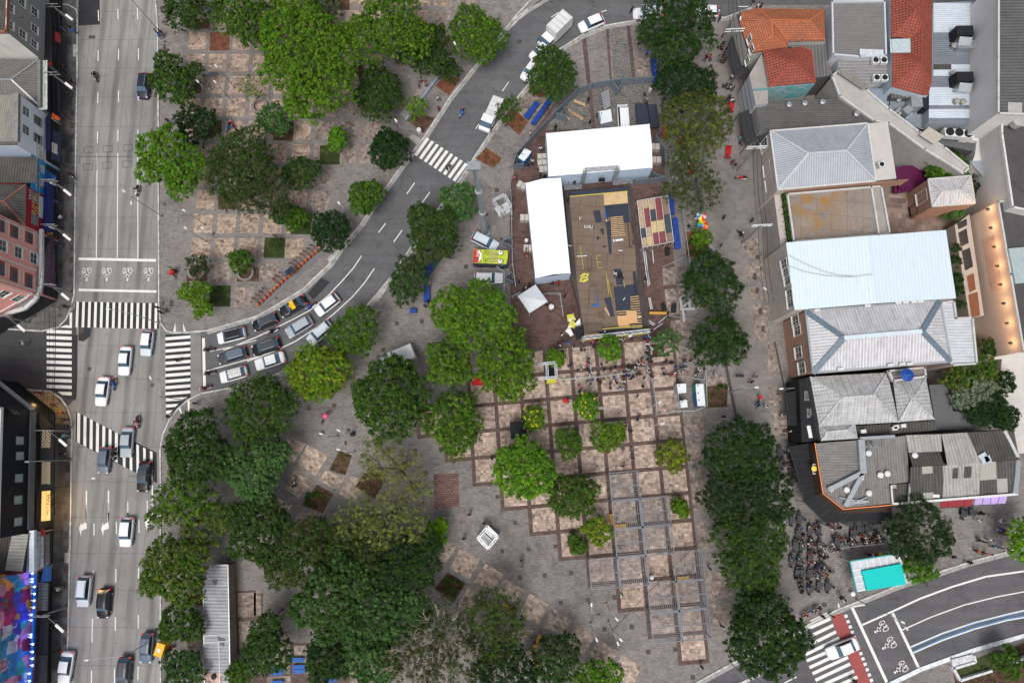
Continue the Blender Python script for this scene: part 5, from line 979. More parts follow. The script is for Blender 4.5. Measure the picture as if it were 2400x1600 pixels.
hip(r5,e5,S('E',-150,280,9.6),S('E',35,282,9.6),corr_dark,plain('rust_ridge',(.28,.10,.07),.8),rw=.16)
for x,y in((82,463),(81,516)):window(r5,a5,b5,x,y,1.3,1.2,plain('grey_shutter',(.22,.24,.23),.6),plain('grey_shutter',(.22,.24,.23),.6),3,False)
def wall_text(root,a,b,txt,px,py,size,mat,vertical_down=True,o=.03):
 a_,d,n,L=wall_frame(a,b);s,z=on_wall(a,b,px,py);loc=wpt(a,b,s,z,o)
 rot=Matrix((d,Vector((0,0,1)),n)).transposed()
 return text3d(txt,loc,0,size,mat,root,'lettering',.01,rot)
gold=plain('gold_lettering',(.72,.45,.16),.5);wl=plain('white_lettering',(.72,.7,.68),.5)
wall_text(r5,a5,b5,'RIMA',84,506,1.35,gold);wall_text(r5,a5,b5,'VALLA',92,507,1.25,gold)
wall_text(r5,a5,b5,'Vert',73,470,.9,wl)
mb=MB();s0,z0=on_wall(a5,b5,98,512);s1,z1=on_wall(a5,b5,98,462);wbox(mb,a5,b5,min(s0,s1),max(s0,s1),z0-.1,z0+.75,.03,.12);mb.build('sign',plain('white_sign',(.62,.64,.66),.5),r5)
mb=MB();wbox(mb,a5,b5,.4,8.2,2.4,3.6,.2,.9);mb.build('sign_banner',plain('deep_blue_banner',(.01,.025,.16),.5),r5)
r6,a6,b6=left_block('pink_building','salmon pink corner building with white trim and deep window bays',543,690,14.0,plain('salmon_render',(.80,.36,.31),.7,var=.06),corr_dark,group=NSIDE)
tr=MB();tw=w_frame
for(y0,x0)in((595,90),(636,90)):
 s,z=on_wall(a6,b6,x0,y0);wbox(tr,a6,b6,s-.1,s+.1,4.5,13.8,.0,.10)
s,z=on_wall(a6,b6,78,680);wbox(tr,a6,b6,s-.08,s+.08,4.5,13.8,0,.1);s,z=on_wall(a6,b6,72,690);wbox(tr,a6,b6,s-.07,s+.07,4.5,13.8,0,.1)
s,z=on_wall(a6,b6,90,552);wbox(tr,a6,b6,s-.08,s+.08,4.5,13.8,0,.12)
tr.build('trim',tw,r6)
for x,y in((5,576),(42,592),(78,606)):window(r6,a6,b6,x,y,1.5,1.25,w_frame,None,2)
for x,y in((4,527),(33,541),(68,554),(2,628),(32,643),(67,657)):
 s,z=on_wall(a6,b6,x,y);bay=MB();wbox(bay,a6,b6,s-1.05,s+1.05,z-.75,z+.75,-.02,.03);o=bay.build('window_bay',plain('deep_pink_recess',(.26,.085,.075),.8),r6)  # flat plates; the shade of the recessed bays is painted as darker salmon
 p_=MB();wbox(p_,a6,b6,s-1.0,s+.55,z-.7,z+.2,.03,.05);p_.build('pane',plain('grey_blue_pane',(.05,.06,.075),.2),o)
for x,y in((16,535),(50,548),(85,563),(16,635),(50,650),(85,666)):
 s,z=on_wall(a6,b6,x,y);pn=MB()
 for(s0,s1,z0,z1)in((s-1.1,s+1.1,z-.42,z-.34),(s-1.1,s+1.1,z+.34,z+.42),(s-1.1,s-1.02,z-.42,z+.42),(s+1.02,s+1.1,z-.42,z+.42)):wbox(pn,a6,b6,s0,s1,z0,z1,0,.08)
 pn.build('panel_frame',tw,r6)
ca=a6;cb=Vector((a6.x-9.5,a6.y-6.0,0));cmb=MB();cmb.prism([ca,Vector((ca.x-15,ca.y,0)),cb+Vector((-5,0,0)),cb],4.4,14,bottom=True);lw_=MB();lw_.prism([ca,Vector((ca.x-15,ca.y,0)),cb+Vector((-5,0,0)),cb],0,4.39);lw_.build('shop_front',MC['dark_shop_front'],r6);cmb.build('corner_wall',plain('salmon_render',(.80,.36,.31)),r6)
for x,y in((8,688),(43,699)):window(r6,cb,ca,x,y,1.3,1.3,w_frame,None,2)
for dz in(5.2,13):mb=MB();wbox(mb,cb,ca,0,(ca-cb).length,dz,dz+.2,0,.12);mb.build('trim',tw,r6)
cn=thing('street_canopy','curved grey canopy roof with white edge below the pink building','canopy',S('E',375,800))
mb=MB();cp=[T('E',355,540),T('E',355,860),T('E',345,1000),T('E',300,1110),T('E',200,1210),T('E',60,1270),T('E',-60,1290)];cq=[T('E',382,540),T('E',382,860),T('E',378,1060),T('E',330,1180),T('E',230,1265),T('E',90,1305),T('E',-60,1315)]
for i in range(len(cp)-1):
 A4=[G(*cp[i],4.5),G(*cq[i],4.2),G(*cq[i+1],4.2),G(*cp[i+1],4.5)];mb.face(A4 if cw(A4)else A4[::-1])
 if i>2:B4=[G(cp[i][0]-30,cp[i][1]-12,4.7),G(*cp[i],4.5),G(*cp[i+1],4.5),G(cp[i+1][0]-40,cp[i+1][1]-25,4.7)];mb.face(B4 if cw(B4)else B4[::-1])
mb.build('roof',grimy('grey_canopy',(.19,.185,.18),.6),cn)
mb=MB()
for i in range(len(cq)-1):mb.bar(G(*cq[i],4.3),G(*cq[i+1],4.3),.55,.35)
mb.build('fascia',plain('white_fascia',(.55,.56,.56),.6,var=.2),cn)
mb=MB()
for i in range(len(cq)-1):mb.bar(G(*cq[i],0),G(*cq[i],4.2),.2)
mb.build('column',grey_metal,cn)
r6b=thing('graffiti_wall','purple and black graffiti covered shop wall below the canopy edge','wall',S('E',440,800))
m_,nt,b_=pm('graffiti');tc=nt.nodes.new('ShaderNodeTexCoord');gn=nz(nt,rotmap(nt,tc.outputs['Object'],.4,(1,2,2)),2.2,4,.6,3.5)
c_=ramp(nt,nz(nt,tc.outputs['Object'],.8,2),[(.35,(.03,.03,.035)),(.55,(.11,.012,.07)),(.7,(.03,.04,.06))]);c_=mixc(nt,ramp(nt,gn,[(.56,0),(.58,.8),(.62,.8),(.64,0)]),c_,(.55,.5,.55));nt.links.new(c_,b_.inputs['Base Color'])
mb=MB();fp=[S('E',395,600,3.3),S('E',500,600,1.0),S('E',510,1090,1.0),S('E',398,1060,3.3)];mb.face(fp if cw(fp)else fp[::-1]);mb.build('shutter',m_,r6b)
mb=MB();mb.prism([S('E',470,600,0),S('E',500,600,0),S('E',505,1090,0),S('E',470,1080,0)],0,1.0);mb.build('base',dark_metal,r6b)
BL0,BL1=lfz(97,945,4.4),lfz(97,1248,4.4)
r7,a7,b7=left_block('black_building','black painted building with square windows and a lit shop front',962,1248,10.7,plain('black_render',(.008,.011,.017),.6,var=.3,spec=.2),corr_dark,parapet=.4,pm_=metal_w,group=NSIDE)
for x,y in((46,1032),(46,1068),(44,1120),(42,1171),(42,1222)):window(r7,a7,b7,x,y,1.1,1.5,plain('dark_frame',(.03,.03,.03),.5),plain('pale_blind',(.30,.36,.38),.5),1,False)
mb=MB();mb.prism([b7,Vector((b7.x-6.2,b7.y+4.5,0)),Vector((b7.x-15,b7.y+5.0,0)),Vector((b7.x-15,b7.y,0))],0,10.7);mb.build('corner_wall',plain('black_render',(.008,.011,.017)),r7)
ca,cb=b7,Vector((b7.x-6.2,b7.y+4.5,0));window(r7,ca,cb,30,960,2.2,1.4,dark_metal,None,3,False)
mb=MB();wbox(mb,a7,b7,.5,17,4.3,5.3,.0,.25);mb.build('fascia',grimy('grey_fascia',(.16,.165,.16),.6),r7)
mb=MB();wbox(mb,ca,cb,0,7.5,4.5,5.2,.0,.3);mb.build('fascia',plain('pale_grey_fascia',(.33,.34,.38),.6),r7)
gold_l=plain('lit_shop_interior',(.9,.6,.2),.5,emit=(1,.60,.16),estr=.5);lat,nt,b_=pm('lattice_panel')
tc=nt.nodes.new('ShaderNodeTexCoord');ck=nt.nodes.new('ShaderNodeTexChecker');ck.inputs['Scale'].default_value=4.5;ck.inputs['Color1'].default_value=(.65,.5,.32,1);ck.inputs['Color2'].default_value=(.02,.015,.01,1);nt.links.new(tc.outputs['Object'],ck.inputs['Vector']);nt.links.new(ck.outputs['Color'],b_.inputs['Base Color'])
def awn(c,q,z0,z1):p=[S(c,*q[0],z1),S(c,*q[1],z0),S(c,*q[2],z0),S(c,*q[3],z1)];return p if cw(p)else p[::-1]
lw=thing('lattice_awning','black framed awning with two pale lattice panels on the black building','awning',S('I',430,1050))
mb=MB();mb.face(awn('I',((375,800),(495,810),(495,1345),(375,1345)),3.2,3.5));mb.bar(S('I',495,650,3.2),S('I',495,1600,3.2),.12,.2);mb.build('frame',dark_metal,lw)
for v0,v1 in((825,975),(1105,1308)):mb=MB();p=awn('I',((388,v0),(468,v0),(466,v1),(382,v1)),3.36,3.5);mb.face([a+Vector((0,0,.05))for a in p]);mb.build('lattice_panel',lat,lw)
for v in(700,1050,1340):mb=MB();p=S('I',495,v,3.2);mb.bar((p.x,p.y,0),p,.08);mb.build('post',dark_metal,lw)
mb=MB();mb.face(awn('I',((330,640),(380,660),(500,790),(375,800)),3.4,3.6));mb.build('corner_canopy',plain('bronze_canopy',(.05,.04,.025),.5),lw)
lit=thing('lit_shop_front','glowing yellow shop front sign panel on the black building','shop sign',S('I',425,1475));mb=MB();mb.face(awn('I',((385,1375),(465,1368),(465,1640),(375,1650)),3.0,3.4));mb.build('panel',gold_l,lit);mb=MB();mb.bar(S('I',476,1368,3.0),S('M',476,80,3.0),.15,.3);mb.bar(S('I',376,1370,3.4),S('M',370,80,3.4),.12,.3);mb.build('frame',dark_metal,lit)
text3d('DAVAR',S('M',440,25,3.13),R(90),.9,plain('brown_lettering',(.25,.06,.02),.5),lit)
for c,u,v,e_ in(('I',520,1420,25),('I',515,1540,30),('I',520,620,24),('I',330,560,24),('M',505,30,22)):
 l=bpy.data.lights.new('shop_light','POINT');l.energy=e_*2.6;l.color=(1,.62,.22);l.shadow_soft_size=.3;o=bpy.data.objects.new('shop_light',l);COL.objects.link(o);o.location=S(c,u,v,2.4)
r8,a8,b8=left_block('small_shop','small shop with a pale sheet roof and a white parapet between black and mural fronts',1246,1338,5.2,plast('dirty_white',(.42,.42,.42)),corr_dark,group=NSIDE)
faces('roof',r8,corr_light,[S('M',110,200,6.6),S('M',262,200,6.0),S('M',205,545,6.0),S('M',45,530,6.6)],[(0,1,2,3)])
mb=MB();mb.bar(S('M',302,165,5.4),S('M',302,545,5.4),.7,.5);mb.build('parapet',plain('white_parapet',(.62,.68,.74),.6,var=.1),r8)
mb=MB();mb.face(awn('M',((322,165),(402,200),(402,510),(322,530)),3.4,4.6));mb.build('sign',plain('pale_sign_wall',(.5,.51,.55),.6,var=.35,scale=2),r8)
for z,(u,v),tx,sz,m__ in((4.5,(350,260),'o o',.6,dark_metal),):text3d(tx,S('M',u,v,z),R(90),sz,m__,r8)
mb=MB();mb.bar(S('M',385,150,3.9),S('M',402,215,3.7),.3,.3);mb.build('sign_band',PR,r8)
mb=MB();mb.face(awn('M',((405,505),(475,495),(470,630),(370,640)),2.8,3.2));mb.build('awning',plain('blue_awning',(.01,.09,.25),.6),r8)
mu,nt,b_=pm('patchwork_mural');tc=nt.nodes.new('ShaderNodeTexCoord');L=nt.links
vo=nt.nodes.new('ShaderNodeTexVoronoi');vo.distance='CHEBYCHEV';vo.inputs['Scale'].default_value=.62;mp=rotmap(nt,tc.outputs['Object'],0,(1,1,1));L.new(mp,vo.inputs['Vector'])
sc_=nt.nodes.new('ShaderNodeSeparateColor');L.new(vo.outputs['Color'],sc_.inputs[0])
c_=ramp(nt,sc_.outputs[0],[(0,(.45,.02,.14)),(.12,(.02,.22,.45)),(.24,(.65,.25,.36)),(.36,(.02,.35,.42)),(.48,(.3,.015,.05)),(.6,(.55,.55,.6)),(.7,(.05,.05,.4)),(.8,(.65,.25,.03)),(.9,(.02,.4,.25)),(1,(.5,.45,.7))])
[n for n in nt.nodes if n.type=='VALTORGB'][-1].color_ramp.interpolation='CONSTANT'
vo2=nt.nodes.new('ShaderNodeTexVoronoi');vo2.inputs['Scale'].default_value=1.3;L.new(mp,vo2.inputs['Vector']);s2=nt.nodes.new('ShaderNodeSeparateColor');L.new(vo2.outputs['Color'],s2.inputs[0])
c_=mixc(nt,.6,c_,ramp(nt,s2.outputs[1],[(0,.35),(.5,.9),(1,1.5)]),'MULTIPLY');L.new(c_,b_.inputs['Base Color'])
r9,a9,b9=left_block('mural_building','building front painted with a colourful patchwork mural and edged in blue lamps',1338,1660,13.5,mu,corr_dark,group=NSIDE)
wall_text(r9,a9,b9,'U',18,1422,1.6,plain('green_lettering',(.01,.22,.14),.5));wall_text(r9,a9,b9,'U',16,1565,1.6,plain('green_lettering',(.01,.22,.14)));wall_text(r9,a9,b9,'L',38,1470,1.2,wl)
blue_e=plain('blue_lamp_glass',(.5,.6,1),.3,emit=(.35,.5,1),estr=2.5)
mb=MB();mb.bar(S('M',322,560,4.3),S('M',285,1620,4.3),.28,.25);mb.build('ledge',plain('bright_blue_ledge',(.01,.2,.6),.4),r9)
for i,(u,v)in enumerate(((300,560),(300,612),(298,638),(318,683),(317,748),(315,810),(312,873),(290,940),(288,990),(286,1122),(284,1145),(302,1210),(300,1280),(300,1342),(300,1405),(272,1480),(272,1548))):
 p=S('M',u,v,4.8);lm=MB();lm.lathe(p,[(.05,-.12),(.14,-.05),(.16,0.05),(.08,.14)],10);lm.bar(p+Vector((-.5,0,-.1)),p+Vector((0,0,-.1)),.05);lm.build('blue_lamp',blue_e,r9)
 if i%2==0:
  l=bpy.data.lights.new('blue_lamp_light','POINT');l.energy=16;l.color=(.03,.08,1);l.shadow_soft_size=.15;o=bpy.data.objects.new('blue_lamp_light',l);COL.objects.link(o);o.location=p+Vector((.1,0,.35))
AWN=(('dark long shop awning beside the grey block','A',((385,20),(475,40),(480,565),(385,560)),dark_metal,4.0),('narrow red canopy at the end of the dark awning','A',((400,570),(480,570),(478,610),(410,600)),PR,3.8),('small red shop awning over the upper pavement','A',((505,285),(560,320),(558,400),(500,375)),plain('faded_red_canvas',(.25,.015,.02),.7),2.9),('dark shop awning with red and orange goods in front of the low shop','A',((415,600),(470,640),(465,1000),(415,1010)),dark_metal,3.6),('charcoal tarpaulin awning below the low shop','A',((475,640),(560,700),(565,1030),(475,1005)),black_cloth,3.0),('dark blue awning of the white house shop','A',((418,1085),(462,1020),(468,1400),(420,1370)),plain('navy_canvas',(.01,.015,.07),.7),3.7),('orange and blue shop sign awning','A',((480,1035),(560,1090),(555,1115),(478,1085)),orange,2.9),('wide navy awning beside the blue front','A',((470,1180),(560,1230),(560,1500),(470,1470)),plain('black_navy_canvas',(.008,.012,.04),.7),2.9),('grey translucent awning next to the navy awning','A',((475,1305),(535,1330),(535,1425),(478,1400)),plain('dirty_grey_sheet',(.25,.25,.24),.6),3.1),('bright blue awning under the blue front','E',((395,-40),(520,60),(515,130),(400,60)),plain('cyan_canvas',(.01,.12,.35),.6),3.2),('deep blue awning under the red front','E',((400,210),(468,225),(468,475),(405,470)),plain('deep_blue_canvas',(.008,.02,.11),.6),3.2),('ochre wooden awning beside the canopy edge','E',((420,488),(495,490),(490,590),(425,590)),plain('ochre_board',(.36,.22,.08),.7,var=.3),2.9),('dark shop awning below the blue sign awning','M',((350,640),(450,650),(440,900),(345,900)),corrugated('dull_sheet',(.14,.14,.13),(.07,.07,.065),.4),3.2),('charcoal shop awning at the foot of the mural','M',((330,940),(450,950),(440,1300),(325,1300)),black_cloth,3.2),('black shop awning at the bottom left','M',((325,1310),(440,1310),(430,1600),(310,1600)),plain('dull_black_sheet',(.03,.03,.034),.7,var=.5),3.2),('grey shutter canopy beside the pale sign wall','M',((406,215),(462,190),(462,465),(406,500)),corrugated('dull_sheet2',(.22,.23,.23),(.1,.1,.1),.3),3.2))
for lab,c,q,m__,z in AWN:
 p=awn(c,q,z-.5,z);ct=sum(p,Vector())/4;rt_=thing('shop_awning',lab,'awning',(ct.x,ct.y,0),0,'shop awnings over the left pavement');mb=MB();mb.face(p);mb.face([a-Vector((0,0,.04))for a in p[::-1]]);mb.build('canopy',m__,rt_)
 mb=MB();mb.bar(S(c,*q[1],z-.5),S(c,*q[2],z-.5),.06,.12);f0=S(c,*q[1],z-.5);mb.bar(f0,(f0.x,f0.y,0),.05);f0=S(c,*q[2],z-.5);mb.bar(f0,(f0.x,f0.y,0),.05);mb.build('frame',dark_metal,rt_)
kz=3.0;kr=thing('kiosk','long narrow kiosk with a grey corrugated roof among the avenue trees','kiosk',S('M',1990,1000))
kc=[S('M',1955,485,kz),S('M',2095,483,kz),S('M',2118,1640,kz),S('M',1878,1640,kz),S('M',1870,720,kz)];kc=[S('M',1955,485,kz),S('M',2095,483,kz),S('M',2118,1640,kz),S('M',1880,1640,kz),S('M',1868,560,kz)]
mb=MB();mb.face(kc if cw(kc)else kc[::-1]);mb.build('roof',corrugated('kiosk_roof_sheet',(.40,.41,.43),(.20,.20,.21),.45,.65,.6,vert=True),kr)
mb=MB();c0=[G(*T('M',u,v),kz)for u,v in((1975,500),(2080,500),(2100,1640),(1895,1640))];mb.prism([(p.x,p.y)for p in c0],0,kz-.05,top=False);mb.build('wall',plast('kiosk_wall',(.25,.2,.18)),kr)
mb=MB()
for a_,b__ in((kc[0],kc[1]),(kc[1],kc[2]),(kc[3],kc[4]),(kc[4],kc[0])):mb.bar(a_,b__,.14,.14)
mb.build('gutter',galv,kr)
mb=MB();mb.bar(S('M',1870,1190,kz+.05),S('M',2112,1185,kz+.05),.1,.08);mb.bar(S('M',2012,1190,kz+.05),S('M',2020,1600,kz+.05),.1,.08);mb.bar(S('M',1875,1130,kz+.05),S('M',2108,1120,kz+.05),.1,.08);mb.build('batten',metal_w,kr)
for pts in(((1950,625),(2005,615),(1985,665),(1965,670)),((1995,1135),(2070,1165),(2055,1235),(2015,1205))):q=P_('M',pts,kz+.04);mb=MB();mb.face(q if cw(q)else q[::-1]);mb.build('tarpaulin_patch',plain('grey_patch',(.10,.11,.13),.6),kr)
mb=MB();mb.lathe(S('M',1968,1505,kz),[(.35,0),(.38,.2),(.28,.25)],14);mb.build('roof_vent',dark_metal,kr)
q=P_('M',((1885,1475),(2035,1475),(2040,1640),(1880,1640)),kz+.03);mb=MB();mb.face(q if cw(q)else q[::-1]);mb.build('rusty_patch',plain('rust_and_white',(.45,.3,.26),.7,var=.6,scale=1.5),kr)
clay=tiled('orange_clay_tiles',(.50,.155,.065),(.40,.12,.05),(.16,.055,.03),(.30,.32))
clay_r=tiled('red_clay_tiles',(.36,.075,.04),(.27,.06,.035),(.08,.025,.02),(.42,.42),.6)
white_roof=corrugated('new_white_roof_sheet',(.63,.73,.76),(.60,.70,.73),.5,.10,.4,streak=.12,band=.12)
stripe_roof=corrugated('pale_ribbed_roof_sheet',(.42,.45,.49),(.24,.26,.29),.34,.2,.45,streak=.25,band=.6)
aged_white=corrugated('aged_white_roof_sheet',(.66,.66,.68),(.34,.33,.34),.42,.5,.5,streak=.6)
old_tile=corrugated('whitened_tile_roof',(.58,.58,.59),(.33,.32,.32),.5,.7,.8,panels=(.9,.36),streak=.75,band=.2)
grey_metal_roof=corrugated('dark_ribbed_roof',(.17,.165,.16),(.075,.072,.07),.33,.45,.7,streak=.5)
zinc=corrugated('zinc_sheet',(.44,.50,.56),(.26,.30,.36),.32,.5,.4,.2)
stone_w=plast('stucco_wall',(.52,.46,.41),.5);brick_w=grimy('pinkish_brick',(.40,.24,.17),.5,2,.6)
def rblock(name,label,c,pts,h,wallm,roofm,**k):
 return block(name,label,[S(c,u,v,h)for u,v in pts],h,wallm,roofm,**k)
RS='buildings behind the pedestrian street'
h=6.5;A1_=rblock('orange_roof_house','corner house with a rounded bright orange clay roof','D',((-290,130),(-220,90),(-30,80),(520,85),(530,380),(185,385),(180,440),(-180,500),(-240,300)),h,plast('corner_stucco',(.46,.45,.42)),None,group=RS)
e=[S('D',*p,h)for p in((-240,110),(-100,78),(515,88),(525,375),(185,378),(178,435),(-170,490),(-225,330),(-262,200))]
rd0,rd1=S('D',35,185,h+1.5),S('D',385,190,h+1.5);rd2=S('D',40,330,h+1.2)
faces('roof',A1_,clay,e+[rd0,rd1,rd2],[(1,2,10,9),(2,3,10),(3,4,9,10),(4,5,11,9),(5,6,11),(6,7,11),(7,8,9,11),(8,0,9),(0,1,9)])
mb=MB()
for a_,b__ in((rd0,rd1),(rd1,e[2]),(rd1,e[3]),(rd0,e[4]),(rd0,e[1]),(rd0,rd2),(rd2,e[5]),(rd2,e[6])):mb.bar(a_,b__,.2,.14)
mb.build('ridge',plain('ridge_tile',(.42,.13,.06),.8),A1_)
for(x,y)in((1757,92),(1762,115),(1752,142)):window(A1_,S('D',-290,130,h),S('D',-240,300,h),x,y,.8,1.3)
h=7.0;A2_=rblock('red_roof_house','square house with a dark red clay roof above a turquoise wall painting','D',((-10,470),(310,430),(395,470),(430,765),(15,800)),h,plain('grey_white_wall',(.42,.43,.45),.7),None,group=RS)
e=[S('D',*p,h)for p in((-45,470),(310,430),(400,475),(432,760),(10,800))];r0,r1_=S('D',215,572,h+1.5),S('D',255,572,h+1.5)
faces('roof',A2_,clay_r,e+[r0,r1_],[(0,1,6,5),(1,2,6),(2,3,6),(3,4,5,6),(4,0,5)])
mb=MB()
for a_,b__ in((r0,r1_),(r0,e[0]),(r0,e[4]),(r1_,e[3]),(r1_,e[1]),(r1_,e[2]),(e[1],e[2]),(e[2],e[3])):mb.bar(a_,b__,.2,.14)
mb.build('ridge',plain('dark_ridge_tile',(.28,.06,.04),.8),A2_)
mm,nt,b_=pm('turquoise_mural');tc=nt.nodes.new('ShaderNodeTexCoord');c_=ramp(nt,nz(nt,rotmap(nt,tc.outputs['Object'],0,(1,1,1.5)),.9,2,.5,1.2),[(.35,(.02,.33,.33)),(.45,(.08,.40,.38)),(.52,(.25,.38,.5)),(.6,(.42,.48,.30)),(.66,(.10,.14,.25)),(.7,(.04,.38,.34))]);nt.links.new(c_,b_.inputs['Base Color'])
mb=MB();a_,b__=S('D',12,800,h),S('D',432,765,h);wbox(mb,a_,b__,-2.2,(b__-a_).length,3.3,6.9,.02,.06);mb.build('wall_painting',mm,A2_)
h=5.4;A3_=rblock('long_dark_roof_building','long dark ribbed roof with round vents between the mural and the pale hip roof','D',((-120,950),(650,905),(980,1120),(0,1195),(-70,1200)),h,plast('grey_wall',(.30,.30,.30)),corrugated('dark_ribs',(.14,.135,.13),(.06,.058,.055),.35,.5,.8,vert=True),group=RS)
for u,v in((185,975),(328,962),(490,950),(800,1060)):vent(A3_,S('D',u,v,h),.42,.7)
def win_row(root,a,b,pts,**k):
 for x,y in pts:window(root,a,b,x,y,**k)
h=8.0;B1_=rblock('pale_hip_roof_house','stucco house with a light grey ribbed hip roof and terrace','D',((20,1205),(915,1135),(985,1640),(85,1750)),h,stone_w,None,group=RS)
e=[S('D',20,1205,h),S('D',915,1135,h),S('H',990,95,h),S('H',90,175,h)]
hip(B1_,e,S('D',370,1412,h+1.8),S('D',718,1388,h+1.8),stripe_roof,plain('pale_ridge_cap',(.42,.44,.46),.5),rw=.32)
mb=MB()
for a_,b__ in((e[0],e[1]),(e[1],e[2]),(e[2],e[3]),(e[3],e[0])):mb.bar(a_,b__,.22,.2)
mb.build('cornice',plain('pale_cornice',(.55,.54,.52),.6),B1_)
win_row(B1_,e[0],e[3],((1792,340),(1798,395),(1803,430)),w_=1.6,h_=2.2,bars=3)
bk=MB();wbox(bk,e[3],e[2],.3,19,5.4,7.6,.02,.06);bk.build('brick_band',brick_w,B1_)
h2=6.6;B1b=rblock('roof_terrace','pale concrete terrace roof beside the light grey hip roof','D',((920,1135),(1100,1120),(1180,1640),(1000,1660)),h2+.6,plast('terrace_wall',(.45,.43,.41)),grimy('pale_concrete_roof',(.52,.49,.47),.45,.6,.75),group=RS)
ac_unit(B1b,S('D',1020,1530,h2+.6),.3,(.9,.8,.7))
h=7.0;B2_=rblock('stained_flat_roof_building','building with a stained concrete roof and planted edge left of the tiled court','H',((180,215),(950,150),(1020,590),(240,650)),h,stone_w,grimy('stained_concrete_roof',(.27,.235,.21),.75,.45,.45,slabs=(2.2,2.2,R(5))),parapet=.35,pm_=grimy_w,group=RS)
m_=MC['stained_concrete_roof'];nt=m_.node_tree;b_=nt.nodes['Principled BSDF'];lk=b_.inputs['Base Color'].links[0].from_socket;tc=nt.nodes.new('ShaderNodeTexCoord');va=vmath(nt,'SUBTRACT',tc.outputs['Object'],tuple(S('H',480,290,h)-B2_.location));ln_=nt.nodes.new('ShaderNodeVectorMath');ln_.operation='LENGTH';nt.links.new(va,ln_.inputs[0]);ds=fmath(nt,'MULTIPLY',ramp(nt,fmath(nt,'DIVIDE',ln_.outputs['Value'],8.0),[(.2,1),(1,0)]),ramp(nt,nz(nt,tc.outputs['Object'],.6,7,.75,.6),[(.42,0),(.62,1)]));nt.links.new(mixc(nt,ds,lk,(.30,.16,.05)),b_.inputs['Base Color'])
h=6.0;B2b=rblock('side_gallery','narrow pale gallery roof with planters facing the street','H',((55,220),(180,212),(240,700),(120,720)),h,plast('gallery_wall',(.40,.36,.33)),grimy('pale_slab',(.50,.44,.41),.5,.6,.7),group=RS)
for v in(245,310,370,430,500,565,625):
 p=S('H',145+(v-245)*.13,v,h);mb=MB();mb.box((p.x,p.y,h+.2),(.75,1.1,.4));po=mb.build('planter',dark_metal,B2b);C_=rng.normal(size=(120,3))*[.3,.45,.15]+[p.x,p.y,h+.5]
 lm_=leaf_mesh('planter_leaves',C_-np.array([B2b.location.x,B2b.location.y,0]),rng.normal(size=C_.shape)+[0,0,1],.25,rng.random(120),LM['green']);o=bpy.data.objects.new('planter_leaves',lm_);COL.objects.link(o);o.parent=B2b
h=6.6;B2c=rblock('grey_gallery_roof','narrow grey ledge roof beside the wooden toned court','H',((950,150),(1040,145),(1120,580),(1020,590)),h,plast('gallery_wall',(.40,.36,.33)),grimy('grey_slab',(.34,.31,.29),.5),parapet=.3,pm_=grimy_w,group=RS)
h=9.0;B3_=rblock('white_roof_hall','hall with a huge smooth white blue roof crossed by a cable','H',((165,660),(1635,545),(1728,1170),(245,1280)),h-.3,stone_w,None,group=RS)
q=[S('H',*p,h)for p in((165,660),(918,598),(1002,1218),(245,1280))];faces('roof',B3_,white_roof,q,[(0,1,2,3)])
q=[S('H',*p,h-.12)for p in((918,600),(1635,545),(1728,1170),(1003,1218))];faces('roof',B3_,corrugated('new_blue_white_sheet',(.60,.70,.76),(.57,.67,.73),.5,.10,.4,streak=.12,band=.12),q,[(0,1,2,3)])
b__,a_=S('H',245,1280,h),S('H',165,660,h);win_row(B3_,a_,b__,((1838,619),(1842,638),(1846,655),(1851,690),(1853,708)),w_=1.3,h_=1.8,bars=2)
cb_=MB()
for pts in(((190,775),(330,850),(500,920),(650,960),(800,972),(965,950)),((190,875),(350,930),(520,962),(700,975),(820,972))):
 for p,q in zip(pts,pts[1:]):cb_.tube(S('H',*p,h+.5),S('H',*q,h+.5),.03,n=4)
cb_.build('cable',grey_metal,B3_)
h=8.4;B4_=rblock('aged_white_hip_house','house with a streaky white hip roof and blue grey valleys','H',((345,1290),(1580,1192),(1680,1750),(420,1850)),h,brick_w,None,group=RS)
e=[S('H',345,1290,h),S('H',1580,1192,h),S('L',1680,185,h),S('L',412,290,h)]
o=hip(B4_,e,S('H',700,1535,h+1.7),S('H',1415,1475,h+1.7),aged_white,None)
mb=MB()
for a_,b__ in((e[0],S('H',700,1535,h+1.7)),(e[3],S('H',700,1535,h+1.7)),(e[1],S('H',1415,1475,h+1.7)),(e[2],S('H',1415,1475,h+1.7))):mb=MB();mb.bar(a_+Vector((0,0,.06)),b__+Vector((0,0,.06)),.75,.08);mb.build('hip_flashing',plain('blue_grey_flashing',(.13,.17,.21),.5,var=.2),o)
mb=MB();mb.bar(S('H',700,1535,h+1.8),S('H',1415,1475,h+1.8),.6,.12);mb.build('ridge',plain('pale_ridge',(.55,.62,.68),.5),o)
mb=MB()
for a_,b__ in((e[0],e[1]),(e[2],e[3]),(e[3],e[0]),(e[1],e[2])):mb.bar(a_,b__,.25,.25)
mb.build('gutter',grimy('gutter_grey',(.33,.36,.38),.5),B4_)
win_row(B4_,e[0],e[3],((1865,752),(1869,772),(1872,826),(1880,862)),w_=1.5,h_=2.0,bars=2)
for c,u,v in(('H',1185,1218),('H',1255,1213),('H',1330,1208),('H',1390,1205),('H',905,1245),('H',440,1285),('L',1115,218),('L',1222,210),('L',1290,208),('L',655,255)):ac_unit(B4_,S(c,u,v,h+.15),R(5),(.8,.32,.3),False)
h=7.6;B4b=rblock('white_annex_roof','pale annex roof at the right of the streaky white hip roof','H',((1590,1210),(1710,1200),(1730,1355),(1880,1350),(1920,1770),(1690,1785)),h,stone_w,corrugated('annex_sheet',(.60,.62,.65),(.40,.42,.45),.42,.35,.5,vert=True),parapet=.25,pm_=grimy_w,group=RS)
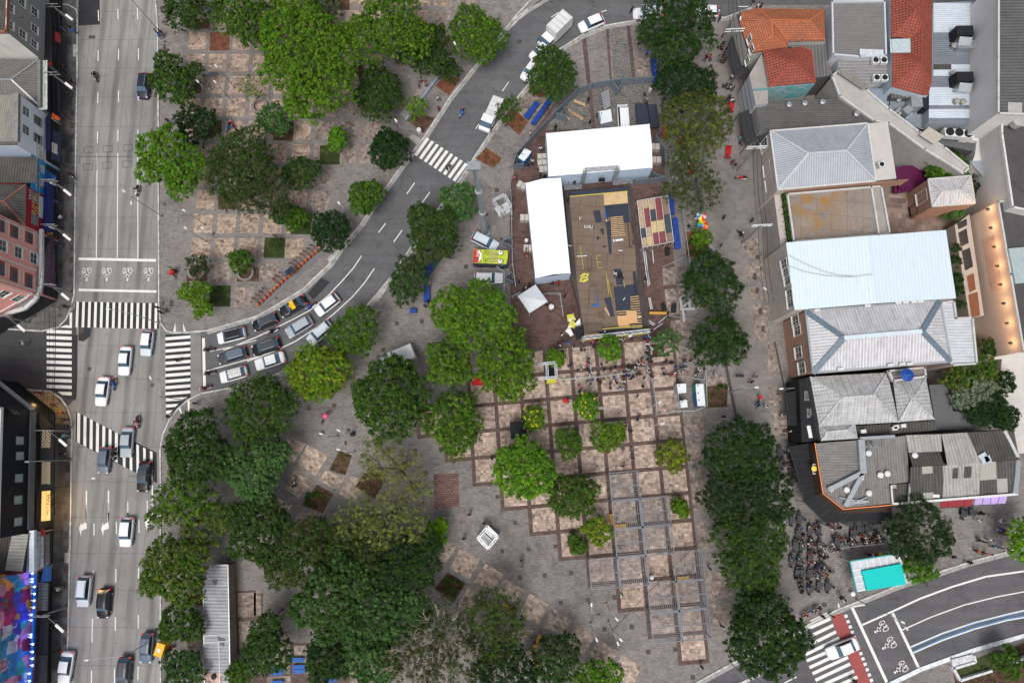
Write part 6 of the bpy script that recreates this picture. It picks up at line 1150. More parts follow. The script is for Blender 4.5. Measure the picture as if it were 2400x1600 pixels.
h=6.6;B5_=rblock('whitened_tile_house','old tiled hip roofs washed white and grey behind the black awnings','L',((385,325),(1110,285),(1200,740),(470,780)),h,plast('dark_wall',(.10,.10,.10)),None,group=RS)
hip(B5_,[S('L',385,325,h),S('L',1095,285,h),S('L',1200,740,h),S('L',470,780,h)],S('L',680,515,h+1.9),S('L',965,492,h+1.9),old_tile,plain('pale_grout',(.45,.45,.45),.8,var=.4),rw=.2)
h=6.8;B6_=rblock('small_whitened_house','smaller square whitened hip roof below the roof terrace with a blue parasol','L',((1150,365),(1450,330),(1525,715),(1200,740)),h,plast('dark_wall',(.10,.10,.10)),None,group=RS)
hip(B6_,[S('L',1150,365,h),S('L',1450,330,h),S('L',1525,715,h),S('L',1200,740,h)],S('L',1325,520,h+1.8),S('L',1330,540,h+1.8),old_tile,plain('pale_grout',(.45,.45,.45),.8),rw=.2)
h=6.2;B7_=rblock('corner_tile_annex','narrow whitened hip roof annex beside the black sign wall','L',((460,765),(800,742),(825,890),(490,912)),h,plast('dark_wall',(.10,.10,.10)),None,group=RS)
hip(B7_,[S('L',460,765,h),S('L',800,742,h),S('L',825,890,h),S('L',490,912,h)],S('L',540,830,h+.9),S('L',725,812,h+.9),old_tile,plain('pale_grout',(.45,.45,.45),.8),rw=.15)
B8_=rblock('dark_lean_to','dark lean-to roof with pipes between the tiled and ribbed roofs','L',((810,775),(1540,725),(1560,815),(840,880)),5.2,plast('dark_wall',(.10,.10,.10)),corr_dark,group=RS)
for u,v in((860,825),(1145,800),(1225,775),(1160,785)):ac_unit(B8_,S('L',u,v,5.2),R(5),(.7,.5,.5),False)
B9_=rblock('back_yard_roof','flat dark sheds in the back yard by the silvery tree','L',((1480,400),(1640,390),(1700,640),(1850,650),(1890,800),(1560,815),(1530,700)),4.0,plast('dark_wall',(.10,.10,.10)),grimy('dark_slab',(.13,.13,.135),.6),group=RS)
RT=rblock('roof_terrace','small cluttered roof terrace carrying a blue parasol','L',((1110,270),(1440,240),(1450,320),(1150,360)),7.6,plast('dark_wall',(.10,.10,.10)),grimy('terrace_floor',(.20,.18,.16),.6),parapet=.4,pm_=grimy_w,group=RS)
h=6.0;C1_=rblock('corner_restaurant','corner restaurant with dark ribbed roofs outlined by an orange light strip','L',((430,930),(830,900),(1260,860),(1300,1290),(1110,1310),(1135,1490),(690,1540),(510,1395)),h,plain('near_black_wall',(.02,.018,.017),.7),None,group=RS)
for pts in(((440,935),(835,905),(875,1205),(510,1385)),((835,905),(1265,865),(1305,1290),(1110,1310),(1130,1485),(690,1530),(880,1210)),((510,1385),(875,1205),(690,1530))):
 q=[S('L',*p,h+.01)for p in pts];mb=MB();mb.face(q if cw(q)else q[::-1]);mb.build('roof',corrugated('ribs_h' if pts[0][0]==440 else 'ribs_v',(.25,.24,.23),(.13,.125,.12),.36,.7,.75,streak=.7,vert=(pts[0][0]==440)),C1_)
duct(C1_,[S('L',845,900,h+.3),S('L',865,1210,h+.3)],.42);duct(C1_,[S('L',865,1200,h+.3),S('L',550,1360,h+.3)],.3);duct(C1_,[S('L',865,1210,h+.3),S('L',705,1510,h+.3)],.3);duct(C1_,[S('L',840,890,h+.3),S('L',1160,870,h+.3)],.2)
for u,v in((1020,1225),(1085,1212),(840,1250),(712,1360),(915,1390),(912,1025),(1335,1045),(565,1350)):vent(C1_,S('L',u,v,h),.40,.55,metal_w)
for a_,b__ in(((655,1430),(790,1465)),((700,1450),(925,1465)),((740,1475),(925,1470)),((740,1508),(905,1430)),((735,1490),(900,1478))):duct(C1_,[S('L',*a_,h+.25),S('L',*b__,h+.3)],.07)
for k_,(u,v)in enumerate(((915,930),(955,935))):duct(C1_,[S('L',u,v,h+.3),S('L',u+30,v+35,h+.9)],.22,False)
neon=plain('orange_light_strip',(1,.3,.1),.4,emit=(1,.25,.06),estr=.25);mb=MB();pts=((430,930),(470,1180),(505,1395),(690,1540),(1140,1500))
for p,q in zip(pts,pts[1:]):mb.bar(S('L',*p,h+.05),S('L',*q,h+.05),.08,.1)
mb.build('light_strip',neon,C1_)
mb=MB();P1=((430,930),(470,1180),(505,1395),(690,1540),(1135,1505));P2=((372,935),(400,1200),(440,1410),(650,1580),(1140,1568))
for i in range(4):
 q=[S('L',*P1[i],h-.05),S('L',*P2[i],3.9),S('L',*P2[i+1],3.9),S('L',*P1[i+1],h-.05)];mb.face(q if cw(q)else q[::-1])
mb.build('fascia',grimy('dark_timber_fascia',(.07,.045,.032),.6,2),C1_)
ys=plain('yellow_sign',(.75,.6,.1),.5);o=MB();o.lathe(S('L',423,1168,5.3),[(.38,0),(.38,.06)],16);o.build('round_sign',ys,C1_)
sf=MB()
for dv in(-40,45):sf.bar(S('L',410,1168+dv,5.3),S('L',436,1168+dv,5.3),.12,.1)
sf.bar(S('L',411,1130,5.3),S('L',411,1212,5.3),.06,.1);sf.build('sign_frame',metal_w,C1_)
def awning_big(label,c,pin,pout,zi,zo,m__=black_cloth,grp='big black awnings over cafe tables'):
 ct=S(c,*pout[0],0);rt_=thing('cafe_awning',label,'awning',ct,0,grp);mb=MB()
 for i in range(len(pin)-1):
  q=[S(c,*pin[i],zi),S(c,*pout[i],zo),S(c,*pout[i+1],zo),S(c,*pin[i+1],zi)];q=q if cw(q)else q[::-1];mb.face(q);mb.face([a-Vector((0,0,.05))for a in q[::-1]])
 mb.build('canopy',m__,rt_);fr=MB()
 for i in range(len(pout)-1):fr.bar(S(c,*pout[i],zo-.05),S(c,*pout[i+1],zo-.05),.08,.2)
 for p in pout:a=S(c,*p,zo);fr.bar(a,(a.x,a.y,0),.08)
 n_seam=5
 for i in range(len(pin)-1):
  for t in(.25,.5,.75):fr.bar(S(c,*pin[i],zi).lerp(S(c,*pin[i+1],zi),t)+Vector((0,0,.03)),S(c,*pout[i],zo).lerp(S(c,*pout[i+1],zo),t)+Vector((0,0,.03)),.05,.03)
 fr.build('frame',plain('charcoal_frame',(.035,.035,.04),.6),rt_);return rt_
awning_big('upper straight black awning of the corner restaurant','L',((372,935),(400,1200)),((190,965),(260,1200)),3.8,3.0)
awning_big('curved black awning wrapping the restaurant corner','L',((400,1200),(440,1410),(650,1560),(1140,1560)),((260,1200),(330,1470),(520,1660),(1140,1640)),3.8,3.0)
awning_big('square black awning below the street lamp beside the black sign wall','L',((310,440),(345,780)),((160,470),(190,770)),4.0,3.2)
awning_big('long dark awning beneath overhead cables near the orange roof house','C',((2080,270),(2150,400),(2180,690)),((1990,370),(2005,480),(2050,700)),3.8,3.0,plain('charcoal_canvas',(.035,.035,.04),.8,var=.2))
awning_big('long dark awning beside the grey shop front in the middle of the street','C',((2255,975),(2290,1260)),((2090,1040),(2150,1340)),3.8,3.0,plain('charcoal_canvas',(.035,.035,.04),.8))
SW=rblock('black_sign_wall','black painted shop front with white lettered boards','L',((285,350),(380,330),(470,915),(310,925)),5.0,black_cloth,plain('black_roofing',(.012,.013,.016),.7),group=RS)
for u,v in((356,500),(380,658)):
 for a_ in range(3):
  for b__ in range(4):
   if(a_*5+b__*3+u)%7:mb=MB();mb.box(S('L',u-14+a_*13,v-32+b__*20,5.03),(.24,.36+.1*((a_+b__)%2),.03),rz=R(7));mb.build('sign_mark',grey_metal,SW)
mb=MB();mb.box(S('L',382,828,5.05),(.5,1.7,.08),rz=R(7));mb.build('sign',wl,SW)
h=6.0;C2_=rblock('patched_roof_row','row of sheds with patched black and white fibre cement roofs','L',((1260,855),(2160,810),(2310,1090),(2290,1405),(1140,1490),(1110,1310),(1300,1290)),h,plast('old_wall',(.3,.3,.29)),None,group=RS)
def part_roof(pts,zs,m__):
 q=[S('L',u,v,h+z)for(u,v),z in zip(pts,zs)];mb=MB();mb.face(q if cw(q)else q[::-1]);mb.build('roof',m__,C2_)
part_roof(((1265,860),(1590,850),(1600,1010),(1290,1020)),(.1,.1,.3,.3),corr_light);part_roof(((1290,1022),(1580,1015),(1620,1135),(1330,1150)),(.2,.2,.9,.9),corr_dark)
part_roof(((1595,850),(1830,835),(1955,1110),(1650,1140)),(0.2,.2,1.0,1.0),corr_light);part_roof(((1832,835),(2160,815),(2285,1085),(1957,1110)),(.2,.2,1.0,1.0),corr_dark)
part_roof(((1310,1155),(1620,1138),(1600,1450),(1300,1470)),(1.0,1.0,.1,.1),corr_mix);part_roof(((1622,1138),(1955,1112),(1940,1415),(1602,1448)),(1.0,1.0,.1,.1),corr_light);part_roof(((1957,1112),(2285,1088),(2240,1385),(1942,1413)),(1,1,.1,.1),corr_mix)
for pts in(((1700,1165),(1750,1160),(1745,1255),(1697,1260)),((1805,1150),(1872,1145),(1865,1250),(1800,1255))):part_roof(pts,(.97,.97,.70,.70),corr_dark)
part_roof(((1140,1315),(1295,1300),(1290,1470),(1140,1475)),(-.1,)*4,corr_mix)
for(a_,b__,r_,m__)in(((2290,1090),(2260,1395),.32,galv),((1325,1150),(1960,1105),.12,duct_m),((1145,1490),(2290,1400),.15,metal_w),((2170,820),(2290,1060),.2,grimy_w),((1300,1300),(1290,1470),.12,galv),((1130,1320),(1145,1490),.1,metal_w)):duct(C2_,[S('L',*a_,h+.35),S('L',*b__,h+.35)],r_,True,m__)
for u,v,su,sv,ang in((1985,1070,1.1,1.3,.5),(2020,1080,.8,.9,.3)):mb=MB();mb.box(S('L',u,v,h+1.0),(su,sv,.1),rz=ang);mb.build('roof_hatch',plain('shiny_sheet',(.55,.62,.66),.3,.3),C2_)
mb=MB();mb.box(S('L',1545,1418,h+.3),(.9,.4,.04));mb.build('sign',wl,C2_)
for lab,pin,pout,m__ in(('dark red shop awning under the patched roof row',((1590,1460),(1880,1435)),((1578,1528),(1868,1512)),plain('dark_red_canvas',(.28,.03,.04),.6)),('lilac lit shop awning under the patched roof row',((1905,1435),(2200,1412)),((1895,1505),(2180,1490)),plain('lilac_canvas',(.42,.33,.55),.6))):awning_big(lab,'L',pin,pout,3.6,2.8,m__,'coloured shop awnings')
l=bpy.data.lights.new('violet_light','POINT');l.energy=60;l.color=(.35,.1,1);l.shadow_soft_size=.2;o=bpy.data.objects.new('violet_light',l);COL.objects.link(o);o.location=S('L',2120,1425,4.3)
h=5.6;D1_=rblock('little_hip_roof_house','little brick house with a small white hip roof among palms','H',((1470,80),(1865,45),(1905,305),(1505,335)),h,brick_w,None,group=RS)
e=[S('H',1470,80,h),S('H',1860,48,h),S('H',1900,300,h),S('H',1508,330,h)];hip(D1_,e,S('H',1602,195,h+1.0),S('H',1770,180,h+1.0),aged_white,grimy_w,rw=.22)
mb=MB()
for a_,b__ in((e[0],e[1]),(e[1],e[2]),(e[2],e[3]),(e[3],e[0])):mb.bar(a_,b__,.2,.2)
mb.build('cornice',grimy_w,D1_);win_row(D1_,e[0],e[3],((2161,462),),w_=1.6,h_=2.4,bars=2);window(D1_,e[0],e[3],2142,492,1.3,1.6,dark_metal)
h=8.5;E1_=rblock('tan_house','tan rendered building with a row of small lamps glowing on its wall','H',((2115,285),(2560,240),(2760,1560),(2352,1660),(2230,950)),h,grimy('tan_render',(.64,.54,.46),.4,.4,.8),grimy('dark_flat_roof',(.085,.082,.082),.7,.4,.5),parapet=.3,pm_=grimy_w,group=RS)
eb,ea=S('H',2230,950,h),S('H',2115,285,h)
pn=MB();s0,z0=on_wall(ea,eb,2340,680);s1,z1=on_wall(ea,eb,2310,560);wbox(pn,ea,eb,min(s0,s1),max(s0,s1),4.2,6.6,.02,.04);pn.build('worn_plaster_patch',grimy('worn_plaster',(.58,.42,.35),.9,1.2,.7),E1_)
for u,v in((2002,368),(2030,538),(2058,712),(2088,885),(2114,1057),(2138,1230),(2170,1410),(2205,1590)):
 s,z=on_wall(ea,eb,*T('H',u,v));z=6.6;lm=MB();wbox(lm,ea,eb,s-.12,s+.12,z-.12,z+.12,.25,.5);wbox(lm,ea,eb,s-.03,s+.03,z-.02,z+.02,0,.3);lm.build('wall_lamp',dark_metal,E1_)
 l=bpy.data.lights.new('wall_lamp_light','POINT');l.energy=75;l.color=(1,.55,.25);l.shadow_soft_size=.1;o=bpy.data.objects.new('wall_lamp_light',l);COL.objects.link(o);o.location=wpt(ea,eb,s,z+.25,1.0)
sk=MB();sk.box(S('H',2330,870,h+.1),(3.0,5.0,.5),rz=R(5));sk.build('skylight',plain('greenish_skylight',(.35,.42,.42),.3),E1_)
h=3.2;E2_=rblock('glazed_arcade','low arcade with dark glazed bays in front of the tan wall','H',((1715,500),(1850,400),(1985,1330),(1850,1355)),h,plast('arcade_wall',(.36,.33,.30)),grimy('arcade_roof',(.38,.36,.33),.4),group=RS)
for(p4,m__)in((((1735,480),(1825,440),(1830,500),(1750,540)),g_dark),(((1748,570),(1825,530),(1845,665),(1770,700)),g_dark),(((1780,740),(1855,705),(1885,880),(1810,920)),g_dark),(((1825,970),(1890,940),(1910,1090),(1850,1120)),plain('lit_wood',(.16,.065,.035),.5)),(((1840,1140),(1925,1110),(1950,1330),(1870,1350)),plain('lit_wood',(.35,.13,.05)))):
 q=[S('H',*p,h+.03)for p in p4];mb=MB();mb.face(q if cw(q)else q[::-1]);mb.build('glazed_bay',m__,E2_)
h=2.6;E3_=rblock('curved_white_terrace','pale curved terrace wrapping the foot of the tan house','L',((1990,170),(2150,160),(2120,400),(2130,520),(2200,640),(2250,760),(2300,1030),(2700,1000),(2600,-100),(2040,0)),h,plast('terrace_white',(.5,.48,.45)),grimy('white_terrace_floor',(.56,.53,.50),.45,.9,.7),group=RS)
tri_sheet([[S('H',*p,0)for p in((1050,150),(1480,-150),(1500,330),(1900,380),(1700,560),(1120,600))]],.0095,'court_floor',paving('wood_tone_court',((.30,.225,.185),(.17,.125,.105)),(1.2,.8),.01,R(5),.3))
pst=thing('purple_steps','dark purple painted steps beside the palms','stairs',S('H',1300,90));mb=MB()
for k_ in range(8):q=S('H',1180+k_*32,130-k_*5,1.0);mb.box((q.x,q.y,1.0+.12*k_),(.55,3.0,.2),rz=R(-12))
mb.build('tread',plain('purple_paint',(.09,.008,.05),.5),pst);mb=MB();mb.box(S('H',1320,60,1.2),(5,3.4,.9),rz=R(6));mb.build('stair_base',plain('purple_paint',(.09,.008,.05)),pst)
h=7.0;F1_=rblock('grey_ribbed_roof_building','building with a mid grey ribbed roof and white side wall right of the orange roof','D',((590,15),(1070,10),(1085,510),(840,520),(600,500)),h,plain('white_wall',(.52,.54,.58),.6),corrugated('mid_grey_ribs',(.215,.205,.20),(.13,.125,.12),.30,.3,.7,vert=True,streak=.3),parapet=.35,pm_=plain('white_coping',(.5,.53,.57),.6),group=RS)
faces('roof_sheet',F1_,corrugated('bright_strip',(.62,.66,.7),(.5,.53,.56),.3,.2,.5),[S('D',*p,h+.02)for p in((842,450),(1060,458),(1062,515),(842,505))],[(0,1,2,3)])
F2_=rblock('lean_to_ribbed_roof','light ribbed lean-to roof with four black fan units','D',((640,480),(940,480),(1150,610),(1150,710),(950,785),(645,640)),6.0,plain('white_wall',(.52,.54,.58),.6),corrugated('lean_ribs',(.33,.32,.32),(.15,.145,.145),.5,.3,.6,vert=True),group=RS)
for u,v in((970,575),(1045,575),(980,735),(1052,735)):ac_unit(F2_,S('D',u,v,6.1),R(3),(1.0,1.0,.6))
h=7.4;F3_=rblock('long_red_roof_house','long red clay tile roof with a pale square light well','D',((1120,-120),(1510,-120),(1500,760),(1470,880),(1135,800),(1150,490),(1130,340)),h,plain('pale_blue_wall',(.42,.50,.56),.6),None,group=RS)
z=h;rd=h+1.5;V=[S('D',*p)for p in((1120,-120,z),(1512,-120,z),(1505,760,z),(1470,880,z),(1410,875,z),(1135,800,z),(1145,490,z),(1315,488,z),(1312,352,z),(1135,345,z),(1355,105,rd),(1415,235,rd-.5),(1418,545,rd-.5),(1395,590,rd))]
faces('roof',F3_,clay_r,V,[(0,9,10),(0,1,10),(1,2,13,12),(1,12,11,10),(9,8,11,10),(8,7,12,11),(6,5,13),(6,13,12,7),(5,4,13),(4,3,2,13)])
mb=MB()
for i,j in((0,10),(1,10),(9,10),(10,11),(8,11),(7,12),(6,13),(5,13),(13,2),(12,13)):mb.bar(V[i],V[j],.18,.1)
mb.build('ridge',plain('dark_ridge_tile',(.28,.06,.04)),F3_)
mb=MB();q=[S('D',*p,h-.1)for p in((1120,360),(1310,355),(1312,485),(1125,488))];mb.face(q if cw(q)else q[::-1]);mb.build('light_well_cover',plain('pale_cyan_sheet',(.42,.50,.52),.5,var=.15),F3_)
F4_=rblock('dark_gutter_shed','small dark ribbed shed roof below the long red clay roof','D',((1140,800),(1400,825),(1395,905),(1125,900)),6.0,plast('dark_wall',(.10,.10,.10)),corrugated('shed_ribs',(.17,.16,.15),(.04,.04,.04),.55,.3,.7),group=RS)
F5_=rblock('duct_yard_roof','blue grey roof yard crowded with square ducts and pipes','D',((1115,900),(1475,900),(1465,1170),(1420,1195),(1100,1040)),5.0,plast('dark_wall',(.10,.10,.10)),grimy('blue_grey_roof',(.22,.25,.28),.8,1.2,.4),group=RS)
for pts,r_ in((((1290,960),(1400,960)),.8),(((1150,1050),(1215,1000)),.2),(((1260,1100),(1320,1050)),.2),(((1240,1040),(1300,1000)),.5)):duct(F5_,[S('D',*pts[0],5.9),S('D',*pts[1],5.9)],r_)
mb=MB();mb.box(S('D',1435,960,6.0),(1.2,2.2,1.6));mb.build('black_cowl',black_cloth,F5_);vent(F5_,S('D',1185,935,5),.35,.8);ac_unit(F5_,S('D',1205,1045,5),0,(.6,.6,.5))
h=6.8;F6_=rblock('silver_roof_building','long building with silver roof strips, square ducts and round vents','D',((1515,30),(1945,10),(1930,1130),(1475,1125),(1480,890)),h,plain('grey_blue_wall',(.30,.34,.38),.6),grimy('grey_blue_roof',(.22,.245,.28),.6,.8,.5),group=RS)
zf=corrugated('silver_sheet',(.62,.68,.74),(.45,.50,.56),.34,.3,.35,.0,vert=True,streak=.3);zd=corrugated('dull_blue_sheet',(.22,.245,.29),(.12,.135,.16),.34,.4,.45,.0,vert=True)
for(v0,v1,u0,u1,m__)in((30,300,1520,1940,zf),(302,590,1520,1935,zd),(592,640,1685,1930,zf),(592,640,1520,1683,corr_dark),(642,700,1520,1930,zf),(702,800,1515,1930,zd),(802,968,1480,1930,zf),(970,1000,1480,1930,zd),(1002,1085,1478,1928,zf),(1087,1120,1476,1925,zd)):
 q=[S('D',*p,h+.05)for p in((u0,v0),(u1,v0),(u1,v1),(u0,v1))];mb=MB();mb.face(q if cw(q)else q[::-1]);mb.build('roof_sheet',m__,F6_)
for v in(270,690):
 mb=MB();mb.box(S('D',1775,v+45,h+1.0),(2.4,1.5,1.9),rz=R(0));mb.build('black_cowl',black_cloth,F6_);duct(F6_,[S('D',1790,v+80,h+1.0),S('D',1770,v+160,h+.5)],.9)
duct(F6_,[S('D',1720,430,h+.5),S('D',1930,430,h+.5)],.65)
for u,v in((1900,358),(1900,515),(1897,665),(1897,820),(1885,1105),(1685,445),(1680,695),(1710,950),(1768,955)):vent(F6_,S('D',u,v,h),.42,1.0,plain('tan_grey_vent',(.30,.29,.27),.5))
F7_=rblock('fan_platform','white box of three large fans at the end of the silver roofs','D',((1620,1175),(1900,1200),(1895,1270),(1630,1245)),6.4,metal_w,metal_w,group=RS,z0=5.4)
for u,v in((1672,1210),(1757,1217),(1843,1227)):mb=MB();p=S('D',u,v,6.4);mb.tube(p,p+Vector((0,0,.06)),.62,n=18);mb.build('fan',dark_metal,F7_)
F8_=rblock('low_service_yard','dark service yard below the fan platform','D',((1475,1128),(1930,1130),(1920,1400),(1600,1330),(1480,1200)),4.6,plast('dark_wall',(.10,.10,.10)),grimy('dark_slab',(.13,.13,.135)),group=RS)
for u,v in((1775,1285),(1855,1290)):ac_unit(F8_,S('D',u,v,4.7),R(-10),(1.2,.9,.8),False)
duct(F8_,[S('D',1790,1150,5.2),S('D',1750,1180,5.2)],.4,False,galv);duct(F8_,[S('D',1880,1155,5.2),S('D',1840,1190,5.2)],.4,False,galv)
h=6.2;F9_=rblock('diagonal_gallery','long diagonal concrete gallery roof cutting between the tile roofs','D',((590,700),(660,640),(900,820),(1110,1000),(1390,1210),(1620,1350),(1850,1540),(1800,1590),(1440,1370),(1110,1130),(980,1110),(660,880)),h,plast('gallery_grey',(.40,.38,.36)),grimy('gallery_concrete',(.42,.40,.38),.5,.8,.7),parapet=.3,pm_=grimy_w,group=RS)
faces('roof_sheet',F9_,corr_beige,[S('D',*p,h+.4)for p in((665,635),(925,780),(880,828),(635,665))],[(0,1,2,3)])
faces('roof_sheet',F9_,plain('tan_sheet',(.42,.38,.33),.6),[S('D',*p,h+.4)for p in((1390,1240),(1480,1165),(1620,1250),(1530,1330))],[(0,1,2,3)])
F10=rblock('blue_grey_yard','flat blue grey roof in the gap below the fan units','D',((890,815),(1110,815),(1120,970),(1090,985)),5.0,plast('dark_wall',(.10,.10,.10)),plain('blue_grey_flat',(.22,.26,.32),.6),group=RS)
F11=rblock('dark_ribbed_yard_roof','weathered dark ribbed roofs squeezed between the red and grey roofs','D',((185,385),(530,380),(545,560),(600,690),(430,720),(395,470),(185,430)),5.6,plast('dark_wall',(.10,.10,.10)),corrugated('weathered_ribs',(.19,.185,.18),(.06,.06,.06),.5,.5,.8),group=RS)
h=13.0;G1_=rblock('tall_grey_roof_building','tall building with white side wall and long dark ribbed roof at the top right corner','D',((2120,-200),(2700,-200),(2700,1060),(2118,1040)),h,grimy('off_white_wall',(.62,.61,.60),.3,.4,.8),corrugated('long_dark_ribs',(.13,.13,.125),(.055,.055,.055),.45,.4,.7,vert=True),parapet=.3,pm_=grimy_w,group=RS)
mb=MB();q=[S('D',*p,h-.25)for p in((2205,940),(2335,945),(2335,1050),(2205,1040))];mb.face(q if cw(q)else q[::-1]);mb.build('roof_hatch',plain('pale_hatch',(.38,.37,.36),.6),G1_)
h=10.0;G2_=rblock('white_block_with_tank','white walled block with barred windows and a round roof tank','D',((2150,1060),(2700,1060),(2700,2000),(2250,1900),(2150,1225)),h,grimy('off_white_wall',(.52,.51,.50)),grimy('dark_flat_roof',(.085,.082,.082)),parapet=.4,pm_=w_frame,group=RS)
mb=MB();mb.lathe(S('D',2258,1140,h),[(.75,0),(.85,.2),(.85,1.1),(.3,1.3)],20);mb.build('water_tank',plain('grey_tank',(.34,.33,.31),.6),G2_)
h=5.2;G3_=rblock('white_lower_block','white rendered lower block with paired barred windows','D',((1985,330),(2115,235),(2150,1050),(2150,1225),(2352,1240),(2352,1900),(2300,1840),(1870,1500),(1900,1430),(1930,1200)),h,grimy('off_white_wall',(.52,.51,.50)),grimy('off_white_terrace',(.60,.59,.58),.25,.5,.8),group=RS)
for pts in(((2165,1340),(2240,1300),(2340,1320),(2270,1350)),((2010,1440),(2080,1385),(2185,1400),(2125,1445)),((2145,1450),(2215,1395),(2320,1405),(2260,1450))):
 q=[S('D',*p,h+.03)for p in pts];mb=MB();mb.face(q if cw(q)else q[::-1]);mb.build('window_grille',plain('grille_grey',(.16,.155,.14),.5,var=.4,scale=8),G3_)
q=[S('D',*p,h+.02)for p in((1985,0),(2118,0),(2115,232),(1985,330))];mb=MB();mb.face(q if cw(q)else q[::-1]);mb.build('roof',black_cloth,G3_)
faces('roof_sheet',G3_,grimy('bluish_terrace',(.28,.31,.34),.5),[S('D',*p,h+.025)for p in((1850,1480),(2170,1470),(2180,1600),(1990,1640))],[(0,1,2,3)])
h=6.2;G4_=rblock('grey_front_house','narrow grey white house front facing the street above the second long awning','C',((2180,690),(2290,500),(2352,560),(2352,950),(2300,960),(2240,960)),h,plain('grey_front',(.44,.46,.50),.7),grimy('grey_slab',(.34,.31,.29)),group=RS)
h=3.2;K2=rblock('turquoise_roof_kiosk','white ribbed canopy with a turquoise flat roof beside the lower road','P',((752,450),(1190,380),(1345,630),(815,732)),h,plain('pale_turq',(.3,.6,.58),.5),None,z0=h-.15)
for p in((760,455),(1180,388),(1330,628),(822,725)):q=S('P',*p,h);mb=MB();mb.bar((q.x,q.y,0),(q.x,q.y,h-.1),.12);mb.build('post',metal_w,K2)
faces('roof',K2,plain('white_panel_roof',(.55,.56,.60),.5,var=.08),[S('P',*p,h)for p in((752,450),(1190,380),(1345,630),(815,732))],[(0,1,2,3)])
mb=MB()
for k_ in range(8):mb.bar(S('P',838+k_*61,440-k_*9.5,h+.03),S('P',860+k_*59,530-k_*8,h+.03),.12,.08)
for k_ in range(4):mb.bar(S('P',775+k_*14,530+k_*63,h+.03),S('P',880+k_*12,515+k_*62,h+.03),.12,.08)
mb.build('roof_rib',plain('rib_white',(.75,.76,.78),.5),K2)
mb=MB();mb.prism([S('P',*p,h+.45)for p in((865,540),(1225,472),(1270,660),(912,720))],h,h+.45);mb.build('turquoise_roof',plain('turquoise',(.0,.52,.48),.5,var=.04),K2)
mb=MB();pts=[S('P',*p,h+.02)for p in((1190,380),(752,450),(815,732))];mb.bar(pts[0],pts[1],.16,.14);mb.bar(pts[1],pts[2],.16,.14);mb.build('edge',plain('turquoise_edge',(.05,.35,.33),.5),K2)
gw=thing('garden_wall','white low wall enclosing the corner garden','wall',S('P',1750,1480));mb=MB()
for pts in(((1685,1410),(1760,1540),(2050,1450)),((2230,1390),(2352,1330),(2500,1280)),((1685,1345),(1700,1430),(1900,1370),(1880,1310))):
 for p,q in zip(pts,pts[1:]):mb.bar(S('P',*p,.3),S('P',*q,.3),.3,.6)
mb.build('wall',plain('white_wall_paint',(.6,.61,.62),.7,var=.25,scale=2),gw)
lit_m=plain('white_slab',(.55,.56,.58),.7,var=.3,scale=2);q=[S('P',*p,.4)for p in((1695,1350),(1880,1300),(1900,1370),(1710,1420))];mb=MB();mb.face(q if cw(q)else q[::-1]);mb.build('coping',lit_m,gw)
# ================================================================ EVENT AREA AND STREET FURNITURE
def flat(name,c,pts,z,m,root,lift=None):
 q=[S(c,u,v,(z if lift is None else lift[i]))for i,(u,v)in enumerate(pts)];mb=MB();mb.face(q if cw(q)else q[::-1]);return mb.build(name,m,root)
def solid(name,c,pts,z0,z1,m,root):
 mb=MB();mb.prism([S(c,u,v,z1)for u,v in pts],z0,z1);return mb.build(name,m,root)
def Th(name,label,cat,c,u,v,group=None,z=0):return thing(name,label,cat,S(c,u,v,z),0,group)
tent_side=plain('tent_side_canvas',(.50,.60,.74),.6,var=.08)
for lab,c,pts,z in(('wide white marquee above the stage, upper of the two','C',((313,1225),(1263,1140),(1290,1540),(335,1622)),4.4),('tall narrow white marquee along the left side of the ramp','G',((125,115),(450,65),(537,940),(215,988)),4.2)):
 t=Th('marquee_tent',lab,'marquee',c,pts[0][0]+200,pts[0][1]+150,'white marquees of the event');q=[S(c,*p,z)for p in pts]
 m0,m1=((q[0]+q[3])/2,(q[1]+q[2])/2)if c=='C' else((q[0]+q[1])/2,(q[2]+q[3])/2);up=Vector((0,0,.7));mb=MB()
 for f in(((q[0],q[1],m1+up,m0+up),(m0+up,m1+up,q[2],q[3]))if c=='C' else((q[0],m0+up,m1+up,q[3]),(m0+up,q[1],q[2],m1+up))):mb.face(f if cw(f)else f[::-1])
 mb.build('canopy',tent_white,t);mb=MB();mb.prism([(p.x,p.y)for p in q],.3,z-.02,top=False);mb.build('side_wall',tent_side,t)
 for p in q:mb=MB();mb.bar((p.x,p.y,0),(p.x,p.y,z),.12);mb.build('pole',alu,t)
ply=plain('new_plywood',(.52,.37,.20),.7,var=.15,scale=1.5);deck=grimy('brown_skate_deck',(.19,.14,.105),.75,.5,.6,slabs=(2.4,1.22,R(5)),rough=.6);navy=grimy('navy_panel',(.035,.042,.062),.6,1.2,.6,rough=.6);walk=grimy('dark_walkway_board',(.075,.062,.06),.6,1,.6,slabs=(1.2,2.4,R(5)));yel=plain('yellow_rail_paint',(.62,.52,.08),.5);timber=plain('raw_timber',(.50,.34,.20),.8,var=.25);bray=plain('bright_blue_panel',(.01,.12,.45),.5);wmark=plain('white_mark',(.75,.75,.75),.6);brown_b=grimy('brown_box_board',(.15,.10,.07),.5)
SK_=Th('skate_ramp','large wooden skate course with brown floor and dark side boards beside the marquees','skate ramp','G',870,850)
solid('platform','G',((480,195),(1105,150),(1150,700),(1272,1480),(655,1540),(600,1200),(545,1000)),0,1.0,walk,SK_)
flat('floor','G',((530,300),(845,275),(1070,300),(1090,480),(1130,700),(1150,1000),(1175,1150),(1195,1420),(830,1450),(655,1440),(600,1050)),1.02,deck,SK_)
solid('back_walkway','G',((525,192),(1058,148),(1060,190),(530,238)),1,2.2,navy,SK_)
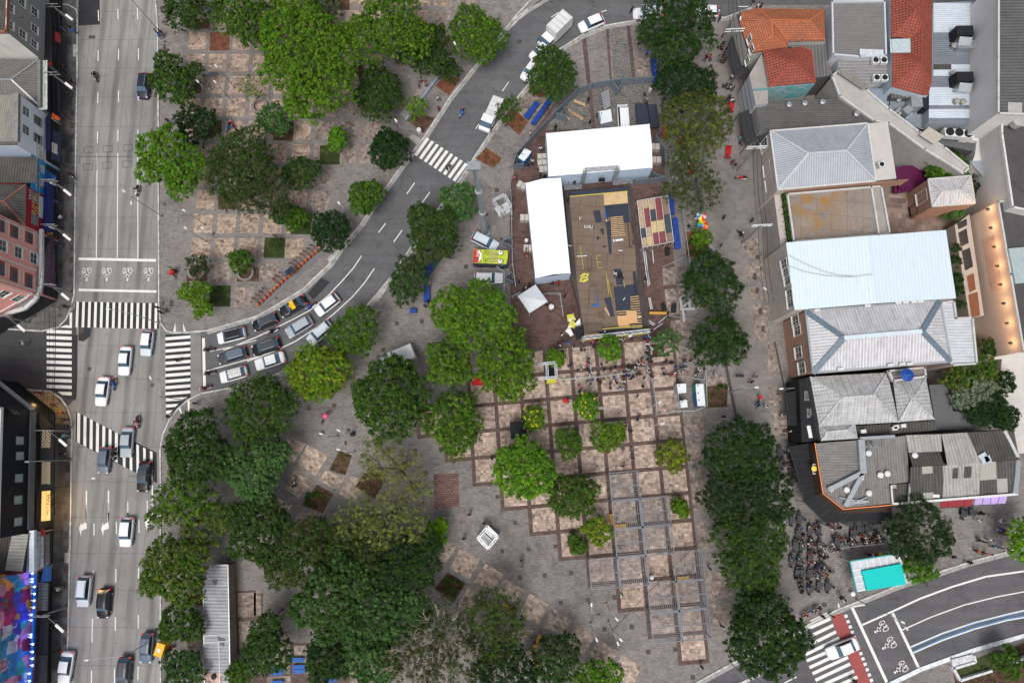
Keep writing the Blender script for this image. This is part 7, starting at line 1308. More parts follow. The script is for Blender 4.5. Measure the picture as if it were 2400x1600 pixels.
flat('quarter_pipe','G',((530,238),(838,213),(845,320),(532,345)),0,deck,SK_,(2.2,2.2,1.06,1.06));flat('quarter_pipe','G',((840,213),(1058,190),(1066,298),(848,318)),0,ply,SK_,(2.2,2.2,1.06,1.06));flat('quarter_pipe','G',((655,1400),(825,1385),(832,1470),(665,1490)),0,deck,SK_,(1.06,1.06,1.9,1.9))
for a,b,z in(((530,238),(1060,190),2.22),((830,1455),(1200,1425),1.95)):mb=MB();mb.bar(S('G',*a,z),S('G',*b,z),.1);mb.build('coping',yel,SK_)
for pts,m__ in((((848,320),(1066,300),(1085,475),(1030,480),(1018,420),(870,430)),navy),(((848,320),(885,318),(898,430),(856,432)),bray),(((745,370),(805,360),(828,470),(772,480)),navy),(((805,535),(842,530),(845,590),(830,590)),navy),(((780,600),(815,615),(778,640)),navy),(((862,470),(905,460),(916,765),(893,768)),navy),(((725,505),(770,520),(735,530)),navy),(((855,680),(862,705),(822,708)),navy),(((943,905),(1000,897),(1022,1045),(960,1050)),navy),(((935,1068),(1130,1040),(1140,1140),(1163,1150),(1085,1160),(1092,1280),(955,1290)),navy),(((845,1170),(905,1160),(945,1338),(905,1340)),navy),(((845,1260),(860,1255),(900,1325),(890,1330)),ply),(((775,1090),(797,1245),(735,1245),(735,1230),(780,1225)),bray),(((780,1290),(840,1280),(860,1360),(800,1360)),brown_b),(((1135,1010),(1180,1005),(1240,1440),(1195,1450)),walk),(((800,1500),(955,1480),(962,1450),(830,1465)),navy),(((665,1495),(800,1485),(795,1510),(668,1520)),ply)):  # blue angle along the brown box is its shadow trim, painted as colour
 flat('panel','G',pts,1.05+.004*random.random(),m__,SK_)
for pts,h_,m__ in((((1065,475),(1090,472),(1108,690),(1085,695)),1.7,brown_b),(((693,780),(715,780),(728,905),(705,905)),1.6,deck),(((708,1060),(775,1058),(780,1225),(710,1220)),1.4,deck),(((585,785),(690,780),(700,905),(600,910)),1.3,deck),(((1115,935),(1135,925),(1160,1140),(1145,1145)),1.6,navy),(((900,1040),(930,1035),(935,1165),(905,1165)),1.45,brown_b),(((1110,640),(1165,630),(1172,672),(1112,675)),1.2,walk),(((645,370),(740,360),(750,480),(640,470)),1.2,deck)):solid('ledge','G',pts,1,h_,m__,SK_)
def slats(c,a,b,d,e_,n,z,root,w_=.14,nm='joist',m__=timber):
 mb=MB();A_,B_,C_,D_=[S(c,*p,z)for p in(a,b,d,e_)]
 for k in range(n):t=k/(n-1);mb.bar(A_.lerp(D_,t),B_.lerp(C_,t),w_,.1)
 mb.build(nm,m__,root)
for a,b,d,e_,n in(((905,432),(1018,422),(1040,590),(915,597),11),((1085,1162),(1165,1152),(1195,1440),(1100,1440),14),((960,1295),(1085,1285),(1090,1440),(970,1440),8)):
 flat('pit','G',(a,b,d,e_),1.055,black_cloth,SK_);slats('G',a,b,d,e_,n,1.2,SK_)  # flat black sheet on the floor paints the dark depth under the joists
for pts in(((965,1342),(1060,1322),(1080,1430),(982,1440)),((1050,1290),(1140,1280),(1155,1395),(1070,1405))):flat('plywood_sheet','G',pts,1.30+.01*random.random(),plain('orange_plywood',(.60,.36,.17),.7),SK_)
def bar_on(c,a,b,z,w_,m__,nm,root,h_=None):mb=MB();mb.bar(S(c,*a,z),S(c,*b,z),w_,h_);mb.build(nm,m__,root)
for a,b in(((628,690),(655,905)),((862,920),(890,1130)),((880,1000),(915,1165)),((1020,960),(1035,1070)),((775,780),(790,895))):bar_on('G',a,b,1.6,.055,yel,'rail',SK_)
for a,b in(((775,780),(815,776)),((783,838),(822,835)),((790,895),(828,892))):bar_on('G',a,b,1.5,.055,yel,'rail_foot',SK_)
for a,b in(((595,787),(690,780)),((975,732),(1015,735)),((1020,1190),(1040,1165)),((1155,1345),(1190,1340)),((600,240),(615,238)),((670,235),(690,233)),((755,225),(785,222))):bar_on('G',a,b,1.4,.1,wmark,'batten',SK_)
lg=MB();p0=S('G',663,982,1.07);yl=plain('logo_yellow',(.72,.68,.08),.5)
for a,b in(((-.9,.35),(.1,1.0)),((.1,1.0),(.95,.5)),((.95,.5),(.45,.1)),((-.9,.35),(-.4,.0)),((-.35,.35),(.2,.65)),((.9,-.35),(-.1,-1.0)),((-.1,-1.0),(-.95,-.5)),((-.95,-.5),(-.45,-.1)),((.9,-.35),(.4,0)),((.35,-.35),(-.2,-.65)),((-.4,0),(.45,.1)),((.7,.7),(1.0,1.0)),((-.7,-.7),(-1.0,-1.0))):lg.bar(p0+Vector((*a,0))*.68,p0+Vector((*b,0))*.68,.16,.02)
lg.build('logo',yl,SK_);text3d('LHU',S('G',662,525,1.08),R(-6),.7,wmark,SK_);
for a,b,w_ in(((950,640),(1020,633),.28),((930,642),(940,641),.45),((712,1446),(768,1440),.28),((620,438),(626,438),.5),((640,436),(646,436),.5),((760,1070),(775,1069),.2),((847,1475),(858,1475),.3)):bar_on('G',a,b,1.09,w_,wmark,'marking',SK_,.02)
def truss(mb,p,q,s=.42,w_=.07,n=None):
 p,q=Vector(p),Vector(q);d=(q-p);L=d.length;d.normalize();up=Vector((0,0,1))if abs(d.z)<.9 else Vector((0,1,0));a=d.cross(up).normalized()*s/2;c=a.cross(d).normalized()*s/2;n=n or max(2,int(L/.55))
 for x,y in((1,1),(1,-1),(-1,1),(-1,-1)):mb.bar(p+a*x+c*y,q+a*x+c*y,w_)
 for k in range(n):
  u,v=p+d*L*k/n,p+d*L*(k+1)/n;f=1 if k%2 else-1
  mb.bar(u+a*f+c,v-a*f+c,w_*.75);mb.bar(u+a*f-c,v-a*f-c,w_*.75);mb.bar(u+a,u-a,w_*.7)
t=Th('banner_truss','long truss along the lower edge of the ramp with a yellow banner','banner','G',960,1500);mb=MB();truss(mb,S('G',660,1535,3.0),S('G',1262,1468,3.0));mb.build('truss',alu,t);a,b=S('G',660,1548,2.9),S('G',1262,1482,2.9);mb=MB();mb.face([(a.x,a.y,1.0),(b.x,b.y,1.0),b,a]);mb.build('banner',plain('banner_yellow',(.50,.47,.04),.6,var=.15),t)
for p in(S('G',660,1535,3),S('G',1262,1468,3)):mb=MB();truss(mb,(p.x,p.y,0),p);mb.build('leg',alu,t)
t=Th('stage_portal','tall aluminium truss portal standing between the upper marquee and the ramp','truss','G',780,150);mb=MB()
b4=[S('G',640,150),S('G',925,130),S('G',650,30),S('G',930,10)];H_=6.5
for p in(b4[0],b4[1]):truss(mb,p,p+Vector((0,0,H_)))
truss(mb,b4[0]+Vector((0,0,H_)),b4[1]+Vector((0,0,H_)));truss(mb,b4[0]+Vector((.2,.9,3.6)),b4[1]+Vector((-.2,.9,3.6)));truss(mb,S('G',480,160,2.2),S('G',640,148,2.2));truss(mb,S('G',930,115,2.2),S('G',1110,95,2.2));truss(mb,S('G',1100,150,0),S('G',1100,95,2.2));mb.build('truss',plain('portal_steel',(.33,.34,.36),.4,.4),t);mb=MB();mb.box(S('G',825,85,3.0),(.9,.3,.8));mb.build('screen',dark_metal,t)
def cube(label,c,pts,h_,inner):
 t=Th('truss_cube',label,'truss stand',c,sum(p[0]for p in pts)/4,sum(p[1]for p in pts)/4,'square truss stands');mb=MB();B=[S(c,*p)for p in pts]
 for i in range(4):truss(mb,B[i]+Vector((0,0,h_)),B[(i+1)%4]+Vector((0,0,h_)),.3,.07);truss(mb,B[i],B[i]+Vector((0,0,h_)),.3,.07)
 mb.build('truss',alu,t);ct=sum(B,Vector())/4;mb=MB();mb.prism([ct+(b-ct)*.8 for b in B],0,.25);mb.build('platform',ply if inner else black_cloth,t)
 if inner:
  d=(B[1]-B[0]).normalized()
  for s_ in(-.55,.6):mb=MB();mb.box(ct+d*s_+Vector((0,0,.6)),(1.0,1.6,.7),rz=math.atan2(d.y,d.x));mb.build('white_crate',plain('white_box',(.6,.6,.6),.6,var=.2),t)
cube('upright open truss cube beside the tall light mast','F',((2190,350),(2290,300),(2345,400),(2260,450)),3.6,True)
cube('squat truss cube holding two white crates on the open plaza','N',((2050,220),(2135,115),(2225,205),(2140,310)),2.2,True)
t=Th('truss_box','black truss box with yellow fabric beside the bright trees','truss stand','K',365,270,'square truss stands');mb=MB();Bx=[S('K',*p,2.8)for p in((320,200),(400,195),(408,330),(325,335))]
for i in range(4):truss(mb,Bx[i],Bx[(i+1)%4],.3,.07);truss(mb,(Bx[i].x,Bx[i].y,0),Bx[i],.3,.07)
truss(mb,S('K',190,348,2.6),Bx[3],.3);truss(mb,S('K',235,215,2.6),Bx[0],.3);mb.build('truss',alu,t);mb=MB();mb.prism([(p.x,p.y)for p in Bx],0,.4);mb.build('base',black_cloth,t);solid('yellow_cloth','K',((325,345),(408,338),(402,378),(318,382)),.1,1.6,plain('banner_yellow',(.50,.47,.04)),t)
t=Th('plank_bleacher','scaffold rack of long coloured boards right of the ramp','bleacher','G',1310,480);cols_={'t':plain('tan_board',(.42,.31,.21),.8,var=.2),'r':plain('maroon_board',(.21,.055,.06),.7),'k':plain('dark_board',(.05,.06,.07),.7),'y':plain('osb_board',(.52,.40,.20),.8,var=.3,scale=8),'b':plain('brown_board',(.22,.16,.12),.8)}
tx=(1150,1195,1250,1308,1368,1430);tv=(278,268,256,246,236,228);bx=(1198,1250,1302,1358,1420,1486);bv=(706,695,682,671,661,650)
for i,seq in enumerate(('tt.tkt','t.rrty','tk.yr','r.ryr','bbkkb')):
 sq=seq.replace('.','');n=len(sq);z=1.0+.28*i
 for k,ch in enumerate(sq):
  L_=lambda tt,j:(tx[j]+(bx[j]-tx[j])*tt,tv[j]+(bv[j]-tv[j])*tt);a,b=k/n,(k+1)/n-.004;pts=(L_(a,i),L_(a,i+1),L_(b,i+1),L_(b,i));cx_=sum(p[0]for p in pts)/4;solid('board','G',[(cx_+(p[0]-cx_)*.93,p[1])for p in pts],z-.06,z,cols_[ch],t)
mb=MB()
for i in range(6):
 z=1.0+.28*min(i,4)+.1;mb.bar(S('G',tx[i],tv[i],z),S('G',bx[i],bv[i],z),.08);
 for q in(S('G',tx[i],tv[i],z+.6),S('G',bx[i],bv[i],z+.6)):mb.bar((q.x,q.y,0),q,.07)
mb.bar(S('G',1150,278,1.7),S('G',1430,228,2.8),.08);mb.bar(S('G',1198,706,1.7),S('G',1486,650,2.8),.08);mb.build('scaffold',alu,t)
hoard=plain('steel_hoarding',(.22,.26,.30),.5,.3,var=.2)
def fence(label,c,pts,h_=2.0,m__=hoard,grp='metal site fences',thin=False):
 t=thing('site_fence' if not thin else 'crowd_barrier',label,'fence',S(c,*pts[0]),0,grp);mb=MB();P_s=[S(c,*p)for p in pts]
 for a,b in zip(P_s,P_s[1:]):
  L=(b-a).length;n=max(1,round(L/2.2));d=(b-a).normalized();nn=Vector((-d.y,d.x,0))
  for k in range(n):
   u,v=a.lerp(b,k/n)+d*.04,a.lerp(b,(k+1)/n)-d*.04;zz=Vector((0,0,h_/2))
   if thin:
    for z in(.15,h_):mb.bar(u+Vector((0,0,z)),v+Vector((0,0,z)),.09 if z>1 else .05)
    for q in range(7):w_=u.lerp(v,q/6);mb.bar(w_+Vector((0,0,.15)),w_+Vector((0,0,h_)),.035)
    mb.bar(u-nn*.3,u+nn*.3,.06)
   else:mb.bar(u+zz,v+zz,.07,h_);mb.bar(u+nn*.9,u+Vector((0,0,h_*.85)),.06);mb.bar(u+nn*.5+Vector((0,0,.05)),v+nn*.5+Vector((0,0,.05)),.05)
 mb.build('panel',m__,t);return t
for lab,c,pts in(('long angled steel hoarding around the top left of the event site','C',((15,1560),(40,1460),(240,1240),(460,1010),(600,870))),('steel hoarding along the top of the event site beside the cobbles','C',((600,870),(740,820),(900,795),(1110,775),(1290,765))),('short kinked hoarding by the blue portable toilet','C',((15,1560),(110,1550),(45,1470))),('short hoarding beside the pile of timber','C',((470,1030),(495,1120),(395,1090))),('steel hoarding wedge right of the upper marquee','C',((1390,1568),(1380,1400),(1300,1290),(1370,1240))),('hoarding wall between the marquee and the ramp','G',((1110,130),(1400,100),(1310,80),(1240,20))),('triangle of hoarding beside the painted bus','F',((2352,640),(2262,680),(2352,728))),('triangle of hoarding below the white estate car','F',((2352,955),(2285,1010),(2365,1050))),('open hoarding frames near the dark trees','C',((910,800),(965,880),(1000,800)))):fence(lab,c,pts)
for lab,c,pts,h_ in(('thin pale fence line left of the narrow marquee','G',((-20,60),(-5,300),(5,860),(35,1080)),1.1),('long tall barrier line along the right side of the event site','G',((1420,20),(1515,150),(1570,600),(1610,880)),1.8),('barrier running through the crowd below the ramp','K',((430,355),(530,350),(800,330),(1130,290)),1.1),('upright barrier right of the crowd under the ramp','K',((1200,0),(1215,120),(1235,285)),1.1),('barrier line turning down beside the square grid','K',((1190,290),(1275,350),(1305,500),(1320,675)),1.1),('lower barrier line below the portable cabins','K',((1320,675),(1530,645),(1660,640),(1770,600)),1.1),('barrier right of the white portable toilets','K',((1775,600),(1765,260),(1750,360),(1625,340)),1.1),('barrier left of the grey portable cabin','K',((1500,400),(1530,645)),1.1),('short barrier by the seated couple near the stage','K',((705,50),(720,290)),1.1),('scaffold rail along the right edge of the ramp','G',((1190,715),(1255,1060)),1.3),('barrier line left of the pyramid tent','G',((0,1165),(80,1130)),1.1),('barrier line right of the pyramid tent','G',((290,1140),(440,1135),(470,1350)),1.0),('pale barrier below the painted bus','F',((2190,885),(2285,945),(2280,1150)),1.1),('low barrier strip by the row tree','G',((1440,1335),(1740,1380)),.6),('barrier in front of the cafe tables','P',((640,322),(800,300),(1000,282),(1180,270)),1.0),('barrier line by the blue board table','G',((1390,890),(1580,800)),.8)):fence(lab,c,pts,h_,galv,'crowd barriers',True)
cabw=plain('cabin_white',(.68,.72,.74),.4,var=.05);
def cabin(label,c,pts,h_,side,grp='portable toilets and cabins',nm='portable_toilet'):
 t=Th(nm,label,'portable cabin',c,pts[0][0],pts[0][1],grp);solid('body',c,pts,0,h_,side,t);q=[S(c,*p,h_)for p in pts];ct=sum(q,Vector())/4;mb=MB();mb.prism([ct+(p-ct)*1.03 for p in q],h_,h_+.12);mb.build('roof',cabw,t);mb=MB();p=ct+(q[0]-ct)*.6;mb.tube((p.x,p.y,h_+.12),(p.x,p.y,h_+.35),.07);mb.build('vent_pipe',dark_metal,t);a,b=q[3],q[0];d=MB();wbox(d,a,b,.2,(b-a).length-.2,.1,1.9,.01,.04);d.build('door',side,t)
tb_=plain('toilet_blue',(.01,.15,.38),.4);tg_=plain('toilet_teal',(.01,.32,.28),.4)
cabin('upper toilet of the pair with blue sides by the angled hoarding','C',((118,1365),(178,1395),(150,1435),(90,1405)),2.3,tb_);cabin('lower toilet of the pair with blue sides by the angled hoarding','C',((88,1408),(148,1438),(110,1482),(58,1450)),2.3,tb_)
cabin('toilet with teal sides, top of three in a column','K',((1688,392),(1757,392),(1762,460),(1690,462)),2.3,tg_);cabin('middle toilet of three in a column with blue sides','K',((1692,464),(1763,462),(1768,525),(1697,526)),2.3,tb_);cabin('bottom toilet of three in a column with blue sides','K',((1698,528),(1769,527),(1775,590),(1704,592)),2.3,tb_)
cabin('larger pale grey cabin inside the barriers','K',((1515,392),(1597,388),(1598,470),(1525,476)),2.4,plain('cabin_grey',(.35,.4,.46),.5),nm='portable_cabin');cabin('small square white cabin inside the barriers','K',((1545,545),(1605,540),(1612,602),(1552,608)),2.0,cabw,nm='portable_cabin')
cabin('flat grey generator box between the cobbles and the upper marquee','C',((795,1030),(905,1010),(920,1115),(815,1140)),1.3,plain('cabin_grey',(.35,.4,.46)),'site equipment','generator')
for i,(c,u,v,a)in enumerate((('G',90,155,-30),('G',118,450,0),('G',150,727,0),('C',1303,1373,0),('C',1316,1493,0),('C',275,1465,5),('C',275,1512,5),('G',292,10,5))):
 t=Th('air_cooler','beige twin topped cooling unit, '+('nearest the top of the narrow marquee','halfway down the narrow marquee','by the lower half of the narrow marquee','upper one right of the wide marquee','lower one right of the wide marquee','upper one left of the wide marquee','second one left of the wide marquee','below the other two left of the wide marquee')[i],'cooling unit',c,u,v,'cooling units around the marquees');p=S(c,u,v,0)
 d=Matrix.Rotation(R(a),3,'Z')@Vector((.38,0,0))
 for s_ in(1,-1):mb=MB();mb.box(p+d*s_+Vector((0,0,.55)),(.68,1.0,1.1),rz=R(a));mb.build('housing',plain('beige_housing',(.46,.43,.39),.6),t)
def stall(label,c,pts,m__=blue_tarp,h_=.85,nm='market_table',cat='table',grp='blue draped market tables'):
 t=Th(nm,label,cat,c,pts[0][0],pts[0][1],grp);solid('cloth_top',c,pts,h_-.35,h_,m__,t)
 for p in pts:q=S(c,*p,h_);ct=S(c,sum(a[0]for a in pts)/len(pts),sum(a[1]for a in pts)/len(pts),h_);q=ct+(q-ct)*.9;mb=MB();mb.bar((q.x,q.y,0),(q.x,q.y,h_-.35),.06);mb.build('leg',grey_metal,t)
for lab,c,pts in(('shorter slanted blue table left of the pair by the dark tree','C',((108,1060),(215,925),(257,950),(150,1095))),('longer slanted blue table right of the pair by the dark tree','C',((172,1130),(355,868),(395,895),(215,1145))),('blue table under the edge of the topmost row tree','C',((1272,535),(1325,530),(1348,745),(1297,752))),('slanted blue table below the dark lobed tree','F',((1525,950),(1630,800),(1690,815),(1575,985))),('upright blue table beside the grey green tree','F',((1540,1040),(1597,1060),(1592,1205),(1538,1208))),('long dark blue table right of the board rack','G',((1470,435),(1520,430),(1555,710),(1500,722))),('blue table strip behind the board rack under the thin tree','G',((1440,215),(1485,210),(1495,400),(1455,405))),('small blue crate table near the avenue side of the plaza','F',((1412,1262),(1470,1262),(1472,1303),(1414,1304)))):stall(lab,c,pts)
stall('black roofed stage lift left of the two behind the marquee','C',((1135,950),(1235,955),(1262,1142),(1150,1150)),navy,1.3,'stage_riser','stage riser','stage risers');stall('black roofed stage lift right of the two behind the marquee','C',((1245,955),(1330,960),(1358,1165),(1280,1170)),navy,1.3,'stage_riser','stage riser','stage risers')
stall('black covered crate at the lower left foot of the ramp','G',((580,1435),(655,1420),(665,1530),(592,1548)),black_cloth,1.4,'equipment_crate','crate','site equipment')
for lab,c,pts in(('black flight case right of the lower ramp','G',((1470,1225),(1515,1215),(1508,1300),(1465,1305))),('black covered load in the fenced square by the board rack','G',((1410,700),(1455,705),(1450,775),(1415,778))),('grey topped case right of the ramp','G',((1375,1235),(1412,1228),(1422,1270),(1385,1280)))):stall(lab,c,pts,black_cloth,.9,'flight_case','case','site equipment')
def pile(label,c,lst,m__=timber,w_=.22,z=.25,nm='timber_pile',cat='timber'):
 t=Th(nm,label,cat,c,lst[0][0],lst[0][1],'loose material on the site')
 for a in lst:bar_on(c,a[:2],a[2:],z,w_,m__,'plank' if m__ is timber else 'pole',t)
pile('stack of raw planks beside the angled hoarding','C',((565,930,675,975),(570,920,672,962),(515,1005,655,1095),(520,1015,650,1103),(490,1070,530,1100)));pile('two raw planks between marquee and hoarding','G',((1080,75,1210,45),(1085,80,1180,65)))
pile('aluminium poles lying right of the ramp corner','G',((1215,1375,1305,1420),(1230,1360,1315,1410),(1300,1460,1385,1400),(1345,1400,1425,1330),(1290,730,1300,850)),alu,.12,.2,'pole_pile','poles');pile('yellow plank sticking out of the right side of the ramp','G',((1262,1307,1420,1310),),plain('amber_plank',(.55,.30,.05),.6),.35,.8,'plank','plank');pile('loose scaffold poles beside the ramp walkway','G',((1205,730,1250,1060),(1225,740,1262,1050),(1255,1165,1275,1275),(1268,1165,1288,1270)),alu,.12,.9,'pole_pile','poles')
slats('C',(820,870),(890,835),(905,960),(845,1005),7,.9,Th('steel_rack','ribbed steel rack lying beside the grey generator box','rack','C',860,930),.3,'rack_sheet',galv)
t=Th('frame_structure','open aluminium frame structure left of the dark row tree','frame','G',1590,1220);mb=MB()
for a,b in(((1545,1165),(1620,1155)),((1545,1165),(1560,1270)),((1620,1155),(1635,1270)),((1545,1272),(1680,1268)),((1570,1280),(1580,1390)),((1575,1250),(1630,1190))):truss(mb,S('G',*a,1.8),S('G',*b,1.8),.2,.05)
for p in((1545,1165),(1620,1155),(1560,1270),(1635,1270)):q=S('G',*p,1.8);mb.bar((q.x,q.y,0),q,.08)
mb.build('truss',alu,t)
def pyramid(label,c,pts,apex,z0,z1,m__,nm='canopy_tent'):
 t=Th(nm,label,'tent',c,*apex,'pop up canopy tents');q=[S(c,*p,z0)for p in pts];A_=S(c,*apex,z1);mb=MB();n=len(q)
 for i in range(n):
  f=[q[i],q[(i+1)%n],A_];nn=(f[1]-f[0]).cross(f[2]-f[0]);mb.face(f if nn.z>0 else f[::-1]);mb.face([(p.x,p.y,z0-.25)for p in(q[i],q[(i+1)%n])]+[q[(i+1)%n],q[i]])
 mb.build('canopy',m__,t)
 for p in q:mb=MB();mb.bar((p.x,p.y,0),(p.x,p.y,z0),.07);mb.build('pole',alu,t)
pyramid('pale pyramid tent with faint lettering below the narrow marquee','G',((52,1150),(215,1045),(328,1200),(160,1308)),(188,1172),2.6,3.5,plain('pale_canvas',(.60,.64,.68),.6,var=.06));pyramid('black square gazebo beside the yellow flowering little tree','K',((-25,740),(95,730),(162,890),(-8,895)),(55,810),2.5,2.9,black_cloth);pyramid('small red canopy between the three bright trees','J',((1975,400),(2095,405),(2090,330),(2005,325)),(2040,370),2.4,2.9,PR)
def parasol(label,c,u,v,r,cols,z=2.3):
 t=Th('parasol',label,'parasol',c,u,v,'parasols',);p=S(c,u,v,z);mb=MB();n=16
 for k in range(n):
  a,b=2*math.pi*k/n,2*math.pi*(k+1)/n;mb.face([(p.x+r*math.cos(a),p.y+r*math.sin(a),z-.3),(p.x+r*math.cos(b),p.y+r*math.sin(b),z-.3),(p.x,p.y,z+.15)],(k//2)%len(cols))
 mb.build('canopy',cols,t);mb=MB();mb.tube((p.x,p.y,0),(p.x,p.y,z+.2),.03);mb.build('pole',metal_w,t)
rb=[plain('umb_%d'%i,c_,.6)for i,c_ in enumerate(((.7,.03,.03),(.75,.30,.02),(.75,.6,.03),(.05,.4,.08),(.03,.2,.6),(.3,.4,.7)))]
parasol('upper rainbow parasol with white panels beside the street','G',1745,408,.75,[rb[0],metal_w,rb[3],metal_w,rb[4],rb[2]]);parasol('lower rainbow parasol beside the fresh shrub','G',1757,495,.8,rb);parasol('plain blue parasol on the small roof terrace','L',1290,305,.9,[plain('parasol_blue',(.01,.06,.28),.6)],9.6)
PG_=plain('pergola_steel',(.17,.19,.22),.5,.3)
for(i,j),vert in(((2,3),0),((2,4),1),((3,4),2),((2,5),0),((3,5),2),((1,6),0),((2,6),2),((4,6),1),((3,7),2),((4,7),0),((3,8),0),((4,8),2)):
 A_,B_,C_,D_=[IJ(*k)for k in((i-.02,j-.02),(i+1.02,j-.02),(i+1.02,j+1.02),(i-.02,j+1.02))];ct=(A_+C_)/2
 o_l={(2,3):'topmost bay of the slatted pergola',(2,4):'left bay in the second row of the slatted pergola',(3,4):'right bay in the second row of the slatted pergola',(2,5):'left bay in the third row of the slatted pergola',(3,5):'right bay in the third row of the slatted pergola',(1,6):'leftmost bay of the slatted pergola',(2,6):'second bay in the fourth row of the slatted pergola',(4,6):'bay above the lone yellow bench, separated by an open square',(3,7):'bay with the upright yellow bench',(4,7):'right bay in the fifth row of the slatted pergola',(3,8):'bottom left bay of the slatted pergola',(4,8):'bottom right bay of the slatted pergola'}[(i,j)]
 t=thing('pergola_bay','grey steel '+o_l,'pergola',(ct.x,ct.y,0),0,'pergola bays over the square grid');z=3.0;mb=MB();up=Vector((0,0,z))
 for p,q in((A_,B_),(B_,C_),(C_,D_),(D_,A_)):mb.bar(p+up,q+up,.10,.14)
 mb.bar((A_+D_)/2+up,(B_+C_)/2+up,.07,.1);mb.build('beam',PG_,t);mb=MB();n=15;dn=Vector((0,0,z+.02))
 for k in range(1,n):
  s_=k/n
  if vert==0:mb.bar(A_.lerp(D_,s_)+dn,B_.lerp(C_,s_)+dn,.045,.12)
  else:mb.bar(A_.lerp(B_,s_)+dn,D_.lerp(C_,s_)+dn,.045,.12)
 mb.build('slats',PG_,t)
 for p in(A_,C_):mb=MB();mb.bar(p,p+up,.14);mb.build('post',PG_,t)
amber=plain('amber_bench_paint',(.58,.31,.04),.6,var=.15);bluep=plain('blue_bench_paint',(.02,.12,.45),.6)
def bench():
 t=thing('bench','b','bench')
 for y in(-.2,0,.2):mb=MB();mb.box((0,y,.46),(1.7,.17,.05));mb.build('seat_slat',amber,t)
 for x in(-.65,.65):mb=MB();mb.box((x,0,.22),(.08,.5,.44));mb.build('leg',dark_metal,t)
 return Kind(t)
BN=bench()
for c,u,v,a,bl,lab in(('O',995,125,5,0,'yellow bench under the third pergola row'),('O',915,65,100,0,'yellow bench at the left edge of the pergola'),('O',1565,602,4,0,'yellow bench under the separated pergola bay'),('O',1508,690,97,0,'upper half of the upright yellow benches'),('O',1512,750,97,0,'lower half of the upright yellow benches'),('O',240,1165,65,0,'yellow bench by the dark bluish tree with a sitter'),('O',205,1235,60,0,'yellow bench just below the sitter'),('O',225,1375,-50,0,'yellow bench at the bottom left of the dark bluish tree'),('N',2310,870,-35,0,'yellow bench at the edge of the olive tree'),('N',395,1345,0,1,'blue bench highest of the stack at the bottom'),('N',400,1412,2,1,'blue bench in the middle of the stack at the bottom'),('N',405,1448,2,1,'blue bench lowest of the stack at the bottom'),('N',200,1465,3,1,'blue bench with a red bundle at the bottom'),('N',215,1432,3,1,'blue bench just above the one with the red bundle'),('N',205,1555,2,1,'blue bench touching the bottom edge'),('N',700,1527,5,1,'blue bench beside the soft green tree at the bottom')):
 r_,k_=BN.place(S(c,u,v),R(a),lab,'park benches',(1.0,1,1))
 if bl:
  for o in k_['seat_slat']:recolor(o,[bluep])
for lab,c,u,v,r_ in(('round stone planter left of the bluish green tree','B',42,985,1.15),('round stone planter under the small green tree','E',2262,940,1.2),('round stone planter around the small dull tree','E',1812,925,1.25)):
 t=Th('stone_planter',lab,'planter',c,u,v,'round stone planters');mb=MB();p=S(c,u,v);n=20
 for k in range(n):a,b=2*math.pi*k/n,2*math.pi*(k+.9)/n;mb.bar(p+Vector((math.cos(a)*r_,math.sin(a)*r_,.25)),p+Vector((math.cos(b)*r_,math.sin(b)*r_,.25)),.38,.5)
 mb.build('rim',plain('planter_stone',(.22,.20,.18),.9,var=.3),t)
t=Th('long_bench_wall','long concrete bench wall with blue edge beside the diagonal street','wall','B',1500,880);mb=MB();mb.bar(S('B',1650,670,.25),S('B',1350,1080,.25),1.3,.5);mb.build('seat',grimy('bench_concrete',(.27,.25,.24),.6),t);mb=MB();mb.bar(S('B',1690,690,.3),S('B',1375,1110,.3),.3,.6);mb.build('edge',plain('blue_grey_edge',(.25,.30,.38),.7,var=.25),t)
def post(label,base,top,r=.07,arm=None,head=1,nm='street_lamp',grp='plaza lamp posts',m__=grey_metal):
 t=thing(nm,label,'lamp post',base,0,grp);mb=MB();mb.tube(base,top,r,r*.6,8);mb.build('pole',m__,t);mb=MB();mb.tube(base,base+Vector((0,0,.5)),r*2,r*1.6,8);mb.build('base',m__,t)
 for a in(arm or[]):
  e_=top+Vector((*a,.15));mb=MB();mb.tube(top,e_,r*.55,r*.45,6);mb.build('arm',m__,t)
  if head:mb=MB();d=Vector((*a,0)).normalized();mb.box(e_+d*.25,(.62,.26,.14),rz=math.atan2(d.y,d.x),taper=.8);mb.build('lamp_head',metal_w,t)
 return t
def up(c,u,v,h_):p=S(c,u,v);return p,p+Vector((0,0,h_))
b_,t_=up('F',2115,575,25);M_=post('very tall grey light mast beside the silver off-roader',b_,t_,.42,nm='light_mast',grp=None,m__=plain('mast_grey',(.28,.33,.36),.4,.4));mb=MB();mb.box(t_,(1.6,1.0,.5));mb.tube(t_+Vector((-1.0,.2,0)),t_+Vector((-.3,.2,0)),.2);mb.build('lamp_cluster',galv,M_)
for z in(9,17):mb=MB();mb.tube(b_+Vector((0,0,z)),b_+Vector((0,0,z+.4)),.5,n=12);mb.build('flange',galv,M_)
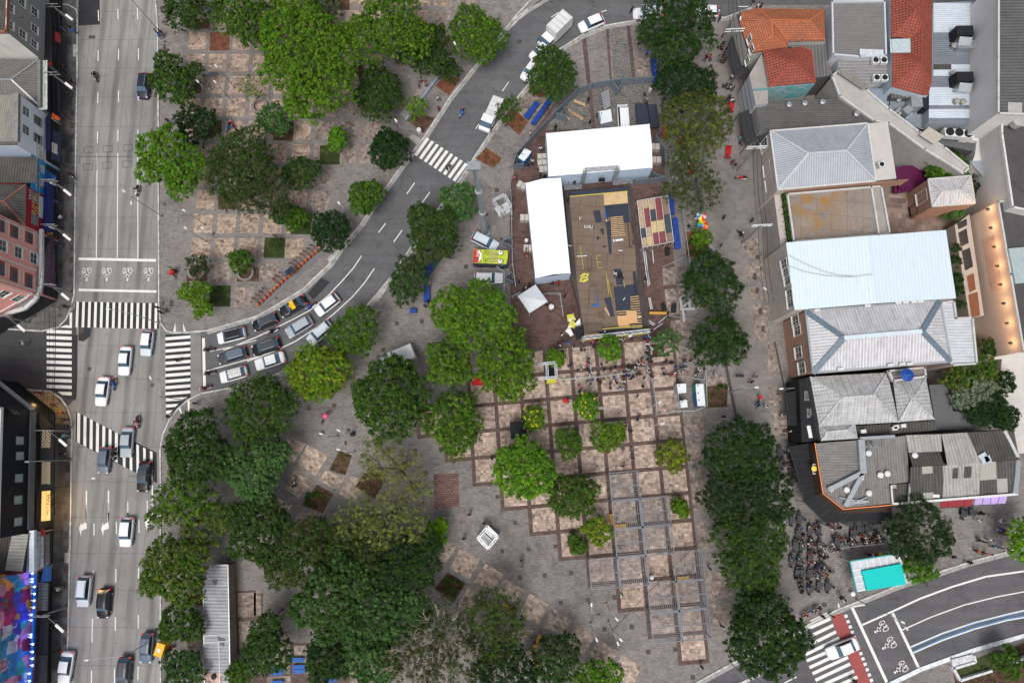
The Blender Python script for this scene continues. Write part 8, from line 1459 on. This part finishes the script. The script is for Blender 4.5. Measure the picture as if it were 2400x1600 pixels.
LPS=[('A',1500,330,9,((-2.6,2.6),)),('A',2155,810,5,((-.6,.6),)),('A',2148,950,5,((-.6,.6),)),('A',1995,945,5,((-.6,.6),)),('B',1905,715,7.5,((-.5,.9),)),('B',1410,1380,7.5,((-.6,.9),)),('B',955,940,8,((-.5,.6),)),('F',905,482,6.5,((-.5,.6),)),('E',1900,655,5,((-.6,.4),)),('E',2045,660,5,((-.6,.5),)),('E',1885,500,5,((-.6,.4),)),('E',1490,420,8.5,((-.8,.6),(.2,-.8))),('E',1465,1400,7,((-3.4,.7),)),('J',750,872,5,((-.7,.2),)),('J',895,850,5,((-.6,.3),)),('J',905,1015,4.5,((-.9,.3),)),('K',1395,602,5,((1.6,.5),)),('K',1262,778,4,((.9,.2),)),('K',1240,612,4,((.9,.5),)),('K',1010,0,4,((.4,.1),)),('O',705,845,4,((.0,.6),)),('O',865,835,5,((.6,-.7),)),('O',720,1020,4.5,((.3,-.7),)),('O',885,1005,6,((.4,-1.0),(.7,-.6))),('O',2000,1370,7,((1.4,-1.8),)),('P',810,800,9,((1.6,-1.4),(1.2,-.7))),('P',2200,345,7,((2.0,-.8),)),('L',95,460,6,((-1.6,-.1),)),('K',2010,462,6,((1.5,.1),)),('M',1400,1180,7,((-4.5,-.5),)),('I',1400,1220,6,((-4.6,-.3),)),('I',660,1090,6,((-2.0,-.1),)),('I',1690,538,7,((-1.2,2.4),)),('G',2300,1250,6,((-1.5,1.2),)),('C',1985,330,7,((-.3,-1.6),)),('C',1965,300,7,((-.5,2),))]
NB=('on the kerb at the top of the avenue','on the mosaic squares below the red soil bed','on the mosaic squares above the dark round tree','among the mosaic squares beside the straggly tree','on the kerb bed near the small dark tree','at the upper end of the diagonal crossing','between the huge bright tree and its dark neighbour','between the spiky tree and the very dark tree','on the squares near the small dull tree','on the squares right of the small dull tree','standing highest on the lower left squares','on the avenue kerb below the large bright tree','reaching over the wide zebra crossing','in the open paving right of the pink umbrella','beside a dark round base in the open paving','above the planted diamond bed','on the grid next to the portable cabins','on the grid beside the shaded group','on the barrier line right of the crowd','at the top of the grid near the ramp','upper left of four on the grey paving','upper right of four on the grey paving','lower left of four on the grey paving','lower right of four on the grey paving','on the kerb at the bottom beside the big dark tree','at the corner of the lower road crossing','on the lower road kerb at the right edge','by the black sign wall reaching over the street','reaching over the street beside the soil bed','reaching over the lane by the yellow tricycle','carrying signals over the slanted crossing','reaching from the lattice awning','at the right zebra crossing','beside the stucco facade near the round manhole','beside the upper long awning','at the top corner near the orange roof')
for i,(c,u,v,h_,arm)in enumerate(LPS):b_,t_=up(c,u,v,h_);post('grey lamp post '+NB[i],b_,t_,.075,arm)
tops=[]
for lab,c,u,v in(('by the grey block','A',685,240),('by the white house','A',682,840),('by the red shop front','E',672,210),('by the pink building','E',668,600),('at the pink building corner','E',655,1120),('by the black building','I',635,825),('by the mural building','M',610,870),('at the corner of the side street','E',270,1395)):
 b_,t_=up(c,u,v,5.6);t=thing('utility_pole','concrete utility pole with a long white lamp '+lab,'utility pole',b_,0,'utility poles of the avenue');mb=MB();mb.tube(b_,t_,.16,.11,8);mb.build('pole',plain('pole_concrete',(.22,.21,.2),.8),t)
 for dz in(0,-.7):mb=MB();mb.bar(t_+Vector((-1.1,0,dz)),t_+Vector((1.1,0,dz)),.1);mb.build('crossarm',grey_metal,t)
 mb=MB();e_=t_+Vector((1.9,-1.3,-1.0));mb.tube(t_+Vector((0,0,-1.2)),e_,.05);mb.build('arm',grey_metal,t);mb=MB();mb.box(e_+Vector((.55,-.4,.05)),(1.5,.36,.14),rz=R(-38));mb.build('lamp_head',wl,t);tops.append(t_)
 if lab in('by the red shop front','by the pink building'):mb=MB();mb.lathe(t_+Vector((-.5,.2,-2.2)),[(.3,0),(.33,.9),(.15,1.05)],12);mb.build('transformer',plain('transformer_grey',(.45,.46,.46),.5),t)
def cable(label,pts,r=.022,sag=.7,n=10,grp='overhead cables'):
 t=thing('overhead_cable',label,'cable',pts[0],0,grp);mb=MB()
 for a,b in zip(pts,pts[1:]):
  L=[a.lerp(b,k/n)-Vector((0,0,sag*4*(k/n)*(1-k/n)))for k in range(n+1)]
  for p,q in zip(L,L[1:]):mb.tube(p,q,r,n=4,cap=False)
 mb.build('wire',black_rub,t)
o7=sorted(tops[:7],key=lambda p:-p.y);far_t,far_b=o7[0]+Vector((1,30,0)),o7[-1]+Vector((.5,-30,0))
for i,(dx,dz,w_)in enumerate(((-1.0,0,'outer'),(-.3,0,'second'),(.4,0,'third'),(1.0,0,'roadside'),(0.2,-1.5,'lower thick'))):cable(w_+' cable strung over the left pavement of the avenue',[p+Vector((dx,0,dz))for p in[far_t]+o7+[far_b]],.022 if dz==0 else .05,.5)
for i,(u,v)in enumerate(((60,1395),(200,1568),(0,1480))):cable('%s cable crossing the mouth of the side street'%('first','second','third')[i],[o7[4]+Vector((0,0,-.2*i)),S('E',u-300,v,5.5)],.02)
rp=[S('C',2020,-150,8.5),S('C',2040,270,8.5),S('C',2240,1350,8.5),S('G',2290,500,8.5),S('G',2352,1200,8.0)]
for i,dx in enumerate((-.4,.2,.8)):cable('%s cable running down the pedestrian street fronts'%('left','middle','right')[i],[p+Vector((dx,0,0))for p in rp],.03)
for lab,p in(('beside the orange roof house',rp[1]),('near the light grey hip roof',rp[2]),('by the little grey front',rp[3])):
 t=thing('utility_pole','grey utility pole with a crossarm '+lab,'utility pole',(p.x,p.y,0),0,'utility poles of the pedestrian street');mb=MB();mb.tube((p.x,p.y,0),p,.15,.1);mb.build('pole',plain('pole_concrete',(.22,.21,.2)),t)
 for s_ in(0,-.6):mb=MB();mb.bar(p+Vector((-1.2,0,s_)),p+Vector((1.6,.1,s_)),.12);mb.build('crossarm',metal_w,t)
cable('thin cable crossing over the pergola',[S('O',1765,225,6),S('O',920,1085,4)],.03,.3);cable('thin cable from the portal over the marquee',[S('G',20,-60,5),S('G',640,60,7)],.02,.2)
for i,(u,v)in enumerate(((18,30),(60,95))):pass
for i,(c,u,v,r_,m__,lab)in enumerate((('G',360,1258,.42,metal_w,'white round barrel beside the pyramid tent'),('O',1275,590,.3,cabw,'white round drum at the corner of an open square'),('P',757,738,.33,cabw,'pale round bin lid near the turquoise roof'),('J',895,852,.35,dark_metal,'dark round base beside a plaza lamp'),('G',132,652,.3,metal_w,'white bucket left of the narrow marquee'),('B',1502,1212,.38,metal_w,'white sack by the kerb of the diagonal street'),('C',1265,840,.3,metal_w,'white drum by the upper right hoarding'))):
 t=Th('drum',lab,'drum',c,u,v);mb=MB();mb.lathe(S(c,u,v),[(r_*.9,0),(r_,.3),(r_*.95,.85),(r_*.6,.9)],16);mb.build('body',m__,t)
t=Th('cloth_bundle','heap of yellow and white banners at the lower left of the ramp','banners','G',560,1410);cols4=[plain('banner_yellow',(.50,.47,.04)),wmark,black_cloth]
for k,(u,v)in enumerate(((540,1350),(555,1375),(575,1400),(600,1385),(545,1430),(530,1460),(550,1480),(620,1400),(560,1410),(535,1485))):mb=MB();mb.box(S('G',u,v,.25+.05*k),(random.uniform(.8,1.5),random.uniform(.6,1.1),.12),rz=random.uniform(0,3),tilt=('X',random.uniform(-.3,.3)));mb.build('banner',cols4[(0,1,0,2,0,1,2,1,0,1)[k]],t)
# ================================================================ PEOPLE, MOTORCYCLES, CAFE TABLES
TS={'X':(1300,780,6.533),'Y':(1840,1200,6.533)}
def PX(c,u,v):return(TS[c][0]+u/TS[c][2],TS[c][1]+v/TS[c][2])if c in TS else T(c,u,v)
skin_m=[plain('skin_a',(.42,.24,.16),.6),plain('skin_b',(.24,.13,.08),.6),plain('skin_c',(.52,.33,.24),.6)]
hair_m=plain('dark_hair',(.012,.009,.008),.6);shoe_m=plain('shoes',(.03,.03,.03),.7)
CC={'k':('black',(.012,.012,.014)),'w':('white',(.72,.72,.72)),'r':('red',(.5,.02,.02)),'b':('blue',(.03,.15,.6)),'g':('grey',(.2,.2,.21)),'n':('navy',(.02,.03,.09)),'m':('maroon',(.16,.03,.04)),'c':('light blue',(.15,.45,.55)),'e':('green',(.03,.3,.12)),'p':('pink',(.7,.12,.25)),'o':('orange',(.7,.15,.03)),'y':('yellow',(.7,.6,.05))}
cloth={k:plain('cloth_'+v[0].replace(' ','_'),v[1],.85)for k,v in CC.items()};jeans={'d':('dark',cloth['k']),'j':('denim',plain('denim',(.06,.09,.16),.85)),'l':('pale',plain('pale_trousers',(.4,.36,.3),.85))}
def person(pose):
 V,E,Rr,M=[],[],[],[]
 def j(p,r,m,par=None):V.append(p);Rr.append(r);M.append(m);i=len(V)-1;(E.append((par,i))if par is not None else 0);return i
 sit=pose in('sit','ride');z0=.50 if pose=='sit' else(.88 if pose=='ride' else .93);ln=.22 if pose=='ride' else(.05 if pose=='walk' else 0)
 pel=j((0,0,z0),.135,3);sp=j((ln*.4,0,z0+.22),.12,2,pel);ch=j((ln*.9,0,z0+.42),.15,2,sp);nk=j((ln*1.1,0,z0+.56),.055,0,ch);hd=j((ln*1.2+.02,0,z0+.68),.098,0,nk);ht=j((ln*1.2+.02,0,z0+.77),.075,0,hd);j((ln*1.2+.115,0,z0+.665),.018,0,hd)
 for s in(1,-1):j((ln*1.2+.01,s*.1,z0+.67),.018,0,hd)
 for s in(1,-1):
  sh=j((ln*.95,s*.18,z0+.50),.065,2,ch);sw=.16*s if pose=='walk' else 0
  if pose=='ride':el,wr=(ln+.18,s*.27,z0+.27),(ln+.36,s*.30,z0+.14)
  elif pose=='sit':el,wr=(.08,s*.25,z0+.24),(.30,s*.16,z0+.22)
  else:el,wr=(-.02+sw,s*.26,z0+.22),(.06+sw*1.6,s*.27,z0+.0)
  e_=j(el,.045,2,sh);w_=j(wr,.032,0,e_);dv=(Vector(wr)-Vector(el)).normalized();pm_=j(tuple(Vector(wr)+dv*.06),.034,0,w_);sd_=dv.cross(Vector((0,1,0))if abs(dv.y)<.7 else Vector((0,0,1))).normalized()
  for k,(o_,l_)in enumerate(((-.03,.07),(-.01,.085),(.01,.08),(.03,.065))):f=j(tuple(Vector(wr)+dv*.11+sd_*o_),.010,0,pm_);j(tuple(Vector(wr)+dv*(.11+l_*.7)+sd_*o_-Vector((0,s*.012,0))),.008,0,f)
  th=j(tuple(Vector(wr)+dv*.06-sd_*.05),.011,0,pm_);j(tuple(Vector(wr)+dv*.10-sd_*.062),.009,0,th)
  hp=j((0,s*.09,z0-.04),.095,3,pel)
  if sit:kn,an,to=(.42,s*(.14 if pose=='sit' else .22),z0-.02 if pose=='sit' else .62),(.42 if pose=='sit' else .18,s*.16,.10 if pose=='sit' else .26),(.56 if pose=='sit' else .34,s*.16,.05 if pose=='sit' else .20)
  elif pose=='walk':kn,an,to=(.14*s+.05,s*.10,.50),(.24*s-.05,s*.10,.11),(.24*s+.08,s*.10,.05)
  else:kn,an,to=(.02,s*.10,.49),(-.01,s*.11,.10),(.13,s*.12,.045)
  k_=j(kn,.062,3,hp);a_=j(an,.042,3,k_);j(to,.038,4,a_)
 me=bpy.data.meshes.new('person');me.from_pydata(V,E,[]);o=bpy.data.objects.new('person',me);COL.objects.link(o)
 o.modifiers.new('s','SKIN');sv=me.skin_vertices[0].data
 for i,r in enumerate(Rr):sv[i].radius=(r,r*(1.25 if i==ch else 1))
 sv[0].use_root=True;o.modifiers.new('u','SUBSURF').levels=1
 m2=bpy.data.meshes.new_from_object(o.evaluated_get(bpy.context.evaluated_depsgraph_get()));m2.name='person';m2.materials.clear()
 for m_ in(skin_m[0],hair_m,cloth['w'],jeans['d'][1],shoe_m):m2.materials.append(m_)
 A_=[(Vector(V[a]),Vector(V[b]),M[b])for a,b in E]
 for f in m2.polygons:
  c=f.center;best=9;f.use_smooth=True
  for a,b,m_ in A_:
   t=max(0,min(1,(c-a).dot(b-a)/((b-a).length_squared+1e-9)));d=(c-a-(b-a)*t).length
   if d<best:best,f.material_index=d,m_
 bpy.data.objects.remove(o);r_=bpy.data.objects.new('person',m2);COL.objects.link(r_);tag(r_,'x','person')
 h_=MB();c=Vector(V[hd]);h_.lathe((c.x-.015,0,c.z-.02),[(.108,0),(.114,.05),(.10,.11),(.06,.15),(.01,.165)],12);h_.build('hair' if pose!='ride' else 'helmet',hair_m if pose!='ride' else PD,r_,smooth=True);return Kind(r_)
PPL={'s':person('stand'),'w':person('walk'),'t':person('sit'),'r':person('ride')}
LMK=[('the ramp banner',1415,800),('the crowd barrier',1400,855),('the right barrier',1512,815),('the barrier bend',1505,870),('the portable cabins',1620,880),('the right mosaic squares',1580,850),('the black truss box',1330,850),('the pyramid tent',1250,680),('the narrow marquee',1235,560),('the wide marquee',1260,380),('the angled hoarding',1330,280),('the skate ramp',1400,620),('the board rack',1540,560),('the rainbow parasols',1650,510),('the upper long awning',1700,110),('the orange roof house',1740,60),('the pedestrian street',1690,220),('the red cafe tables',1705,360),('the stucco facades',1770,560),('the planted soil bed',1750,860),('the black sign wall',1830,990),('the black corner awning',1840,1080),('the corner cafe tables',1880,1235),('the left cafe tables',1870,1275),('the middle cafe tables',1915,1280),('the lower cafe tables',1885,1355),('the big shared table',1925,1345),('the right cafe row',2010,1260),('the awning edge',1955,1230),('the turquoise roof',2060,1300),('the lower road kerb',2330,1280),('the lower crossing',1925,1430),('the pergola',1480,1300),('the shaded group tree',1455,1000),('the square grid',1320,1050),('the black gazebo',1240,1010),('the grey open plaza',1220,1320),('the lower wood',850,1240),('the planted diamonds',690,1130),('the avenue corner pavement',390,1040),('the wide zebra crossing',375,725),('the upper left pavement',165,120),('the side street corner',130,720),('the black building',150,1000),('the mural front',130,1400),('the upper left plaza',520,250),('the diagonal crossing',1040,380),('the blue tables',1000,680),('the bottom wood edge',1260,1500)]
def near(px,py):return min(LMK,key=lambda l:(l[1]-px)**2+(l[2]-py)**2)[0]
ORD='first second third fourth fifth sixth seventh eighth ninth tenth eleventh twelfth thirteenth fourteenth fifteenth sixteenth'.split()
def unique(items):
 g={}
 for o,base,px,py in items:g.setdefault(base,[]).append((px,py,o))
 for base,l in g.items():
  l.sort(key=lambda a:(a[0],a[1]))
  for i,(_,_,o)in enumerate(l):o['label']=base if len(l)==1 else '%s, %s from left'%(base,ORD[min(i,15)])
PPLI=[];EXTRA=[]
def ppl(c,s,pose='s',scale=1.1):
 for e in s.split():
  a=e.split(',');u,v,col=float(a[0]),float(a[1]),a[2];px,py=PX(c,u,v);z=.02;ps=a[3]if len(a)>3 else pose
  if c=='G' and 530<u<1200 and 190<v<1450:z=1.07
  if ps=='s' and random.random()<.35:ps='w'
  p=G(px,py,.9+z);p.z=z;jk=random.choice('ddjl' if ps!='t' else 'ddj');ang=R(float(a[4]))if len(a)>4 else random.uniform(0,6.28)
  sc_=scale*random.uniform(.95,1.04)
  if len(PPLI)>=285 and c in 'YC':EXTRA.append((ps,p,ang,sc_,col,jk));continue
  r_,k=PPL[ps].place(p,ang,'x','people around the square',sc_);r_['category']='person'
  recolor(r_,[random.choice(skin_m),None,cloth[col],jeans[jk][1]])
  if ps=='r':recolor(k.get('helmet',[r_])[0],[cloth[random.choice('kkwr')]])if k.get('helmet')else None
  PPLI.append((r_,'person in %s top and %s trousers %s %s'%(CC[col][0],jeans[jk][0],{'s':'standing near','w':'walking near','t':'seated near','r':'riding near'}[ps],near(px,py)),px,py))
ppl('X','125,20,w 55,170,k 75,182,w 122,145,k 205,155,b 280,240,w 400,262,k 445,265,m 595,225,k 565,128,p 640,112,k 788,118,w 822,122,w 400,185,g 1000,100,w 1040,96,w 1072,80,y 1104,70,g 1140,60,p 1172,90,k 515,400,k 490,470,p 525,478,g 245,522,b 212,513,g 350,575,k 402,550,w 495,550,k 515,620,w 545,640,w 575,600,w 570,720,b 500,745,e 548,790,g 650,720,n 698,760,k 365,810,p 385,880,k 465,930,w 640,925,k 710,480,k 800,450,k 758,572,k 850,570,m 920,520,k 1035,540,o 1130,495,k 1105,560,w 1150,575,c 1195,578,w 1185,520,k 1240,525,w 1265,472,w 1322,450,o 1350,482,w 985,625,w 755,715,y 810,700,w 905,685,b 920,735,w 855,770,k 950,768,k 1045,748,w 1040,678,m 1092,652,n 1135,665,b 1168,695,k 1205,662,k 1255,640,k 1305,625,k 1370,685,k 850,845,k 990,835,b 1050,840,w 1345,820,k')
ppl('X','1385,55,b 1440,60,w 1430,92,g 1388,130,p 1428,130,g 1410,175,w 1470,235,w 1405,258,w 1400,310,k 1420,365,c 1472,368,n 1335,385,k 1410,410,k 1482,440,k 1430,462,p 1435,530,w 1425,592,w 1500,675,m 1265,970,k 1550,70,w 1605,95,b 1700,430,k 1785,455,k 1850,525,b 1658,545,k 1660,630,k 1725,640,k 1785,640,r 1850,605,w 1990,418,k 2000,465,w 1930,530,k 1960,582,w 1995,520,n 2085,425,k 2195,560,w 2175,602,k 2160,650,w')
ppl('K','1165,680,m 1150,715,n 975,735,w,t 1030,748,w,t 1050,775,k,t 1095,825,k 1012,885,w,t 990,915,w,t 1085,1005,w 1110,1070,n 1020,1142,k 885,1015,r 1680,1165,g 1945,690,k 2095,705,k 2108,318,n 2062,315,n 2235,325,m 2195,370,k 2325,595,w 1865,300,w 165,825,g 510,545,k 2265,565,b,r,250')
ppl('G','25,65,p 130,730,n 128,772,r 505,280,k 865,460,w 525,695,w 940,950,w,w 990,975,k 1225,1000,k 1385,1225,k 1430,1312,k 1425,1360,e 65,1025,n 100,1090,k 130,1070,w 155,1060,k 485,1155,k 318,1165,p 315,1240,k 560,1300,m 465,1505,w 370,1035,n 425,1035,r 2200,460,k 1945,430,n 1915,690,k 510,110,k 575,115,k 260,50,k 300,62,k 2100,570,k,r,300 1690,440,w 1625,510,k,t')
ppl('A','575,265,b 655,262,k 685,290,b 1440,300,n 1482,305,k 1467,330,b 575,595,k 662,748,k 640,868,k 1550,1120,n');ppl('E','1585,905,y 1455,1260,k 1480,1300,k 1522,1288,g 612,1250,k 520,1255,g 652,40,k 550,685,n 566,435,w 1598,940,r,r,100');ppl('F','1597,1035,w 1590,1075,b 1585,1210,k 1555,1245,k');ppl('B','1675,905,w 1682,1005,m 1785,1535,k 1755,1550,k 1460,600,y 1565,785,g 1500,800,m')
ppl('I','500,585,m 600,720,n 632,785,k 597,870,c 588,1030,k 1800,570,n 1632,172,k 1550,690,n 1520,965,m 1580,1225,w 365,470,m 225,15,w 570,655,o');ppl('J','622,705,k,r,70 350,1290,w 352,1325,k 2170,1070,k');ppl('N','1962,18,k 1912,240,k 915,80,w,t 1055,85,w,t 990,215,g,t 2100,100,k 1345,325,r 60,1440,w 130,1440,r 690,1500,k');ppl('M','520,700,k 548,700,w 490,1000,n 502,1050,k 1560,1270,k');ppl('O','88,440,k 92,490,c 28,865,n 1010,750,c 990,320,c 1810,510,k 1925,1040,k 1740,1410,k 210,1190,k,t 1690,615,r,t 1640,590,r,t')
ppl('P','685,800,w 670,770,k 1925,65,w 2122,75,w 2120,160,b 2155,165,m 1945,255,n 1968,268,k 2030,250,w 2070,310,c 2172,335,w 2250,300,g 1922,355,o 1958,370,k 2022,380,p 1690,405,k 1840,455,k 500,955,k 585,950,k 430,895,w,t 480,880,k,t 350,940,r,t 395,905,b,t 1035,385,y 985,385,r 955,390,w 920,385,k 782,1538,k 1985,15,g 1950,5,k');ppl('L','125,680,w 205,820,w 85,1105,w,t 75,1150,k,t 145,1120,k,t 130,1252,w 190,995,w,t 205,1045,k,t 210,1140,m,t 225,1255,k,t 110,1225,o')
ppl('C','170,1225,w 180,1520,n 148,1530,k 185,1485,w 262,1370,w 400,1175,k 715,1130,k 775,1075,k 700,925,k 295,1025,n 325,995,k 1240,490,b 1335,620,k,t 1335,650,k,t 1100,100,k 1825,130,m 1895,110,w 1905,175,k 1925,345,k 1922,425,k,t 1965,430,p,t 1820,515,r,t 1790,520,k,t 1945,500,k,t 1950,550,k,t 1830,640,w,t 1822,670,k,t 1850,705,g 1845,770,k 1855,822,w 2020,710,w 2015,795,w,t 1970,780,k,t 1860,880,w,t 1892,912,w,t 1850,915,k,t 1975,920,b,t 2025,915,w,t 2000,900,k,t 2098,1262,c,t 2095,1305,n,t 2025,1495,m 2045,1525,k 2210,30,k 2255,60,w 2285,65,k 1225,958,k 1215,885,k 1645,1540,r,t 1550,1260,w,t 1500,1545,r,t')
ppl('Y','250,240,b 385,212,w 510,222,k 540,340,b 725,165,p 735,250,w 785,165,w 825,245,k 280,348,k 258,438,g 275,492,w 372,485,w 412,425,w 442,492,m 556,505,w 598,565,w 745,405,n 745,498,w 858,392,r 890,485,c 760,570,n 822,578,m 952,392,k 975,440,k 1022,385,w 1040,468,w 1095,455,k 1183,365,r 1238,372,w 1252,448,w 1292,370,o 1205,440,k 1320,430,k 1385,372,m 1442,368,w 1472,442,w 1415,440,k 1545,280,w 385,640,r 442,622,k 455,748,w 402,768,p 592,625,w 540,670,n 600,695,k 213,688,c 196,740,g 284,768,k 115,715,c 520,825,b 486,862,n 556,862,k 612,848,w 560,915,w 500,985,w 550,962,g 640,950,o 684,902,k 490,920,g 175,1003,k 235,995,k 395,1070,k 372,1142,b 250,1140,k 262,1205,k 30,372,w 52,508,w 10,150,w 1585,290,k','t');ppl('Y','580,180,e 885,1325,w')
bmx=bmesh.new();EM=[skin_m[0],hair_m,shoe_m]+[cloth[k]for k in CC]+[jeans[k][1]for k in 'jl']
for ps,p,ang,sc_,col,jk in EXTRA:
 for src in[PPL[ps].root]+KIDS[PPL[ps].root.name]:
  n0=len(bmx.verts);f0=len(bmx.faces);bmx.from_mesh(src.data);bmx.verts.ensure_lookup_table();bmx.faces.ensure_lookup_table();bmesh.ops.transform(bmx,matrix=Matrix.Translation(p)@Matrix.Rotation(ang,4,'Z')@Matrix.Scale(sc_,4),verts=bmx.verts[n0:])
  mp_=[0,1,EM.index(cloth[col]),EM.index(jeans[jk][1]),2]if src.data.name.startswith('person')else[1]*5
  for f in bmx.faces[f0:]:f.material_index=mp_[f.material_index]
me_=bpy.data.meshes.new('seated_crowd');bmx.to_mesh(me_);bmx.free();[me_.materials.append(m_)for m_ in EM];o=bpy.data.objects.new('seated_crowd',me_);COL.objects.link(o);o['kind']='stuff'
MI=[]
def bike(c,u,v,ang,col,lab,rider=None,K_=MOTO,cat='motorcycle',z=.02):
 p=S(c,u,v,.6);p.z=z;r_,k=K_.place(p,R(ang),lab,'motorcycles and bicycles');r_['category']=cat
 for o in k.get('fuel_tank',[])+k.get('frame',[]):recolor(o,[cloth[col]])
 if rider:q=PPL['r'].place(p+Vector((-.18*math.cos(R(ang)),-.18*math.sin(R(ang)),-.02)),R(ang),'rider in %s jacket on the %s'%(CC[rider][0],lab),'riders on the roads',1.0)[0];q['category']='rider';recolor(q,[skin_m[0],None,cloth[rider],jeans['d'][1]])
for a in(('A',875,700,-72,'k','dark motorcycle heading down the avenue lanes','k'),('E',1260,180,-92,'w','white fronted motorcycle below the big avenue tree','k'),('I',1045,390,-88,'b','blue motorcycle beside the white saloon','b'),('I',1265,735,-80,'r','red motorcycle below the junction centre','m'),('I',1055,1030,-92,'k','black motorcycle on the slanted crossing','k'),('B',1893,1035,245,'b','blue motorcycle riding down the diagonal street','b'),('I',1915,75,185,'k','upper motorcycle waiting at the stop line','k'),('I',1922,290,192,'k','middle motorcycle waiting at the stop line','k'),('I',1888,425,200,'r','lowest motorcycle waiting at the stop line','m'),('F',500,1245,215,'b','motorcycle between taxi and white hatchback','b'),('F',150,1472,212,'k','black motorcycle between the two queue lanes','k'),('A',2100,1165,250,'b','blue red motorcycle parked by the dark round tree'),('A',2140,1150,120,'r','red motorcycle parked by the dark round tree'),('M',1545,1270,215,'y','front cycle of the yellow delivery box','k'),('G',2110,62,180,'r','red motorcycle by the stucco facade'),('E',650,40,-40,'k','black motorcycle parked on the left pavement'),('L',205,820,10,'k','black motorcycle parked by the black sign wall'),('C',1240,960,90,'k','white domed scooter by the hoarding corner'),('N',245,895,30,'k','black motorcycle beside the kiosk wood path'),('G',560,440-0,80,'k','spare')):
 if a[5]!='spare':bike(*a)
for a in(('E',1600,945,100,'k','bicycle of the red bag courier on the pavement'),('K',2262,568,250,'k','bicycle of the red box courier on the street'),('G',2100,575,-50,'k','bicycle crossing the pedestrian street'),('J',618,715,70,'k','bicycle under the pink umbrella'),('B',1540,745,0,'r','bicycle leaning at the long bench wall'),('N',265,1410,70,'w','pale bicycle by the blue benches'),('G',1005,985,110,'k','stunt bicycle on the ramp floor',None,1.06)):bike(*a[:6],K_=BIKE,cat='bicycle',z=a[7]if len(a)>7 else .02)
t=Th('delivery_box','yellow delivery box trailer beside the bluish grey car','cargo box','M',1485,1250);mb=MB();mb.box(S('M',1485,1252,.75),(1.3,1.9,1.3),rz=R(-15),taper=.92);mb.build('box',PY,t);mb=MB();mb.box(S('M',1458,1270,1.42),(.4,.5,.02),rz=R(-15));mb.build('label_patch',wmark,t)
for c,u,v,col,lab in(('K',2283,512,'r','red delivery bag on the courier'),('E',1572,940,'r','red delivery bag beside the courier on the pavement')):mb=MB();p=S(c,u,v,1.15);mb.box(p,(.48,.5,.5),rz=R(10));o=mb.build('delivery_bag',cloth[col]);tag(o,lab,'bag')
for c,u,v,col,r_,lab in(('K',490,542,'r',.40,'open red umbrella over the square grid'),('J',632,682,'p',.42,'open pink umbrella on the grey plaza'),('P',1038,385,'y',.3,'small yellow hat shaped umbrella behind the turquoise roof')):
 t=Th('umbrella',lab,'umbrella',c,u,v);p=S(c,u,v,2.0);mb=MB();mb.lathe(p,[(r_,-.12),(r_*.7,.03),(r_*.3,.1),(.02,.13)],10);mb.build('canopy',cloth[col],t);mb=MB();mb.tube(p-Vector((0,0,.9)),p,.015);mb.build('handle',dark_metal,t)
char=plain('charcoal_table',(.045,.045,.05),.5);redp=plain('red_plastic',(.42,.01,.015),.5)
def table():
 t=thing('cafe_table','t','table');mb=MB();mb.box((0,0,.73),(.78,.95,.05));mb.build('tabletop',char,t);mb=MB();mb.tube((0,0,.04),(0,0,.71),.04);mb.build('stem',dark_metal,t);mb=MB();mb.box((0,0,.03),(.5,.5,.04));mb.build('foot',dark_metal,t);return Kind(t)
def chair():
 t=thing('cafe_chair','c','chair');mb=MB();mb.box((0,0,.44),(.42,.42,.05));mb.build('seat',char,t);mb=MB();mb.box((-.2,0,.70),(.05,.42,.38));mb.build('backrest',char,t)
 for x in(-.17,.17):
  for y in(-.17,.17):mb=MB();mb.box((x,y,.21),(.04,.04,.42));mb.build('leg',dark_metal,t)
 return Kind(t)
TB,CH=table(),chair();TI=[]
def cafe(c,s,red=False):
 for e in s.split():
  a=[float(q)for q in e.split(',')];px,py=PX(c,a[0],a[1]);p=G(px,py,.7);p.z=.015;an=R(a[2]if len(a)>2 else-8);col='red plastic' if red else 'charcoal'
  r_,k=TB.place(p,an,'x','cafe tables on the street');TI.append((r_,'%s cafe table near %s'%(col,near(px,py)),px,py,len(TI)))
  if red:[recolor(o,[redp])for o in k['tabletop']]
  for n_,(dx,dy,ra)in enumerate(((-.22,.72,-90),(.22,-.72,90),(.24,.74,-90),(-.24,-.74,90))[:3 if not red else 4]):
   if n_==2 and random.random()<.3:continue
   if not red and n_<2:dx=0
   if n_==2 and not red:dx,dy,ra=.62,0,180
   q=p+Matrix.Rotation(an,3,'Z')@Vector((dx,dy,0));ch_,kk=CH.place(q,an+R(ra),'x','cafe chairs on the street');ch_['_t']=len(TI)-1;ch_['_n']=n_
   if red:[recolor(o,[redp])for o in kk['seat']+kk['backrest']]
cafe('Y','110,115 225,100 205,325 385,285 515,262 160,510 265,515 402,485 540,505 392,700 570,668 110,745 225,735 195,935 270,930 380,935 500,895 580,905 530,1120 660,1130 270,1140 385,1165 760,210,80 985,172,80 1120,165,80 1240,150,80 1360,140,80 800,445 1040,325 1240,405 1430,395 1150,260,80 1270,250,80 1040,450')
cafe('C','1945,525 1940,430,80 1825,650 1992,790,80 1870,905 1995,920,80');cafe('C','1990,1395 2015,975 1405,1205 1545,1270 1660,1540',True);cafe('L','90,1130 140,1120 200,1020 215,1170 230,1270 110,1015');cafe('P','1800,10 1880,0,80')
unique([(a,b,x,y)for a,b,x,y,n in TI])
for o in list(COL.objects):
 if '_t' in o:t_=TI[o['_t']][0]['label'];o['label']='%s chair of %s'%(('top','bottom','right','spare')[o['_n']],t_.replace('charcoal cafe ','cafe '));del o['_t'];del o['_n']
unique(PPLI)
